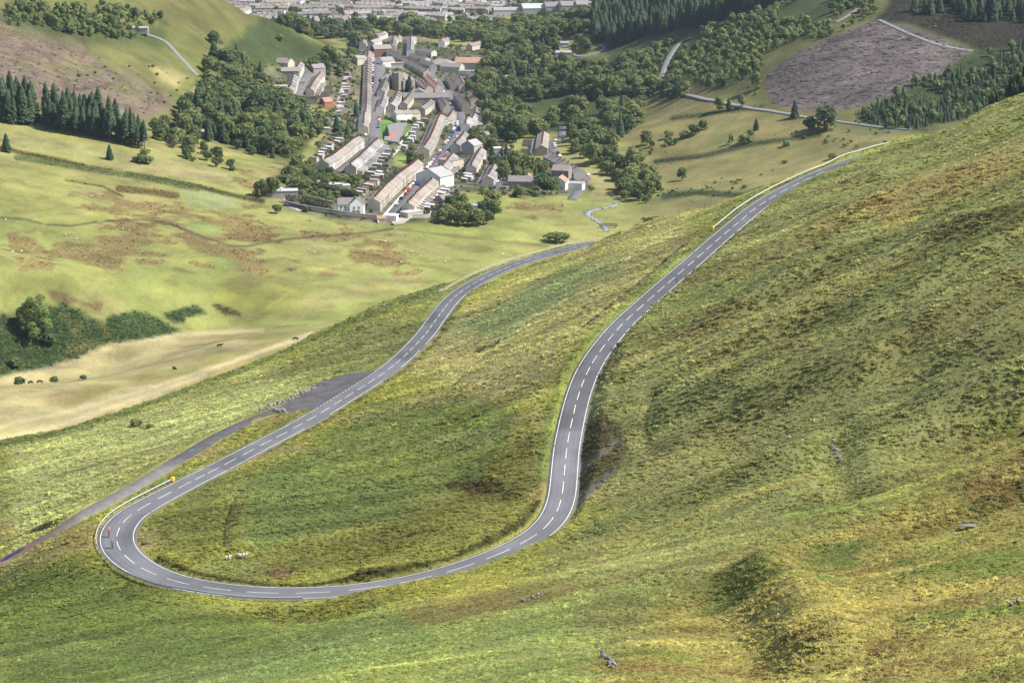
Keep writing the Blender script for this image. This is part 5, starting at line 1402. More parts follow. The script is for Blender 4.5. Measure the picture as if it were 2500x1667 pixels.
def house(P, ang, w, d, h, rise, wall, roof, label, group, front='-', detail=2, ext=True, chim=True, cat='house', name='terraced_house'):
    """local x along the row, front wall towards -y"""
    e = empty(name, P, ang); tag(e, label, cat, group)
    add_obj("wall", cached(('w', w, d, h, rise, wall), lambda: gable_wall(w, d, h, rise, m_walls[wall])), e)
    add_obj("roof", cached(('r', w, d, h, rise, roof), lambda: gable_roof(w, d, h, rise, m_roofs[roof])), e)
    if chim: add_obj("chimney", CHIM, e, (w / 2 - 0.3, 0, h + rise))
    if ext:
        def exm():
            mb = MB(); y0 = d / 2 - 0.05; dd = 3.6; ww = w * 0.52; hh = h * 0.62
            mb.poly([(-w / 2 + 0.1, y0 + dd, -1.2), (-w / 2 + 0.1 + ww, y0 + dd, -1.2), (-w / 2 + 0.1 + ww, y0 + dd, hh - 1.0), (-w / 2 + 0.1, y0 + dd, hh - 1.0)][::-1])
            mb.poly([(-w / 2 + 0.1 + ww, y0, -1.2), (-w / 2 + 0.1 + ww, y0 + dd, -1.2), (-w / 2 + 0.1 + ww, y0 + dd, hh - 1.0), (-w / 2 + 0.1 + ww, y0, hh)])
            mb.poly([(-w / 2 + 0.1, y0, -1.2), (-w / 2 + 0.1, y0 + dd, -1.2), (-w / 2 + 0.1, y0 + dd, hh - 1.0), (-w / 2 + 0.1, y0, hh)][::-1])
            mb.poly([(-w / 2, y0, hh + 0.1), (-w / 2 + 0.2 + ww, y0, hh + 0.1), (-w / 2 + 0.2 + ww, y0 + dd + 0.2, hh - 0.95), (-w / 2, y0 + dd + 0.2, hh - 0.95)], 1)
            return mb.mesh("rear_extension", [m_walls[wall], m_roofs[roof]])
        add_obj("rear_extension", cached(('e', w, d, h, wall, roof), exm), e)
        def yw():
            mb = MB(); mb.box((w / 2 - 0.12, d / 2 + 5.2, 0.2), (0.24, 10.4, 2.0)); return mb.mesh("yard_wall", m_walls[2])
        if random.random() < 0.55: add_obj("yard_wall", cached(('y', w, d), yw), e, scale=(1, random.uniform(0.6, 1.0), 1) if False else None)
    if detail >= 1:
        for (wx, wz) in ((-w * 0.24, 3.75), (w * 0.24, 3.75), (w * 0.22, 1.35)):
            add_obj("window", WIN, e, (wx, -d / 2 - 0.02, wz * h / 5.0))
        add_obj("door", DOORS[random.randrange(4)], e, (-w * 0.25, -d / 2 - 0.02, 0))
    if detail >= 2:
        add_obj("window", WIN, e, (w * 0.24, d / 2 + 0.02, 3.7 * h / 5.0), (0, 0, math.pi))
    footprints.append((P[0], P[1], max(w, d) * 0.6))
    return e

nhouses = 0
HOUSES = []
def row(a, b_, w, front, desc, walls=(0, 1, 4, 5), roofs=(0, 1), d=6.8, h=4.7, rise=2.3, detail=1, ext=True, step=True, one_wall=None):
    """terrace from its near end a to its far end b_ (pixels of the ground under its middle); front on the right (+1) or left (-1) as seen from the near end"""
    global nhouses
    A, B = px2w([a[0], b_[0]], [a[1], b_[1]], far_only=True)
    L = np.hypot(*(B - A)[:2]); n = max(1, int(round(L / w))); w = L / n
    u = (B - A)[:2] / L
    ang = math.atan2(u[1], u[0])
    # local -y is the right hand side of the direction of travel
    ws = round(w, 2); rz = ang if front > 0 else ang + math.pi
    zsm = None
    run = 0; rf = random.choice(roofs); wl = random.choice(walls)
    for i in range(n):
        q = A[:2] + u * (i + 0.5) * w
        z = float(height(q[0], q[1]))
        if zsm is None or not step: zsm = z
        else: zsm = 0.35 * zsm + 0.65 * z
        if random.random() < 0.3: rf = random.choice(roofs)
        wl = random.choice(walls) if one_wall is None else one_wall
        HOUSES.append(((q[0], q[1], zsm), rz, ws, d, h, rise, wl, rf, "%s house from the near end of %s" % (ordinal(i), desc), "houses of " + desc, detail, ext))
        footprints.append((q[0], q[1], max(ws, d) * 0.6))
        nhouses += 1

row((790,419), (877,359), 6.2, 1, "the lower left terrace", d=7.0, detail=1)
row((856,427), (925,364), 6.2, -1, "the terrace facing the lower left terrace", (1, 3, 0), (2, 0), d=7.0, detail=2)
row((913,516), (1020,417), 6.2, 1, "the brown roofed terrace left of the main street", (0, 4, 5, 2), (1,), d=7.0, detail=1)
row((996,525), (1057,464), 6.2, -1, "the lowest terrace right of the main street", (1, 0, 5), (1,), d=7.0, detail=2)
row((1081,432), (1106,402), 6.4, -1, "the short terrace above the gabled club", (0, 1, 3), (1, 0), d=7.0, detail=2)
row((1112,374), (1134,346), 6.6, -1, "the cream terrace halfway up the main street", (0, 5), (0, 1), d=7.2, detail=2)
row((1136,324), (1162,280), 6.8, -1, "the grey terrace high on the main street's right", (3, 0, 1), (0, 2), detail=1)
row((1035,385), (1104,290), 6.6, 1, "the stepped terrace left of the main street", (0, 5, 3), (0, 1), d=7.2, detail=1)
row((1092,279), (1076,252), 7.2, 1, "the pale roofed row at the street bend", (0, 1, 3), (2, 0), detail=0)
row((1138,274), (1116,246), 7.2, -1, "the dark row right of the street bend", (2, 3), (0,), detail=0, h=6.0)
row((887,329), (904.5,132), 7.4, 1, "the long striped terrace", (0, 1, 5, 4), (0, 1, 1, 1, 2), d=7.2, detail=0)
row((1191,458), (1234,381), 6.4, 1, "the last terrace on the right", (0, 5, 4), (0, 1), d=7.0, detail=1)
row((1322,381), (1327,346), 6.8, 1, "the short terrace by the right hand lane", (4, 0, 2), (1,), d=8, detail=0)
row((1416,437), (1341,395), 7.2, 1, "the bungalow row along the right hand lane", (3, 2, 1), (0,), d=8.5, h=3.6, rise=2.4, detail=1, ext=False)
row((706,238), (733,172), 6.8, 1, "the upper left terrace", (0, 1, 5), (0, 2), detail=1)
row((757,239), (784,196), 7.7, -1, "the short row facing the upper left terrace", (1, 0), (1, 3), detail=1)
row((958,128), (974,101), 7.2, 1, "the far left terrace below the trees", (5, 0), (1, 0), detail=0)
row((1001,138), (1010,104), 7.2, -1, "the far right terrace below the trees", (0, 1), (0, 2), detail=0)
row((948,137), (990,159), 7.7, 1, "the slate row slanting behind the church", (3, 2, 1), (0,), detail=0, ext=False)
row((1003,149), (1043,158), 8.3, 1, "the gabled row near the far terraces", (3, 0, 1), (0, 1), detail=0, ext=False)
row((997,167), (1043,192), 8.3, 1, "the slanting row right of the church", (0, 3), (0, 1), detail=0, ext=False)
row((1072,228), (1043,199), 7.2, 1, "the row before the school", (0, 4), (1, 3), detail=0, ext=False)
row((1109,222), (1094,200), 7.2, -1, "the stone row across from the school row", (2, 3), (0,), detail=0, ext=False)
row((961,291), (1020,291), 7.7, 1, "the little gabled row behind the court", (0, 1, 5), (1, 0, 3), detail=0, ext=False)
row((928,280), (938,250), 8.3, 1, "the paired houses left behind the court", (1, 5), (0, 2), detail=0)
row((955,275), (972,240), 8.3, 1, "the grey houses behind the court", (0, 3), (0, 2), detail=0)
row((866,155), (890,158), 7.7, 1, "the cream row ending at the long terrace", (0, 5), (2, 0), detail=0, ext=False)
row((885,122), (905,104), 8.3, 1, "the topmost left row", (3, 1), (0,), detail=0, ext=False)
row((915,100), (940,92), 8.3, 1, "the pale roofed cluster under the woods", (1, 0), (2, 0), detail=0, ext=False)
row((1145,125), (1172,118), 9.3, 1, "the villas in the trees at the upper right", (4, 0), (1, 3), detail=0, ext=False)
row((1078,116), (1090,108), 9.3, 1, "the houses hidden in the central trees", (1, 3), (1,), detail=0, ext=False)
row((930,240), (950,190), 6.6, 1, "the row hidden behind the church trees", (0, 3), (0, 1), detail=0)
row((985,270), (1010,235), 6.2, 1, "the buff row behind the school", (5, 0), (0, 1), detail=0)
row((1028,282), (1052,262), 6.2, 1, "the low row between court and bend", (3, 0), (0,), detail=0, ext=False)
row((1048,232), (1020,205), 6.9, 1, "the brown row beside the church lawn", (4, 0), (1,), detail=0, ext=False)
row((905,118), (925,112), 6.2, 1, "the upper cross row above the long street", (1, 0), (0, 2), detail=0, ext=False)
row((1020,135), (1060,140), 6.9, 1, "the cross row below the central trees", (0, 1), (0, 1), detail=0, ext=False)
row((1058,175), (1030,165), 6.9, -1, "the slate row left of the dark hall", (3, 2), (0,), detail=0, ext=False)
row((1130,225), (1118,200), 6.6, -1, "the pale row at the wood's upper edge", (1, 0), (1, 0), detail=0, ext=False)
row((1160,262), (1150,238), 6.2, -1, "the rear row right of the dark row", (0, 4), (1, 3), detail=0, ext=False)
row((1150,430), (1175,388), 6.2, -1, "the garden side row left of the last terrace", (0, 5), (0,), detail=0, ext=False)
row((1175,305), (1185,282), 6.2, -1, "the backmost row above the grey terrace", (0, 1), (1, 0), detail=0, ext=False)
row((1145,192), (1168,206), 8.8, 1, "the brown roofed pair at the wood's edge", (0, 1), (1,), detail=0, ext=False)
print("houses", nhouses)
HOUSES.sort(key=lambda t: t[0][1])
mass = MB()
for k, (P, rz, ws, d, h, rise, wl, rf, lab, grp_, det, ext) in enumerate(HOUSES):
    if k < 298: house(P, rz, ws, d, h, rise, wl, rf, lab, grp_, detail=det, ext=ext); continue
    for key, fn, mi in (('w', lambda: gable_wall(ws, d, h, rise, m_walls[wl]), wl), ('r', lambda: gable_roof(ws, d, h, rise, m_roofs[rf]), 6 + rf)):
        me = cached((key, ws, d, h, rise, wl if key == 'w' else rf), fn); ca_, sa_ = math.cos(rz), math.sin(rz)
        for p in me.polygons: mass.poly([(P[0] + me.vertices[v].co.x * ca_ - me.vertices[v].co.y * sa_, P[1] + me.vertices[v].co.x * sa_ + me.vertices[v].co.y * ca_, P[2] + me.vertices[v].co.z) for v in p.vertices], mi)
    mass.box((P[0] + math.cos(rz) * (ws / 2 - 0.3), P[1] + math.sin(rz) * (ws / 2 - 0.3), P[2] + h + rise + 0.4), (0.6, 1.1, 1.8), 10, rz)
o = mass.obj("upper_village_rows", m_walls + m_roofs + [m_brick]); tag(o, "farthest rows of small houses at the head of the village", 'houses', kind='stuff')

def building(px, py, w, d, h, rise, ang, wall, roof, label, cat='building', name='building', kind='gable', windows=(), chim=0, wmat=None, rmat=None):
    P = px2w(px, py, far_only=True)[0]
    e = empty(name, P, math.radians(ang)); tag(e, label, cat)
    wm = wmat or m_walls[wall]; rm = rmat or m_roofs[roof]
    if kind == 'gable':
        add_obj("wall", gable_wall(w, d, h, rise, wm), e); add_obj("roof", gable_roof(w, d, h, rise, rm), e)
    else:
        mb = MB(); mb.box((0, 0, h / 2 - 0.6), (w, d, h + 1.2)); mb.obj("wall", wm, e)
        if kind == 'hip': add_obj("roof", hip_roof(w, d, h + 0.01, rise, rm), e)
        else:
            mb = MB(); mb.box((0, 0, h + 0.13), (w + 0.5, d + 0.5, 0.25)); mb.obj("roof", rm, e)
    for (wx, wz, side) in windows:
        if side in '-+': add_obj("window", WIN, e, (wx, (-1 if side == '-' else 1) * (d / 2 + 0.02), wz), (0, 0, 0 if side == '-' else math.pi))
        else: add_obj("window", WIN, e, ((-1 if side == 'l' else 1) * (w / 2 + 0.02), wx, wz), (0, 0, -math.pi / 2 if side == 'l' else math.pi / 2))
    for k in range(chim): add_obj("chimney", CHIM, e, ((k * 2 - 1) * (w / 2 - 0.5) if chim > 1 else w / 2 - 0.5, 0, h + rise))
    footprints.append((P[0], P[1], max(w, d) * 0.6))
    return e
# white house at the lower left corner of the village: main range, cross gable and porch
M_WH = simple_mat("fresh_white_render", (0.82, 0.82, 0.81), 0.85, 0.03, 0.6)
e = building(857, 522, 15.0, 8.0, 6.0, 3.0, 8, 1, 0, "large white gabled house above the stone wall at the village's lower end", 'house', 'white_house', wmat=M_WH, windows=[(-5.6, 4.5, '-'), (-3.4, 4.5, '-'), (-5.6, 1.7, '-'), (-3.4, 1.7, '-')], chim=2)
ch = add_obj("front_wing", gable_wall(8.0, 7.4, 6.4, 3.4, M_WH, "front_wing"), e, (2.6, -3.2, 0), (0, 0, math.pi / 2)); add_obj("roof", gable_roof(8.0, 7.4, 6.4, 3.4, m_roofs[0]), ch)
for wx, wz in ((-1.3, 4.6), (1.3, 4.6), (-1.3, 1.7), (1.3, 1.7)): add_obj("window", WIN, ch, (-4.02, wx, wz), (0, 0, -math.pi / 2))
mb = MB(); mb.box((0, 0, 2.75), (1.5, 4.2, 0.22)); o = mb.obj("porch", m_roofs[0], ch); o.location = (-4.6, 0, 0.3)
building(1062, 452, 13, 19, 6.5, 4.2, 90 - 38, 1, 2, "white gabled club on the main street, larger than the terraces", 'club', 'club_building', windows=[(-3, 4, 'l'), (3, 4, 'l')])
building(1100, 412, 11, 12, 6, 0.5, 52, 5, 0, "flat topped buff building above the club", kind='flat')
building(1152, 378, 11, 10, 7, 3.2, 60, 3, 2, "tall grey house beside the cream terrace", 'house', 'detached_house', chim=1)
building(1178, 346, 9, 8, 4.5, 2.6, 30, 0, 1, "pale house with lean-to behind the grey terrace", 'house', 'detached_house', chim=1)
building(1194, 330, 9, 11, 4.5, 3.0, 100, 0, 0, "gabled pale chapel behind the grey terrace", 'chapel', 'chapel')
e = building(974, 212, 16, 22, 6, 5.0, 55, 2, 0, "stone church with square tower amid dark conifers", 'church', 'church')
mb = MB(); mb.box((0, 0, 6), (6.5, 6.5, 14.5))
for qx, qy in ((-2.7, -2.7), (2.7, -2.7), (2.7, 2.7), (-2.7, 2.7)): mb.box((qx, qy, 13.8), (1.0, 1.0, 1.2))
t_ = mb.obj("tower", m_walls[2], e); t_.location = (-9, -6, 0)
building(945, 205, 8, 10, 5, 3.4, 100, 1, 2, "white gabled house in front of the church", 'house', 'detached_house', chim=1)
building(1040, 250, 38, 12, 4.5, 3.4, 5, 2, 0, "long grey roofed school beside the main street", 'school', 'school_building')
building(1023, 240, 14, 14, 4.5, 3.4, 95, 2, 0, "cross roofed wing left of the long school", 'school', 'school_wing')
building(1078, 172, 24, 17, 6, 4.4, -12, 2, 0, "dark hip roofed hall at the top of the main street", 'hall', 'village_hall', kind='hip')
building(1104, 176, 20, 10, 5, 3.0, -25, 0, 0, "brown roofed building right of the dark hall", 'building', 'brown_building')
building(1152, 170, 30, 17, 7, 4.0, -4, 4, 3, "big red roofed building at the edge of the upper woods", 'hall', 'red_roofed_hall')
building(1150, 182, 22, 9, 3.2, 0.4, -4, 1, 2, "low white roofed annex before the red roofed hall", kind='flat')
building(942, 162, 13, 9, 5, 3.0, 40, 1, 0, "white gabled house at the head of the long street", 'house', 'detached_house', chim=1)
building(953, 164, 22, 8, 3.6, 0.3, 5, 1, 3, "low white and red shop block beside the head of the long street", 'shop', 'shop_block', kind='flat')
building(931, 136, 18, 13, 7, 3.4, 20, 4, 3, "red brick hall below the topmost rows", 'hall', 'brick_hall', wmat=m_brick, rmat=m_roofs[0])
building(688, 234, 9, 9, 7.5, 0.3, 5, 1, 2, "flat roofed white block ending the upper left terrace", kind='flat', windows=[(-2.4, 5.2, '-'), (2.4, 5.2, '-'), (-2.4, 2, '-'), (2.4, 2, '-')])
building(695, 166, 13, 9, 4.5, 3.2, -30, 5, 1, "orange tiled house above the upper left terrace", 'house', 'detached_house', chim=1)
building(708, 188, 14, 10, 5, 2.5, 5, 2, 0, "low stone building behind the upper left terrace")
building(775, 180, 11, 9, 5, 3.0, 30, 3, 0, "grey gabled house at the top of the upper left street", 'house', 'detached_house')
building(592, 226, 20, 12, 4.2, 2.6, 5, 1, 2, "white bungalow with broad gable in the left wood", 'bungalow', 'bungalow')
building(638, 236, 11, 7, 3.2, 2.0, 5, 3, 2, "small grey cottage right of the white bungalow", 'cottage', 'cottage')
building(797, 260, 8, 8, 4, 3.0, 35, 4, 3, "orange brick cottage by the gravel heap", 'cottage', 'orange_cottage', wmat=simple_mat("orange_brick", (0.42, 0.16, 0.08), 0.9, 0.2, 1.0))
building(1371, 434, 11, 9, 5.2, 2.8, -15, 2, 1, "dark gabled house uphill of the red roofed house", 'house', 'detached_house', windows=[(-2, 3.8, '-'), (2, 3.8, '-')])
building(1368, 461, 10, 8.5, 5.0, 2.8, 75, 1, 3, "white and brown detached house with red roof by the lane", 'house', 'detached_house', windows=[(-2, 1.4, 'l'), (2, 1.4, 'l')])
building(1275, 455, 17, 8, 3.6, 2.8, -5, 2, 0, "long grey bungalow with red dormer gable", 'bungalow', 'bungalow')
building(1290, 452, 6, 9, 3.8, 3.0, 80, 4, 3, "red cross gable of the long grey bungalow", 'house', 'gabled_house')
building(1405, 462, 8, 10, 4.0, 0.3, 75, 1, 2, "white flat roofed garage by the right hand lane", 'garage', 'white_garage', kind='flat')
building(1084, 502, 9, 7, 4, 2.6, 50, 2, 0, "stone house half hidden in the lower tree clump", 'house', 'detached_house')
building(1145, 515, 12, 8, 3.5, 0.3, 5, 1, 2, "white flat roof showing in the lower tree clump", kind='flat')
building(687, 480, 18, 12, 4.0, 0.4, 8, 3, 2, "pale flat roofed farm shed at the end of the drive", 'shed', 'farm_shed', kind='flat', rmat=m_shedroof[0])
building(1005, 529, 11, 7, 3.0, 0.3, 42, 0, 2, "white roofed lean-to at the lowest terrace's end", 'garage', 'lean_to_garage', kind='flat', rmat=m_shedroof[0])
building(955, 537, 7, 6, 2.8, 0.4, -10, 1, 2, "white roofed hut at the street's lower end", 'hut', 'street_hut', kind='flat', rmat=m_white)
building(931, 541, 5, 4, 2.0, 1.2, 10, 4, 3, "small orange roofed hut at the street's lower end", 'hut', 'street_hut')
building(1213, 372, 7, 6, 3.0, 0.3, 5, 1, 2, "white garage above the last terrace", 'garage', 'white_garage', kind='flat', rmat=m_white)
building(1378 - 5, 113, 12, 6, 3, 1.5, 5, 3, 2, "pale barn beside the track in the woods", 'barn', 'barn')
building(1375, 137, 15, 8, 3.4, 1.6, 5, 3, 2, "grey barn above the green clearing", 'barn', 'barn')
building(1244, 197, 8, 6, 3, 1.5, 5, 1, 2, "white cabin in the right hand woods", 'cabin', 'cabin')
building(1318, 34, 46, 30, 8, 4.5, 8, 3, 2, "pale green roofed warehouse at the edge of town", 'warehouse', 'warehouse', rmat=simple_mat("green_sheeting", (0.40, 0.48, 0.40), 0.6, 0.05, 0.1))
for i, (a, b_) in enumerate([(1362,30),(1400,28),(1438,27)]):
    building(a, b_, 34, 28, 8, 4.5, 8, 3, 0, "%s grey bay of the factory beside the green roofed warehouse" % ["left", "middle", "right"][i], 'factory', 'factory_bay')
building(1250, 36, 46, 16, 6, 3, 3, 1, 2, "long pale depot left of the green roofed warehouse", 'depot', 'depot')
building(336, 79, 15, 5, 3, 1.0, 2, 3, 2, "pale shed by the track on the left hillside", 'shed', 'hill_shed')
building(484, 334, 9, 6, 3, 1.5, 10, 2, 2, "lone field shed below the left wood", 'shed', 'field_shed')

# sheds and garages along the back lanes
def shed(px, py, w, d, h, ang, k, label, group):
    P = px2w(px, py, far_only=True)[0]
    e = empty("garden_shed", P, ang); tag(e, label, 'shed', group)
    add_obj("wall", cached(('sw', round(w, 1), round(d, 1), round(h, 1), k % 3), lambda: (lambda mb: (mb.box((0, 0, h / 2 - 0.4), (w, d, h + 0.8)), mb.mesh("wall", m_shed[k % 3]))[1])(MB())), e)
    add_obj("roof", cached(('sr', round(w, 1), round(d, 1), round(h, 1), k % 4), lambda: (lambda mb: (mb.poly([(-w/2-.2, -d/2-.2, h), (w/2+.2, -d/2-.2, h), (w/2+.2, d/2+.2, h+.5), (-w/2-.2, d/2+.2, h+.5)]), mb.poly([(-w/2-.2, -d/2-.2, h-.12), (-w/2-.2, d/2+.2, h+.38), (w/2+.2, d/2+.2, h+.38), (w/2+.2, -d/2-.2, h-.12)]), mb.poly([(-w/2-.2, -d/2-.2, h-.12), (w/2+.2, -d/2-.2, h-.12), (w/2+.2, -d/2-.2, h), (-w/2-.2, -d/2-.2, h)]), mb.poly([(w/2+.2, -d/2-.2, h-.12), (w/2+.2, d/2+.2, h+.38), (w/2+.2, d/2+.2, h+.5), (w/2+.2, -d/2-.2, h)]), mb.mesh("roof", m_shedroof[k % 4]))[4])(MB())), e)
    footprints.append((P[0], P[1], w * 0.6))
lanes = [((855,168),(822,300),17,"behind the long striped terrace"), ((881,480),(934,427),10,"behind the brown roofed terrace"), ((768,398),(832,344),8,"behind the lower left terrace"), ((982,368),(1036,294),9,"behind the stepped terrace"),
         ((905,432),(948,372),7,"on the lane below the playing court"), ((1040,520),(1088,468),7,"behind the lowest main street terrace"), ((1130,450),(1175,395),8,"in the gardens left of the last terrace"), ((1165,330),(1185,285),4,"behind the grey terrace"), ((735,215),(700,165),4,"behind the upper left terrace"),
         ((765,455),(850,462),5,"among the allotments by the white house"), ((800,330),(790,290),3,"on the lane by the orange cottage"), ((700,290),(770,287),4,"at the foot of the wood left of the village"), ((1300,380),(1318,350),4,"left of the short lane terrace")]
for (a, b_, n, wh) in lanes:
    Pa, Pb_ = px2w([a[0], b_[0]], [a[1], b_[1]], far_only=True); ang = math.atan2(*(Pb_ - Pa)[1::-1])
    for i in range(n):
        t = (i + 0.5) / n
        shed(a[0] + (b_[0] - a[0]) * t + random.uniform(-6, 6), a[1] + (b_[1] - a[1]) * t + random.uniform(-2, 2), random.choice([3.2, 4.2, 5.2]), random.choice([3.5, 5.0]), random.choice([2.3, 2.7]), ang + random.uniform(-0.25, 0.25), random.choice([0, 1, 2, 4, 8, 3, 0, 8]),
             "%s shed from the near end %s" % (ordinal(i), wh), "sheds " + wh)

# streets
def drape(name, pts, width, mat, lift=0.18, step=3.0, parent=None, far_only=True, kind='structure', world=False):
    W = np.asarray(pts, float) if world else px2w(*np.array(pts, float).T, far_only=far_only)
    C = catmull(W, step)
    for _ in range(4): C[1:-1] = (C[:-2] + 2 * C[1:-1] + C[2:]) / 4
    hgt = height(C[:, 0], C[:, 1]); C[:, 2] = hgt
    for _ in range(2): C[1:-1, 2] = np.maximum(C[1:-1, 2], (C[:-2, 2] + C[2:, 2]) / 2)
    o = np.array([-width / 2 - 0.4, -width / 2, 0, width / 2, width / 2 + 0.4])
    V, F = ribbon(C, o, [-0.6, 0, 0.02, 0, -0.6])
    VV = V.reshape(len(C), 5, 3)
    VV[:, 1:4, 2] = np.maximum(VV[:, 1:4, 2], height(VV[:, 1:4, 0], VV[:, 1:4, 1])) + lift
    ob = add_obj(name, np_mesh(name, VV.reshape(-1, 3), F, mat), parent)
    if parent is None: tag(ob, kind=kind)
    return C
st_main = drape("main_street", [(943,541),(958,527),(985,496),(1010,466),(1039,433),(1069,394),(1090,364),(1106,341),(1120,312),(1125,290),(1112,266),(1098,240),(1088,222),(1070,200),(1050,182),(1058,168),(1075,150)], 7.5, m_street)
st_long = drape("long_street", [(908,338),(912,300),(916,262),(920,220),(923,180),(925,150),(928,132)], 11, m_street)
st_low = drape("lower_left_street", [(826,420),(850,403),(880,380),(908,352),(912,340)], 6.5, m_street)
st_last = drape("last_terrace_street", [(1219,462),(1230,440),(1244,412),(1254,394)], 8.5, m_street)
st_lane = drape("valley_lane", [(1396,489),(1408,470),(1419,450),(1434,435),(1415,423),(1395,412),(1365,390),(1352,370),(1347,352),(1355,342),(1372,340),(1372,325),(1374,310)], 5.5, m_street)
st_up = drape("upper_left_street", [(716,240),(730,214),(745,190),(756,180)], 9, m_street)
st_far = drape("far_street", [(988,140),(993,118),(997,104)], 8, m_street)
drape("back_lane", [(950,385),(975,360),(1005,325),(1022,300)], 3.5, m_pave); drape("back_lane", [(815,305),(825,270),(835,220),(848,175)], 3.5, m_pave); drape("back_lane", [(873,487),(900,458),(930,430),(948,408)], 3.0, m_pave)
drape("drive", [(705,495),(694,492),(694,485),(700,477)], 3.5, m_pave); drape("drive", [(735,516),(712,508),(696,496)], 3.0, m_pave)
drape("side_street", [(1060,492),(1092,470),(1108,458),(1122,452)], 4, m_street)
m_gravel = simple_mat("forest_gravel", (0.19, 0.185, 0.175), 0.95, 0.15, 0.3)
drape("forest_track", [(1666,234),(1720,244),(1803,260),(1867,270),(1929,280),(1971,288),(2040,297),(2100,305),(2135,310),(2180,314),(2225,318)], 3.2, m_gravel, 0.3)
drape("forest_track", [(1612,190),(1618,180),(1626,158),(1636,138),(1650,117),(1664,104),(1698,91)], 5, m_gravel, 0.3)
drape("forest_track", [(1375,117),(1384,104),(1392,96)], 3.5, m_gravel, 0.3); drape("forest_track", [(1395,132),(1418,140),(1442,133),(1468,126),(1478,118),(1466,110)], 3.5, m_gravel, 0.3)
drape("forest_track", [(2040,55),(2060,45),(2090,25),(2105,8),(2115,-5)], 3.5, m_gravel, 0.3); drape("forest_track", [(2145,50),(2180,66),(2230,88),(2290,110),(2375,126)], 3.2, m_gravel, 0.3)
drape("hill_track", [(338,80),(370,88),(402,100),(429,130),(455,158),(482,186)], 3.2, m_gravel, 0.3)

# playing court, pitch
PLANE = {}
def patch(name, pts, mat, lift, on=None):
    W = px2w(*np.array(pts, float).T, far_only=True)
    A_ = np.c_[np.ones(len(W)), W[:, :2]]; cf = np.linalg.lstsq(A_, W[:, 2], rcond=None)[0]
    dz = max(0, (height(W[:, 0], W[:, 1]) - A_ @ cf).max())
    if on: cf, dz = PLANE[on]
    PLANE[name] = (cf, dz)
    mb = MB(); top = [(p[0], p[1], cf[0] + cf[1] * p[0] + cf[2] * p[1] + lift + dz) for p in W]
    mb.poly(top if np.cross(W[1, :2] - W[0, :2], W[2, :2] - W[1, :2]) > 0 else top[::-1])
    for p, q in zip(top, top[1:] + top[:1]): mb.poly([p, q, (q[0], q[1], q[2] - 2), (p[0], p[1], p[2] - 2)])
    return mb.obj(name, mat)
ct = patch("playing_court", [(938,344),(940,325),(948,309),(968,303),(994,303),(985,325),(972,352)], simple_mat("court_tarmac", (0.21, 0.20, 0.20), 0.9, 0.15, 0.3), 0.5); tag(ct, kind='structure')
m_redm = simple_mat("red_court_paint", (0.42, 0.16, 0.12), 0.9, 0.1, 0.5)
for pl in ([(940,331),(968,329),(968,332),(940,334)], [(953,335),(973,333),(972,336),(953,338)], [(946,340),(971,338),(970,341),(946,343)]): 
    q = patch("court_marking", pl, m_redm, 0.56, "playing_court"); q.parent = ct
tag(patch("pavement", [(955,540),(990,528),(1000,536),(985,546),(958,549)], m_pave, 0.3), kind='structure')

# cars
m_cars = [simple_mat("car_" + n_, c, 0.25, 0.04, 0.5, 0.5) for n_, c in (("white", (0.72, 0.72, 0.72)), ("silver", (0.42, 0.43, 0.45)), ("blue", (0.05, 0.10, 0.28)), ("red", (0.42, 0.04, 0.04)), ("black", (0.03, 0.03, 0.035)), ("grey", (0.16, 0.17, 0.18)))]
CARN = ["white", "silver", "blue", "red", "black", "grey"]
m_tyre = simple_mat("tyre", (0.03, 0.03, 0.03), 0.9, 0.1, 2)
def car_body(k, van):
    mb = MB(); L, w = (4.9, 1.9) if van else (4.2, 1.75)
    prof = [(-L/2, 0.35), (L/2, 0.35), (L/2, 0.75), (L/2 - 0.9, 0.95), (L/2 - 1.6, 1.42 if not van else 1.9), (-L/2 + 0.9, 1.45 if not van else 2.0), (-L/2 + 0.15, 1.0 if not van else 1.95), (-L/2, 0.8)]
    for s in (-1, 1): mb.poly([(x, s * w / 2 * (0.9 if z > 1.2 else 1), z) for x, z in (prof if s < 0 else prof[::-1])])
    for (x0, z0), (x1, z1) in zip(prof, prof[1:] + prof[:1]):
        a0 = w / 2 * (0.9 if z0 > 1.2 else 1); a1 = w / 2 * (0.9 if z1 > 1.2 else 1)
        mb.poly([(x0, -a0, z0), (x0, a0, z0), (x1, a1, z1), (x1, -a1, z1)])
    return mb.mesh("body", m_cars[k])
def car_glass(van):
    mb = MB(); L, w = (4.9, 1.9) if van else (4.2, 1.75); zt = 1.36 if not van else 1.8
    for s in (-1, 1):
        y0, y1 = s * (w / 2 + 0.01), s * (w / 2 * 0.92 + 0.01)
        q = [(L/2 - 1.1, y0, 0.98), (L/2 - 1.65, y1, zt), (-L/2 + (1.0 if not van else 2.6), y1, zt), (-L/2 + (0.6 if not van else 2.6), y0, 0.98)]
        mb.poly(q if s > 0 else q[::-1])
    mb.poly([(L/2 - 0.93, -w/2*0.85, 0.98), (L/2 - 0.93, w/2*0.85, 0.98), (L/2 - 1.58, w/2*0.8, zt), (L/2 - 1.58, -w/2*0.8, zt)])
    if not van: mb.poly([(-L/2 + 0.12, w/2*0.85, 1.02), (-L/2 + 0.12, -w/2*0.85, 1.02), (-L/2 + 0.85, -w/2*0.8, zt), (-L/2 + 0.85, w/2*0.8, zt)])
    return mb.mesh("windows", m_glass)
def wheel_mesh():
    mb = MB(); mb.tube([(0, -0.1, 0), (0, 0.1, 0)], 0.32, 10); return mb.mesh("wheel", m_tyre)
BODY = {(k, v): car_body(k, v) for k in range(6) for v in (0, 1)}; GLS = [car_glass(0), car_glass(1)]; WHL = wheel_mesh()
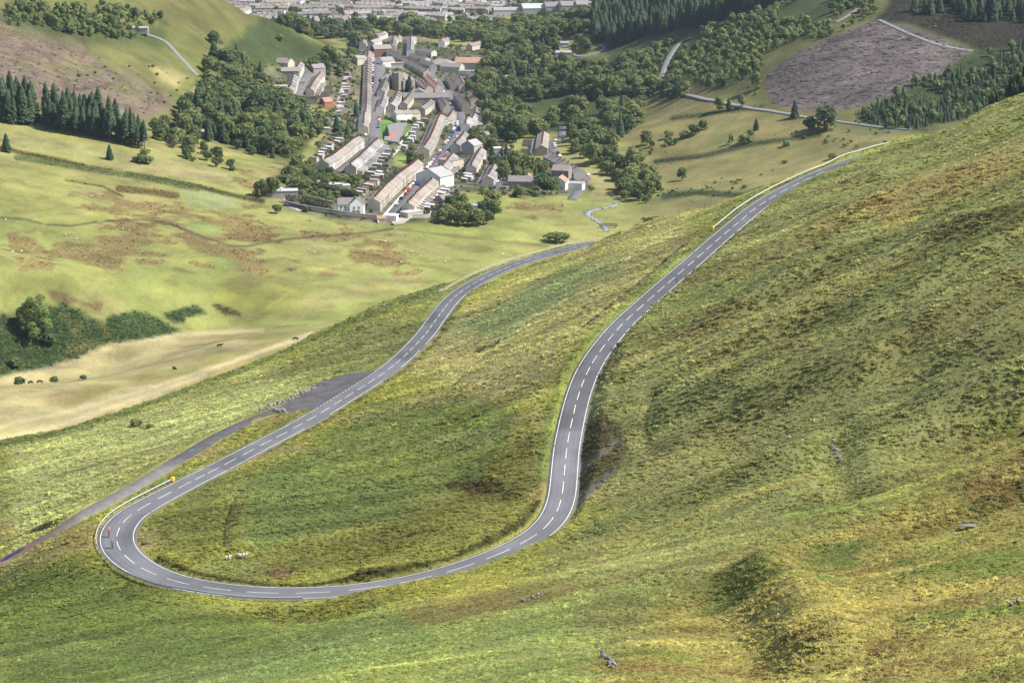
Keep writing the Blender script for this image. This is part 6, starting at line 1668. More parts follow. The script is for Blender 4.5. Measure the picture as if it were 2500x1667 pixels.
def car(P, ang, k, van, label, group=None):
    e = empty("parked_car" if not van else "parked_van", P, ang); tag(e, label, 'van' if van else 'car', group)
    add_obj("body", BODY[(k, van)], e); add_obj("windows", GLS[van], e)
    for sx in (-1.3, 1.3):
        for sy in (-0.8, 0.8): add_obj("wheel", WHL, e, (sx, sy, 0.32))
def cars_along(C, off, s0, s1, gap, where, p=0.7):
    S_ = np.r_[0, np.cumsum(np.linalg.norm(np.diff(C[:, :2], axis=0), axis=1))]; s = s0 * S_[-1]; i = 0
    while s < s1 * S_[-1]:
        if random.random() < p:
            q = np.array([np.interp(s, S_, C[:, k]) for k in range(3)]); q2 = np.array([np.interp(min(s + 2, S_[-1]), S_, C[:, k]) for k in range(3)]); q1 = np.array([np.interp(max(s - 2, 0), S_, C[:, k]) for k in range(3)])
            t = (q2 - q1)[:2]; t /= np.linalg.norm(t); q[:2] += np.array([t[1], -t[0]]) * off; q[2] = height(q[0], q[1]) + 0.24
            k = random.choices(range(6), (5, 3, 2, 2, 3, 3))[0]; van = random.random() < 0.08
            car(q, math.atan2(t[1], t[0]) + random.choice([0, math.pi]), k, van, "%s %s, %s from the near end of those parked %s" % (CARN[k], "van" if van else "car", ordinal(i), where), "vehicles parked " + where)
            i += 1
        s += gap
cars_along(st_main, -2.7, 0.05, 0.62, 6.2, "left along the main street"); cars_along(st_main, 2.7, 0.06, 0.6, 7.5, "right along the main street", 0.35)
cars_along(st_main, -2.7, 0.66, 0.95, 8, "on the main street's upper bend", 0.6)
cars_along(st_long, -4.2, 0.02, 0.97, 7.2, "left along the long street", 0.75); cars_along(st_long, 4.2, 0.1, 0.97, 9, "right along the long street", 0.6)
cars_along(st_low, 2.2, 0.1, 0.9, 11, "in the lower left street", 0.7); cars_along(st_last, -3.0, 0.03, 0.95, 6.0, "before the last terrace", 0.75); cars_along(st_up, -3.2, 0.1, 0.95, 9, "in the upper left street", 0.7)
cars_along(st_lane, 2.0, 0.22, 0.7, 13, "along the valley lane", 0.6); cars_along(st_far, 2.6, 0.05, 0.95, 9, "in the far street", 0.7)

# stone wall, hedges, garden growth
def wall_line(name, pts, h, th, mat, label, cat='wall', far_only=True, cope=None, step=3.0):
    W = px2w(*np.array(pts, float).T, far_only=far_only); C = catmull(W, step); C[:, 2] = height(C[:, 0], C[:, 1])
    o = np.array([-th / 2, -th / 2, th / 2, th / 2]); V, F = ribbon(C, o, [-1.0, h, h, -1.0])
    e = empty(name, C[0]); tag(e, label, cat)
    V2 = V - C[0]; add_obj("masonry", np_mesh("masonry", V2, F, mat), e)
    if cope:
        V, F = ribbon(C, np.array([-th / 2 - 0.08, -th / 2 - 0.08, th / 2 + 0.08, th / 2 + 0.08]), [h + 0.01, h + 0.16, h + 0.16, h + 0.01]); add_obj("coping", np_mesh("coping", V - C[0], F, cope), e)
    return e
wall_line("garden_wall", [(694,502),(720,508),(760,516),(800,522),(840,528),(895,535),(922,538)], 2.6, 0.5, simple_mat("dark_wall_stone", (0.13, 0.12, 0.11), 0.95, 0.3, 1.0), "dark stone wall below the conifer hedge and white house", cope=m_walls[3])
wall_line("garden_wall", [(740,482),(775,490),(812,500)], 1.6, 0.4, m_walls[2], "stone wall inside the allotment garden", cope=m_walls[3])
wall_line("garden_wall", [(1006,533),(1046,532),(1052,524)], 2.0, 0.4, m_walls[2], "stone yard wall below the lowest terrace", cope=m_walls[3])
wall_line("street_wall", [(922,545),(945,520),(985,476),(1012,444),(1030,420)], 1.0, 0.35, m_walls[0], "low pale front garden wall along the main street", cope=m_walls[1])
wall_line("court_fence_wall", [(920,293),(960,297),(1008,303)], 1.8, 0.3, simple_mat("dark_fence", (0.06, 0.08, 0.06), 0.9, 0.2, 1), "dark fence behind the playing green", 'fence')
wall_line("lane_wall", [(975,356),(990,336),(1008,312),(1016,303)], 1.2, 0.4, m_walls[5], "pale wall along the lane beside the playing green", cope=m_walls[0])
def hedge(pts, w, h, label, seed, n_per=26, mat=None):
    W = px2w(*np.array(pts, float).T, far_only=True); C = catmull(W, 1.2); C[:, 2] = height(C[:, 0], C[:, 1])
    e = empty("hedge", C[0]); tag(e, label, 'hedge')
    bl_ = [(c_[0], c_[1], c_[2] + h * 0.5, w * 0.55, w * 0.55, h * 0.55) for c_ in C - C[0]]
    V, F = leaves(bl_, n_per * len(C), 0.5, seed); add_obj("foliage", np_mesh("foliage", V, F, mat or m_hedge), e)
    mb = MB(); V, F = ribbon(C - C[0], np.array([-w * 0.3, -w * 0.3, w * 0.3, w * 0.3]), [-0.5, h * 0.7, h * 0.7, -0.5]); add_obj("stems", np_mesh("stems", V, F, m_bark), e)
hedge([(698,496),(740,504),(798,514)], 3.2, 5.5, "tall clipped dark conifer hedge beside the white house", 1)
hedge([(755,458),(800,468),(850,480),(870,488)], 4, 4.5, "dark hedge slanting across the allotments", 2)
hedge([(712,438),(760,444),(800,448)], 4, 3.5, "dark hedge on the upper side of the allotments", 3)
hedge([(712,246),(770,252)], 5, 5, "clipped hedge below the upper left terrace", 4)
hedge([(996,398),(1015,402),(1030,392)], 3.5, 4, "hedge along the mown green beside the main street", 5)
x = rng.uniform(-230, 90, 9000); y = rng.uniform(1180, 2400, 9000); z = height(x, y)
ok = (grid_value(vil, x, y) > 0.5)
fp = np.array(footprints)
for i in range(0, len(x), 1000):
    k = slice(i, i + 1000); d2 = np.hypot(x[k][:, None] - fp[None, :, 0], y[k][:, None] - fp[None, :, 1]); ok[k] &= (d2 > fp[None, :, 2] + 1.5).all(1)
for C in (st_main, st_long, st_low, st_last, st_lane, st_up, st_far):
    dd_, _ = road_dist(x, y, C[:, :2], 10); ok &= dd_ > 6.5
px_, py_, _ = project(np.stack([x, y, z], 1)); ins_, _ = in_poly(px_, py_, np.array([(914,292),(1012,305),(975,356),(912,345)], float)); ok &= ~ins_
ins_, _ = in_poly(px_, py_, np.array([(955,376),(1040,380),(1022,412),(955,408)], float)); ok &= ~ins_
x, y, z = x[ok], y[ok], z[ok]; n = len(x); s = rng.uniform(1.0, 3.2, n) * rng.choice([0.7, 1, 1.3], n)
scatter("garden_shrubbery", np.stack([x, y, z - 0.1], 1), np.stack([0 * s, 0 * s, rng.uniform(0, 6, n)], 1), np.stack([s * 1.2, s * 1.2, s], 1), rng.integers(0, 4, n), np.ones((n, 3)), wsrc['s'], "small shrubs and beds filling the back gardens of the village", "shrubbery")
print("garden shrubs", n)

# ------------------------------------------------------------------ the far town, one mass of roofs and walls
tv_ = []; 
mbt = MB()
r_ = np.random.default_rng(44)
for ry in np.linspace(2440, 3300, 30):
    off = r_.uniform(-20, 20); xa = -420
    ang0 = r_.uniform(-0.16, 0.16)
    while xa < 130:
        n_ = r_.integers(3, 8)
        ang = ang0 + r_.choice([0, 0, 0.5, -0.5, 1.45])
        wl, rf = r_.integers(0, 4), 4 + r_.integers(0, 3)
        for i in range(n_):
            X = xa + i * 6.5 * math.cos(ang); Y = ry + off + math.tan(ang0) * xa + i * 6.5 * math.sin(ang) + r_.uniform(-1, 1); Z = float(height(X, Y))
            px, py, _ = project(np.array([X, Y, Z]))
            if px < 470 or px > 1470 or py > 64 + (10 if px < 1000 else 0): continue
            if 1230 < px < 1470 and py > 10: continue
            w, d, h, rs = 6.6, 8.0, 5.4, 2.6
            if r_.uniform() < 0.3: wl = r_.integers(0, 4)
            ca, sa = math.cos(ang), math.sin(ang)
            T = lambda q: (X + q[0] * ca - q[1] * sa, Y + q[0] * sa + q[1] * ca, Z + q[2])
            hx, hy = w / 2, d / 2
            for poly, mi in (([(-hx, -hy, -2), (hx, -hy, -2), (hx, -hy, h), (-hx, -hy, h)], wl), ([(hx, -hy, -2), (hx, hy, -2), (hx, hy, h), (hx, 0, h + rs), (hx, -hy, h)], wl), ([(-hx, hy, -2), (-hx, -hy, -2), (-hx, -hy, h), (-hx, 0, h + rs), (-hx, hy, h)], wl), ([(hx, hy, -2), (-hx, hy, -2), (-hx, hy, h), (hx, hy, h)], wl),
                             ([(-hx, -hy - .3, h - .1), (hx, -hy - .3, h - .1), (hx, 0, h + rs + .1), (-hx, 0, h + rs + .1)], rf), ([(hx, hy + .3, h - .1), (-hx, hy + .3, h - .1), (-hx, 0, h + rs + .1), (hx, 0, h + rs + .1)], rf)):
                mbt.poly([T(q) for q in poly], mi)
            if r_.uniform() < 0.8: mbt.box((X + hx * ca, Y + hx * sa, Z + h + rs + 0.3), (0.8, 1.2, 1.8), 7)
            for q in (-1.6, 1.6):
                c_ = T((q, -hy - 0.05, 3.9)); mbt.box(c_, (1.0, 0.1, 1.4), 8, ang)
            if r_.uniform() < 0.4:
                c_ = T((r_.uniform(-1, 1), -hy - 7, 1)); mbt.box(c_, (4, 4, 2.6), r_.choice([1, 4, 6]), ang)
        xa += n_ * 6.5 * max(0.3, math.cos(ang)) + r_.uniform(6, 24)
tw = mbt.obj("far_town", [m_walls[0], m_walls[1], m_walls[3], m_walls[2], m_roofs[0], m_roofs[1], m_roofs[2], m_brick, m_glass])
tag(tw, "distant town of grey roofed terraces filling the top of the view", 'town', kind='stuff')
x = rng.uniform(-430, 150, 1500); y = rng.uniform(2440, 3300, 1500); z = height(x, y); px_, py_, _ = project(np.stack([x, y, z], 1)); ok = (px_ > 480) & (px_ < 1460) & (py_ < 66)
x, y, z = x[ok], y[ok], z[ok]; n = len(x); s = rng.uniform(3, 9, n)
scatter("town_treeline", np.stack([x, y, z], 1), np.stack([0 * s, 0 * s, rng.uniform(0, 6, n)], 1), np.stack([s * 1.2, s * 1.2, s], 1), rng.integers(0, 6, n), np.ones((n, 3)), wsrc['b'], "scattered trees between the roofs of the distant town", "trees")

# ------------------------------------------------------------------ crash barriers
m_galv = simple_mat("galvanised_steel", (0.40, 0.42, 0.43), 0.45, 0.08, 0.8, 0.5)
m_galv_pale = simple_mat("pale_weathered_rail", (0.50, 0.49, 0.44), 0.6, 0.08, 0.5)
m_post = simple_mat("barrier_post_steel", (0.30, 0.31, 0.31), 0.6, 0.15, 1.0)
m_yellow = simple_mat("yellow_terminal", (0.75, 0.42, 0.03), 0.6, 0.06, 1.0)
def rail_line(s0, s1, side, off, step=1.0, z_from_ground=True):
    s = np.arange(s0, s1, step); C = np.stack([np.interp(s, RS, RC[:, k]) for k in range(3)], 1)
    Nn = np.stack([np.interp(s, RS, RN[:, 0]), np.interp(s, RS, RN[:, 1])], 1); Nn /= np.linalg.norm(Nn, axis=1)[:, None]
    o = side * (np.interp(s, RS, RHW) + off)
    Q = C.copy(); Q[:, :2] += Nn * o[:, None]
    g = height(Q[:, 0], Q[:, 1]); Q[:, 2] = np.clip(g, C[:, 2] - 0.5, C[:, 2] + 0.6)
    for _ in range(6): Q[1:-1] = (Q[:-2] + 2 * Q[1:-1] + Q[2:]) / 4
    return Q, Nn * side
def barrier(Q, Nn, name, label, rail_mat, heights, rail_h, gap, post_h, term=None, post_mat=None):
    e = empty(name, Q[0]); tag(e, label, 'barrier')
    L = Q - Q[0]
    for zz in heights:
        V, F = [], []
        prof = [(0.0, -rail_h / 2), (0.07, -rail_h / 4), (0.0, 0.0), (0.07, rail_h / 4), (0.0, rail_h / 2), (-0.05, rail_h / 2), (-0.05, -rail_h / 2), (0.0, -rail_h / 2)]
        k = len(prof); VV = np.zeros((len(L), k, 3))
        for j, (po, pz) in enumerate(prof):
            VV[:, j, :2] = L[:, :2] - Nn * po; VV[:, j, 2] = L[:, 2] + zz + pz
        i = np.arange(len(L) * k).reshape(len(L), k); F = np.stack([i[:-1, :-1], i[:-1, 1:], i[1:, 1:], i[1:, :-1]], -1).reshape(-1, 4)
        add_obj("rail", np_mesh("rail", VV.reshape(-1, 3), F, rail_mat), e)
    mb = MB(); mb.box((0, 0, post_h / 2 - 0.3), (0.14, 0.14, post_h + 0.6)); pm = mb.mesh("post", post_mat or m_post)
    S_ = np.r_[0, np.cumsum(np.linalg.norm(np.diff(L, axis=0), axis=1))]
    for s in np.arange(0.4, S_[-1], gap):
        q = np.array([np.interp(s, S_, L[:, c]) for c in range(3)]); nn = np.array([np.interp(s, S_, Nn[:, c]) for c in range(2)])
        add_obj("post", pm, e, (q[0] + nn[0] * 0.12, q[1] + nn[1] * 0.12, q[2]), (0, 0, math.atan2(nn[1], nn[0])))
    if term is not None:
        q = L[term]; t = L[min(abs(term) + 1, len(L) - 1)] - L[abs(term)] if term == 0 else L[-1] - L[-2]
        mb = MB(); mb.box((0, 0, 0.62), (1.0, 0.55, 0.75)); mb.box((0, 0, 0.15), (0.25, 0.3, 0.6)); o = mb.obj("end_terminal", m_yellow, e); o.location = q; o.rotation_euler[2] = math.atan2(t[1], t[0])
    return e
def s_of_px(px, py, side, off):
    Q = RC[:, :2] + RN * (side * (RHW + off))[:, None]
    a, b_, _ = project(np.c_[Q, RC[:, 2] + 0.5]); return RS[np.argmin(np.hypot(a - px, b_ - py))]
sA = s_of_px(424, 1175, 1, 0.9); sB = s_of_px(756, 1458, 1, 0.9)
Q, Nn = rail_line(sA, sB, 1, 0.85)
barrier(Q, Nn, "crash_barrier", "curved steel crash barrier round the outside of the hairpin bend", m_galv, (0.62,), 0.31, 3.2, 0.7, term=0)
s1 = s_of_px(1748, 562, -1, 2.4)
Q, Nn = rail_line(s1, RS[-1] - 25, -1, 2.4)
barrier(Q, Nn, "crash_barrier", "long pale crash barrier beside the upper road on the right", m_galv_pale, (0.66,), 0.34, 3.2, 0.8, term=0)
s2 = s_of_px(1073, 716, 1, 3.6)
Q, Nn = rail_line(S0 - 25, s2, 1, 3.4); 
g = height(Q[:, 0], Q[:, 1]); Q[:, 2] = np.maximum(g, Q[:, 2] - 0.2)
m_wood = simple_mat("weathered_timber", (0.46, 0.42, 0.34), 0.9, 0.2, 1.5)
barrier(Q, Nn, "roadside_fence", "pale two rail fence along the valley side of the lower road", m_wood, (0.55, 1.0), 0.16, 2.8, 1.15, post_mat=m_wood)

# ------------------------------------------------------------------ boulders and loose stones
m_rock = simple_mat("gritstone", (0.18, 0.175, 0.17), 0.95, 0.35, 1.2, bump=0.4, obj_random=0.2)
m_rockp = simple_mat("bleached_stone", (0.21, 0.20, 0.19), 0.95, 0.25, 1.5, bump=0.3, obj_random=0.15)
def rock_mesh(seed, m, j=0.22):
    mb = MB(); mb.ico((0, 0, 0.25), (0.62, 0.5, 0.45), seed, j, 2); return mb.mesh("boulder", m)
ROCK = [rock_mesh(60 + k, m_rock) for k in range(5)]; ROCKP = [rock_mesh(80 + k, m_rockp, 0.25) for k in range(4)]
def rock(P, s, label, group=None, pale=False, rz=None, sz=1.0):
    o = add_obj("boulder", (ROCKP[random.randrange(4)] if pale else ROCK[random.randrange(5)]), None, P, (random.uniform(-0.2, 0.2), random.uniform(-0.2, 0.2), random.uniform(0, 6.28) if rz is None else rz), (s, s * random.uniform(0.8, 1.1), s * sz))
    tag(o, label, 'boulder', group); return o
bl_px = [(548,588),(593,572),(626,550),(660,538),(713,523),(755,510),(778,493),(808,487),(840,475),(868,462),(890,445),(925,425),(960,415),(985,403),(1005,396),(1030,382),(1045,378),(1060,375),(1080,368),(1105,354)]
bs = [1.75, 1.3, 1.7, 1.4, 1.75, 1.2, 1.3, 1.15, 1.3, 1.3, 1.1, 1.5, 1.5, 1.2, 1.1, 1.1, 1.0, 0.9, 1.0, 0.9]
for i, ((a, b_), s) in enumerate(zip(bl_px, bs)):
    P = px2w(500 + a / 3.92, 850 + (b_ + 12) / 3.92)[0]; rock(P, s * 0.75, "%s grey boulder from the left in the row along the lay-by" % ordinal(i), "boulders in a row along the lay-by", sz=1.0)
for i, (a, b_, s) in enumerate([(675,1004,1.3),(681,1007,1.1),(688,1006,1.5),(693,1005,1.1)]):
    P = px2w(a, b_)[0]; rock(P, s, "%s stone from the left in the broken pile below the lay-by" % ordinal(i), "stones in the broken pile below the lay-by")
mb = MB(); mb.box((0, 0, 0.6), (0.12, 0.12, 1.5)); o = mb.obj("marker_post", m_post); o.location = px2w(676, 1002)[0]; tag(o, "short post standing in the broken stone pile", 'post')
stones = [((1470,1598),(1500,1632),13,"pale stone in the heap at the bottom centre of the slope",0.55), ((2030,1075),(2052,1140),12,"grey stone in the small outcrop on the right hillside",0.8), ((1270,1470),(1320,1455),11,"pale stone in the streak below the road's right bend",0.45),
          ((1675,1400),(1700,1395),6,"pale stone in the little patch on the lower right slope",0.5), ((1640,962),(1690,925),8,"stone in the eroded streak above the upper road",0.5), ((2470,975),(2500,955),4,"grey stone at the right edge on the dark fold",0.7), ((2470,1480),(2492,1465),4,"white stone near the right edge low on the slope",0.45)]
for (a, b_, n, lab, s) in stones:
    for i in range(n):
        t = (i + random.random()) / n; P = px2w(a[0] + (b_[0] - a[0]) * t + random.uniform(-5, 5), a[1] + (b_[1] - a[1]) * t + random.uniform(-4, 4))[0]
        rock(P + np.array([0, 0, 0.12]), s * random.uniform(0.5, 1.05), lab, lab + "s", True)
P = px2w(2360, 1290)[0]
mb = MB(); mb.ico((0, 0, 0.45), (1.25, 0.5, 0.2), 5, 0.16, 2); o = mb.obj("slab_rock", m_rockp); o.location = P; tag(o, "long flat pale slab lying among the rushes on the right slope", 'rock')

# ------------------------------------------------------------------ stream and footbridge
m_stream, nt, b = new_mat("running_water"); b.inputs['Base Color'].default_value = (0.26, 0.27, 0.28, 1); b.inputs['Roughness'].default_value = 0.25; b.inputs['Specular IOR Level'].default_value = 0.5
st = drape("stream", [(1512,492),(1502,500),(1475,508),(1448,513),(1434,519),(1438,528),(1456,538),(1472,550),(1480,559),(1478,566)], 2.6, m_stream, 0.12, 2.0)
S_ = np.arange(0, len(st), 1)
for i in range(46):
    q = st[random.randrange(len(st))]; P = np.array([q[0] + random.choice([-1, 1]) * random.uniform(1.2, 2.2), q[1] + random.uniform(-1, 1), 0]); P[2] = height(P[0], P[1])
    rock(P, random.uniform(0.5, 1.1), "pale stone on the bank of the little stream", "stones on the stream banks", True)
Pa, Pb_ = px2w([1463, 1507], [556, 556], far_only=True)
L = float(np.linalg.norm((Pb_ - Pa)[:2])); e = empty("footbridge", (Pa + Pb_) / 2 + np.array([0, 0, 1.2]), math.atan2((Pb_ - Pa)[1], (Pb_ - Pa)[0])); tag(e, "narrow dark footbridge crossing the stream below the village", 'bridge')
m_dark = simple_mat("dark_timber", (0.06, 0.055, 0.05), 0.9, 0.2, 1.0)
mb = MB(); mb.box((0, 0, 0), (L, 1.3, 0.25)); mb.obj("deck", m_dark, e)
for sy in (-0.6, 0.6):
    mb = MB(); mb.box((0, sy, 1.05), (L, 0.1, 0.12)); mb.box((0, sy, 0.6), (L, 0.08, 0.1))
    for k in np.linspace(-L / 2 + 0.1, L / 2 - 0.1, 7): mb.box((k, sy, 0.55), (0.1, 0.1, 1.1))
    mb.obj("handrail", m_dark, e)
for sx in (-1, 1):
    mb = MB(); mb.tube([(sx * L * 0.46, 0, -0.1), (sx * L * 0.22, 0, -2.2)], 0.14, 6); mb.obj("strut", m_dark, e)
# post on the road bank
mb = MB(); mb.box((0, 0, 0.6), (0.12, 0.12, 1.4)); mb.box((0, 0, 1.2), (0.3, 0.05, 0.3)); o = mb.obj("marker_post", m_dark); P = px2w(1652, 694)[0]; o.location = P; tag(o, "small dark marker post on the verge of the upper road", 'post')
# dark stone culverts
for (a, b_, t) in [(590,1198,"dark stone culvert mouth at the top of the infield drain"), (355,1328,"small culvert on the inside of the hairpin"), (1655,715,"culvert mouth below the upper road's bank")]:
    P = px2w(a, b_)[0]; e = empty("culvert", P - np.array([0, 0, 0.25]), random.uniform(-0.4, 0.4), (0.75, 0.75, 0.75)); tag(e, t, 'culvert')
    mb = MB(); mb.box((0, 0, 0.55), (2.0, 0.7, 0.25)); mb.obj("lintel", m_dark, e); mb = MB(); mb.box((-0.8, 0, 0.1), (0.35, 0.7, 0.9)); mb.obj("jamb", m_dark, e); mb = MB(); mb.box((0.8, 0, 0.1), (0.35, 0.7, 0.9)); mb.obj("jamb", m_dark, e); mb = MB(); mb.box((0, 0.2, 0.1), (1.3, 0.2, 0.8)); mb.obj("opening", m_tyre, e)

# ------------------------------------------------------------------ animals
def skin_mesh(name, verts, edges, radii, mat, sub=2, root=0):
    """a body grown round a skeleton"""
    me = bpy.data.meshes.new(name); me.from_pydata(verts, edges, []); o = bpy.data.objects.new(name, me); COL.objects.link(o)
    o.modifiers.new("skin", 'SKIN')
    lay = me.skin_vertices[0] if me.skin_vertices else None
    if lay is None:
        import bmesh
        bm = bmesh.new(); bm.from_mesh(me); bm.verts.layers.skin.verify(); bm.to_mesh(me); bm.free(); lay = me.skin_vertices[0]
    for i, r in enumerate(radii):
        lay.data[i].radius = (r, r) if np.isscalar(r) else r
        lay.data[i].use_root = (i == root)
    ss = o.modifiers.new("sub", 'SUBSURF'); ss.levels = sub; ss.render_levels = sub
    dg = bpy.context.evaluated_depsgraph_get(); ev = o.evaluated_get(dg); out = bpy.data.meshes.new_from_object(ev)
    out.materials.clear(); out.materials.append(mat); out.polygons.foreach_set('use_smooth', np.ones(len(out.polygons), bool))
    bpy.data.objects.remove(o); out.name = name
    return out
m_cow = simple_mat("black_hide", (0.018, 0.016, 0.015), 0.6, 0.3, 2.0); m_cowb = simple_mat("dark_brown_hide", (0.035, 0.022, 0.016), 0.6, 0.3, 2.0)
m_wool = simple_mat("fleece", (0.62, 0.58, 0.50), 0.95, 0.15, 5.0)
def cow_mesh(mat, graze=False, lying=False, name="cow"):
    h = 0.0 if not lying else -0.55
    v = [(0, 0, 1.02 + h), (0.65, 0, 1.05 + h), (-0.7, 0, 1.06 + h), (-0.95, 0, 1.02 + h)]; r = [(0.36, 0.40), (0.34, 0.40), (0.33, 0.36), 0.2]; e_ = [(1, 0), (0, 2), (2, 3)]
    nk = (1.0, 0, 0.85 + h) if graze else (1.05, 0, 1.32 + h); hd = (1.30, 0, 0.32) if graze else (1.38, 0, 1.42 + h); mz = (1.45, 0, 0.12) if graze else (1.68, 0, 1.28 + h)
    v += [nk, hd, mz]; r += [(0.17, 0.22), 0.14, 0.09]; e_ += [(1, 4), (4, 5), (5, 6)]
    v += [(hd[0] - 0.08, 0.2, hd[2] + 0.08), (hd[0] - 0.08, -0.2, hd[2] + 0.08)]; r += [0.05, 0.05]; e_ += [(5, 7), (5, 8)]
    v += [(-1.06, 0, 0.7 + h), (-1.08, 0, max(0.35 + h, 0.08))]; r += [0.035, 0.05]; e_ += [(3, 9), (9, 10)]
    for sx, x0 in ((1, 0.62), (-1, -0.72)):
        for sy in (-0.2, 0.2):
            k = len(v); par = 1 if sx > 0 else 2
            if lying: pts = [(x0, sy * 1.6, 0.25), (x0 + 0.35, sy * 2.0, 0.12), (x0 + 0.1, sy * 2.2, 0.08)]
            elif sx > 0: pts = [(x0, sy, 0.72), (x0 + 0.03, sy, 0.42), (x0, sy, 0.05)]
            else: pts = [(x0 + 0.08, sy, 0.75), (x0 - 0.12, sy, 0.46), (x0 - 0.06, sy, 0.05)]
            v += pts; r += [0.15, 0.075, 0.065]; e_ += [(par, k), (k, k + 1), (k + 1, k + 2)]
    return skin_mesh(name, v, e_, r, mat, 2)
COWS = [cow_mesh(m_cow), cow_mesh(m_cow, True), cow_mesh(m_cow, False, True)]
for (a, b_, k, rz, lab) in [(536,848,0,0.1,"black cow standing side-on in the pale field"),(722,831,1,3.0,"dark cow grazing highest in the pale field"),(428,934,2,2.4,"black cow lying at the field's lower edge"),(209,1004,0,1.4,"black cow facing away, alone in the pale strip"),
                            (101,1016,1,0.5,"black grazing cow, upper of the pair at the left"),(79,1026,1,0.9,"black grazing cow, lower of the pair at the left")]:
    P = px2w(a, b_, far_only=True)[0]; o = add_obj("cow", COWS[k], None, P, (0, 0, rz), (1.05, 1.05, 1.05)); tag(o, lab, 'cow', "cattle in the pale field")
def sheep_mesh(lying):
    z0 = 0.62 if not lying else 0.3
    v = [(0, 0, z0), (0.32, 0, z0 + 0.03), (-0.34, 0, z0), (0.5, 0, z0 + 0.18), (0.68, 0, z0 + 0.24), (0.80, 0, z0 + 0.16)]; r = [(0.26, 0.27), 0.24, 0.22, 0.11, 0.09, 0.05]; e_ = [(1, 0), (0, 2), (1, 3), (3, 4), (4, 5)]
    v += [(0.62, 0.13, z0 + 0.27), (0.62, -0.13, z0 + 0.27)]; r += [0.03, 0.03]; e_ += [(4, 6), (4, 7)]
    for par, x0 in ((1, 0.3), (2, -0.3)):
        for sy in (-0.12, 0.12):
            k = len(v); pts = [(x0, sy, z0 - 0.3), (x0, sy, 0.03)] if not lying else [(x0 + 0.12, sy * 1.8, 0.1), (x0 + 0.3, sy * 2, 0.06)]
            v += pts; r += [0.06, 0.04]; e_ += [(par, k), (k, k + 1)]
    return skin_mesh("sheep", v, e_, r, m_wool, 1)
SHEEP = [sheep_mesh(False), sheep_mesh(True)]
for (a, b_, k, rz, lab) in [(555,1366,1,0.2,"white sheep lying alone inside the hairpin, left of two others"),(588,1363,1,2.4,"white sheep resting, left of the close pair inside the hairpin"),(596,1365,0,0.4,"white sheep, right of the close pair inside the hairpin")]:
    P = px2w(a, b_)[0] + np.array([0, 0, 0.2]); o = add_obj("sheep", SHEEP[k], None, P, (0, 0, rz), (1.1, 1.1, 1.1)); tag(o, lab, 'sheep')
fs = [(13,538),(40,544),(160,576),(186,587),(31,615),(53,616),(102,631),(222,480),(755,613),(767,618),(940,592),(990,613),(1004,615),(1006,618),(1025,626),(990,575),(1028,578),(1065,637),(980,643),(1228,621),(1134,634),(1088,642),(1380,538),(1230,605),(275,642),(300,562)]
for (a, b_) in fs:
    P = px2w(a, b_, far_only=True)[0]; o = add_obj("sheep", SHEEP[random.random() < 0.3], None, P, (0, 0, random.uniform(0, 6.28)), (1.2, 1.2, 1.2)); tag(o, "tiny white sheep grazing on the open valley meadow", 'sheep', "sheep on the valley meadow")

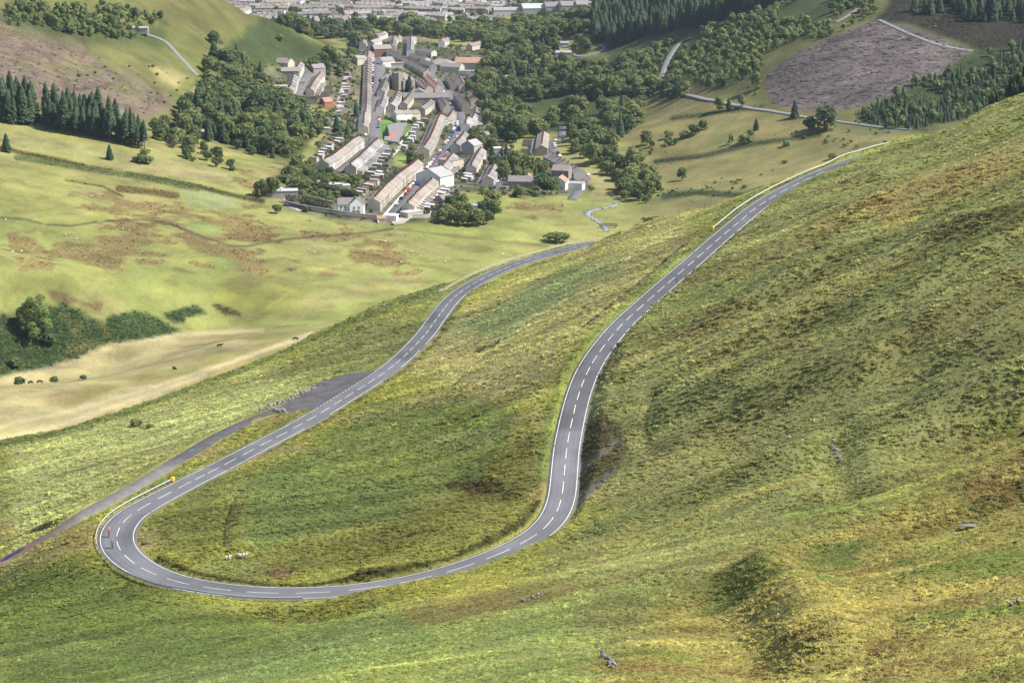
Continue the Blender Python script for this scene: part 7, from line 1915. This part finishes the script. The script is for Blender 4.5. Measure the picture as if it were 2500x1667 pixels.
# ------------------------------------------------------------------ two cyclists coming down the hairpin
m_skin = simple_mat("skin", (0.50, 0.30, 0.22), 0.6, 0.05, 3.0); m_black = simple_mat("black_lycra", (0.02, 0.02, 0.022), 0.7, 0.1, 3.0)
m_metal = simple_mat("bike_frame", (0.05, 0.05, 0.06), 0.35, 0.1, 2.0, 0.5)
def cyclist(px, py, jersey, helmet, lab, blab):
    P = px2w(px, py)[0]; k = np.argmin(np.hypot(RC[:, 0] - P[0], RC[:, 1] - P[1])); T = -RT[k]; rz = math.atan2(T[1], T[0]); P[2] = RC[k, 2] + 0.02
    e = empty("bicycle", P, rz); tag(e, blab, 'bicycle')
    for x in (-0.5, 0.52):
        mb = MB(); n = 24; mb.tube([(x + 0.33 * math.cos(2 * math.pi * i / n), 0, 0.35 + 0.33 * math.sin(2 * math.pi * i / n)) for i in range(n + 1)], 0.022, 6, cap=False); w_ = mb.obj("wheel", m_tyre, e)
        mb = MB()
        for i in range(8): a = 2 * math.pi * i / 8; mb.tube([(x, 0, 0.35), (x + 0.32 * math.cos(a), 0, 0.35 + 0.32 * math.sin(a))], 0.004, 3)
        mb.obj("spokes", m_galv, w_)
    mb = MB()
    for a, b_ in (((-0.5, 0, 0.35), (-0.05, 0, 0.3)), ((-0.05, 0, 0.3), (-0.22, 0, 0.85)), ((-0.22, 0, 0.85), (0.36, 0, 0.88)), ((0.36, 0, 0.88), (-0.05, 0, 0.3)), ((-0.5, 0, 0.35), (-0.2, 0, 0.8)), ((0.36, 0, 0.9), (0.52, 0, 0.35))): mb.tube([a, b_], 0.02, 6)
    mb.obj("frame", m_metal, e)
    mb = MB(); mb.tube([(0.36, 0, 0.9), (0.42, 0, 1.0)], 0.016, 6); mb.tube([(0.42, -0.2, 1.0), (0.42, 0.2, 1.0)], 0.014, 6)
    for s in (-1, 1): mb.tube([(0.42, s * 0.2, 1.0), (0.54, s * 0.2, 0.97), (0.52, s * 0.2, 0.87)], 0.014, 6)
    mb.obj("handlebar", m_metal, e)
    mb = MB(); mb.box((-0.25, 0, 0.97), (0.27, 0.13, 0.05), taper=0.8); mb.obj("saddle", m_black, e)
    mb = MB(); mb.tube([(-0.05, -0.07, 0.3), (-0.05, 0.07, 0.3)], 0.09, 12); mb.tube([(-0.05, 0.09, 0.3), (0.1, 0.09, 0.22)], 0.012, 5); mb.tube([(-0.05, -0.09, 0.3), (-0.2, -0.09, 0.38)], 0.012, 5); mb.obj("crankset", m_metal, e)
    p = empty("person", P, rz); tag(p, lab, 'person')
    hips = (-0.22, 0, 1.05); v = [hips, (-0.05, 0, 1.27), (0.12, 0, 1.42), (0.24, 0, 1.50), (0.31, 0, 1.60), (0.36, 0, 1.70)]; r = [(0.15, 0.13), (0.15, 0.12), (0.17, 0.12), 0.06, 0.085, 0.095]; ed = [(0, 1), (1, 2), (2, 3), (3, 4), (4, 5)]
    for s, foot in ((1, (0.1, 0.11, 0.22)), (-1, (-0.2, -0.11, 0.38))):
        knee = (0.14, s * 0.13, 0.72) if s > 0 else (0.17, s * 0.13, 0.86)
        n = len(v); v += [(-0.2, s * 0.1, 1.0), knee, (foot[0] - 0.05, foot[1], foot[2] + 0.1), (foot[0] + 0.14, foot[1], foot[2] + 0.03)]; r += [0.095, 0.062, 0.04, 0.035]; ed += [(0, n), (n, n + 1), (n + 1, n + 2), (n + 2, n + 3)]
        n = len(v); v += [(0.14, s * 0.19, 1.40), (0.26, s * 0.23, 1.18), (0.47, s * 0.2, 1.02), (0.53, s * 0.2, 0.98)]; r += [0.06, 0.043, 0.032, 0.035]; ed += [(2, n), (n, n + 1), (n + 1, n + 2), (n + 2, n + 3)]
    add_obj("body", skin_mesh("body", v, ed, r, m_skin, 2), p)
    vj = [(-0.2, 0, 1.08), (-0.05, 0, 1.27), (0.12, 0, 1.42), (0.21, 0, 1.48)]; rj = [(0.165, 0.145), (0.165, 0.14), (0.185, 0.14), 0.08]; ej = [(0, 1), (1, 2), (2, 3)]
    for s in (1, -1): n = len(vj); vj += [(0.14, s * 0.19, 1.40), (0.23, s * 0.22, 1.25)]; rj += [0.075, 0.06]; ej += [(2, n), (n, n + 1)]
    add_obj("jersey", skin_mesh("jersey", vj, ej, rj, jersey, 2), p)
    vs2 = [(-0.22, 0, 1.03)]; r2 = [(0.165, 0.14)]; es = []
    for s in (1, -1): n = len(vs2); kn = (0.05, s * 0.125, 0.80) if s > 0 else (0.08, s * 0.125, 0.90); vs2 += [(-0.2, s * 0.1, 0.99), kn]; r2 += [0.11, 0.08]; es += [(0, n), (n, n + 1)]
    add_obj("shorts", skin_mesh("shorts", vs2, es, r2, m_black, 2), p)
    mb = MB(); mb.ico((0.34, 0, 1.76), (0.15, 0.11, 0.085), 2, 0.03, 2); mb.obj("helmet", helmet, p)
    for s, f in ((1, (0.13, 0.11, 0.22)), (-1, (-0.17, -0.11, 0.38))): mb = MB(); mb.box((f[0], f[1], f[2]), (0.26, 0.09, 0.09)); mb.obj("shoe", m_black, p)
m_red = simple_mat("red_jersey", (0.55, 0.03, 0.05), 0.7, 0.06, 3.0); m_blue = simple_mat("blue_jersey", (0.05, 0.10, 0.38), 0.7, 0.06, 3.0); m_orange = simple_mat("orange_red_helmet", (0.6, 0.09, 0.03), 0.5, 0.06, 3.0)
cyclist(267, 1312, m_red, m_white, "cyclist in red jersey and white helmet riding round the hairpin", "racing bicycle under the red jerseyed rider")
cyclist(275, 1339, m_blue, m_orange, "cyclist in blue jersey and orange helmet riding round the hairpin", "racing bicycle under the blue jerseyed rider")

# ------------------------------------------------------------------ haze: one closed box of thin air round camera and land
mh = bpy.data.materials.new("valley_haze"); mh.use_nodes = True; nt = mh.node_tree; nt.nodes.clear()
out = nt.nodes.new('ShaderNodeOutputMaterial'); pv = nt.nodes.new('ShaderNodeVolumePrincipled')
pv.inputs['Color'].default_value = (0.72, 0.84, 1.0, 1); pv.inputs['Density'].default_value = 0.000032; pv.inputs['Anisotropy'].default_value = 0.25
nt.links.new(pv.outputs[0], out.inputs['Volume'])
mb = MB()
zmin = float(GZ.min()) - 1.5; zmax = max(float(GZ.max()), CAMZ) + 8
mb.box((0, 2100, (zmin + zmax) / 2), (8200, 4700, zmax - zmin))
hz = mb.obj("haze", mh); tag(hz, "thin blue haze filling the valley air", "haze", kind='stuff')
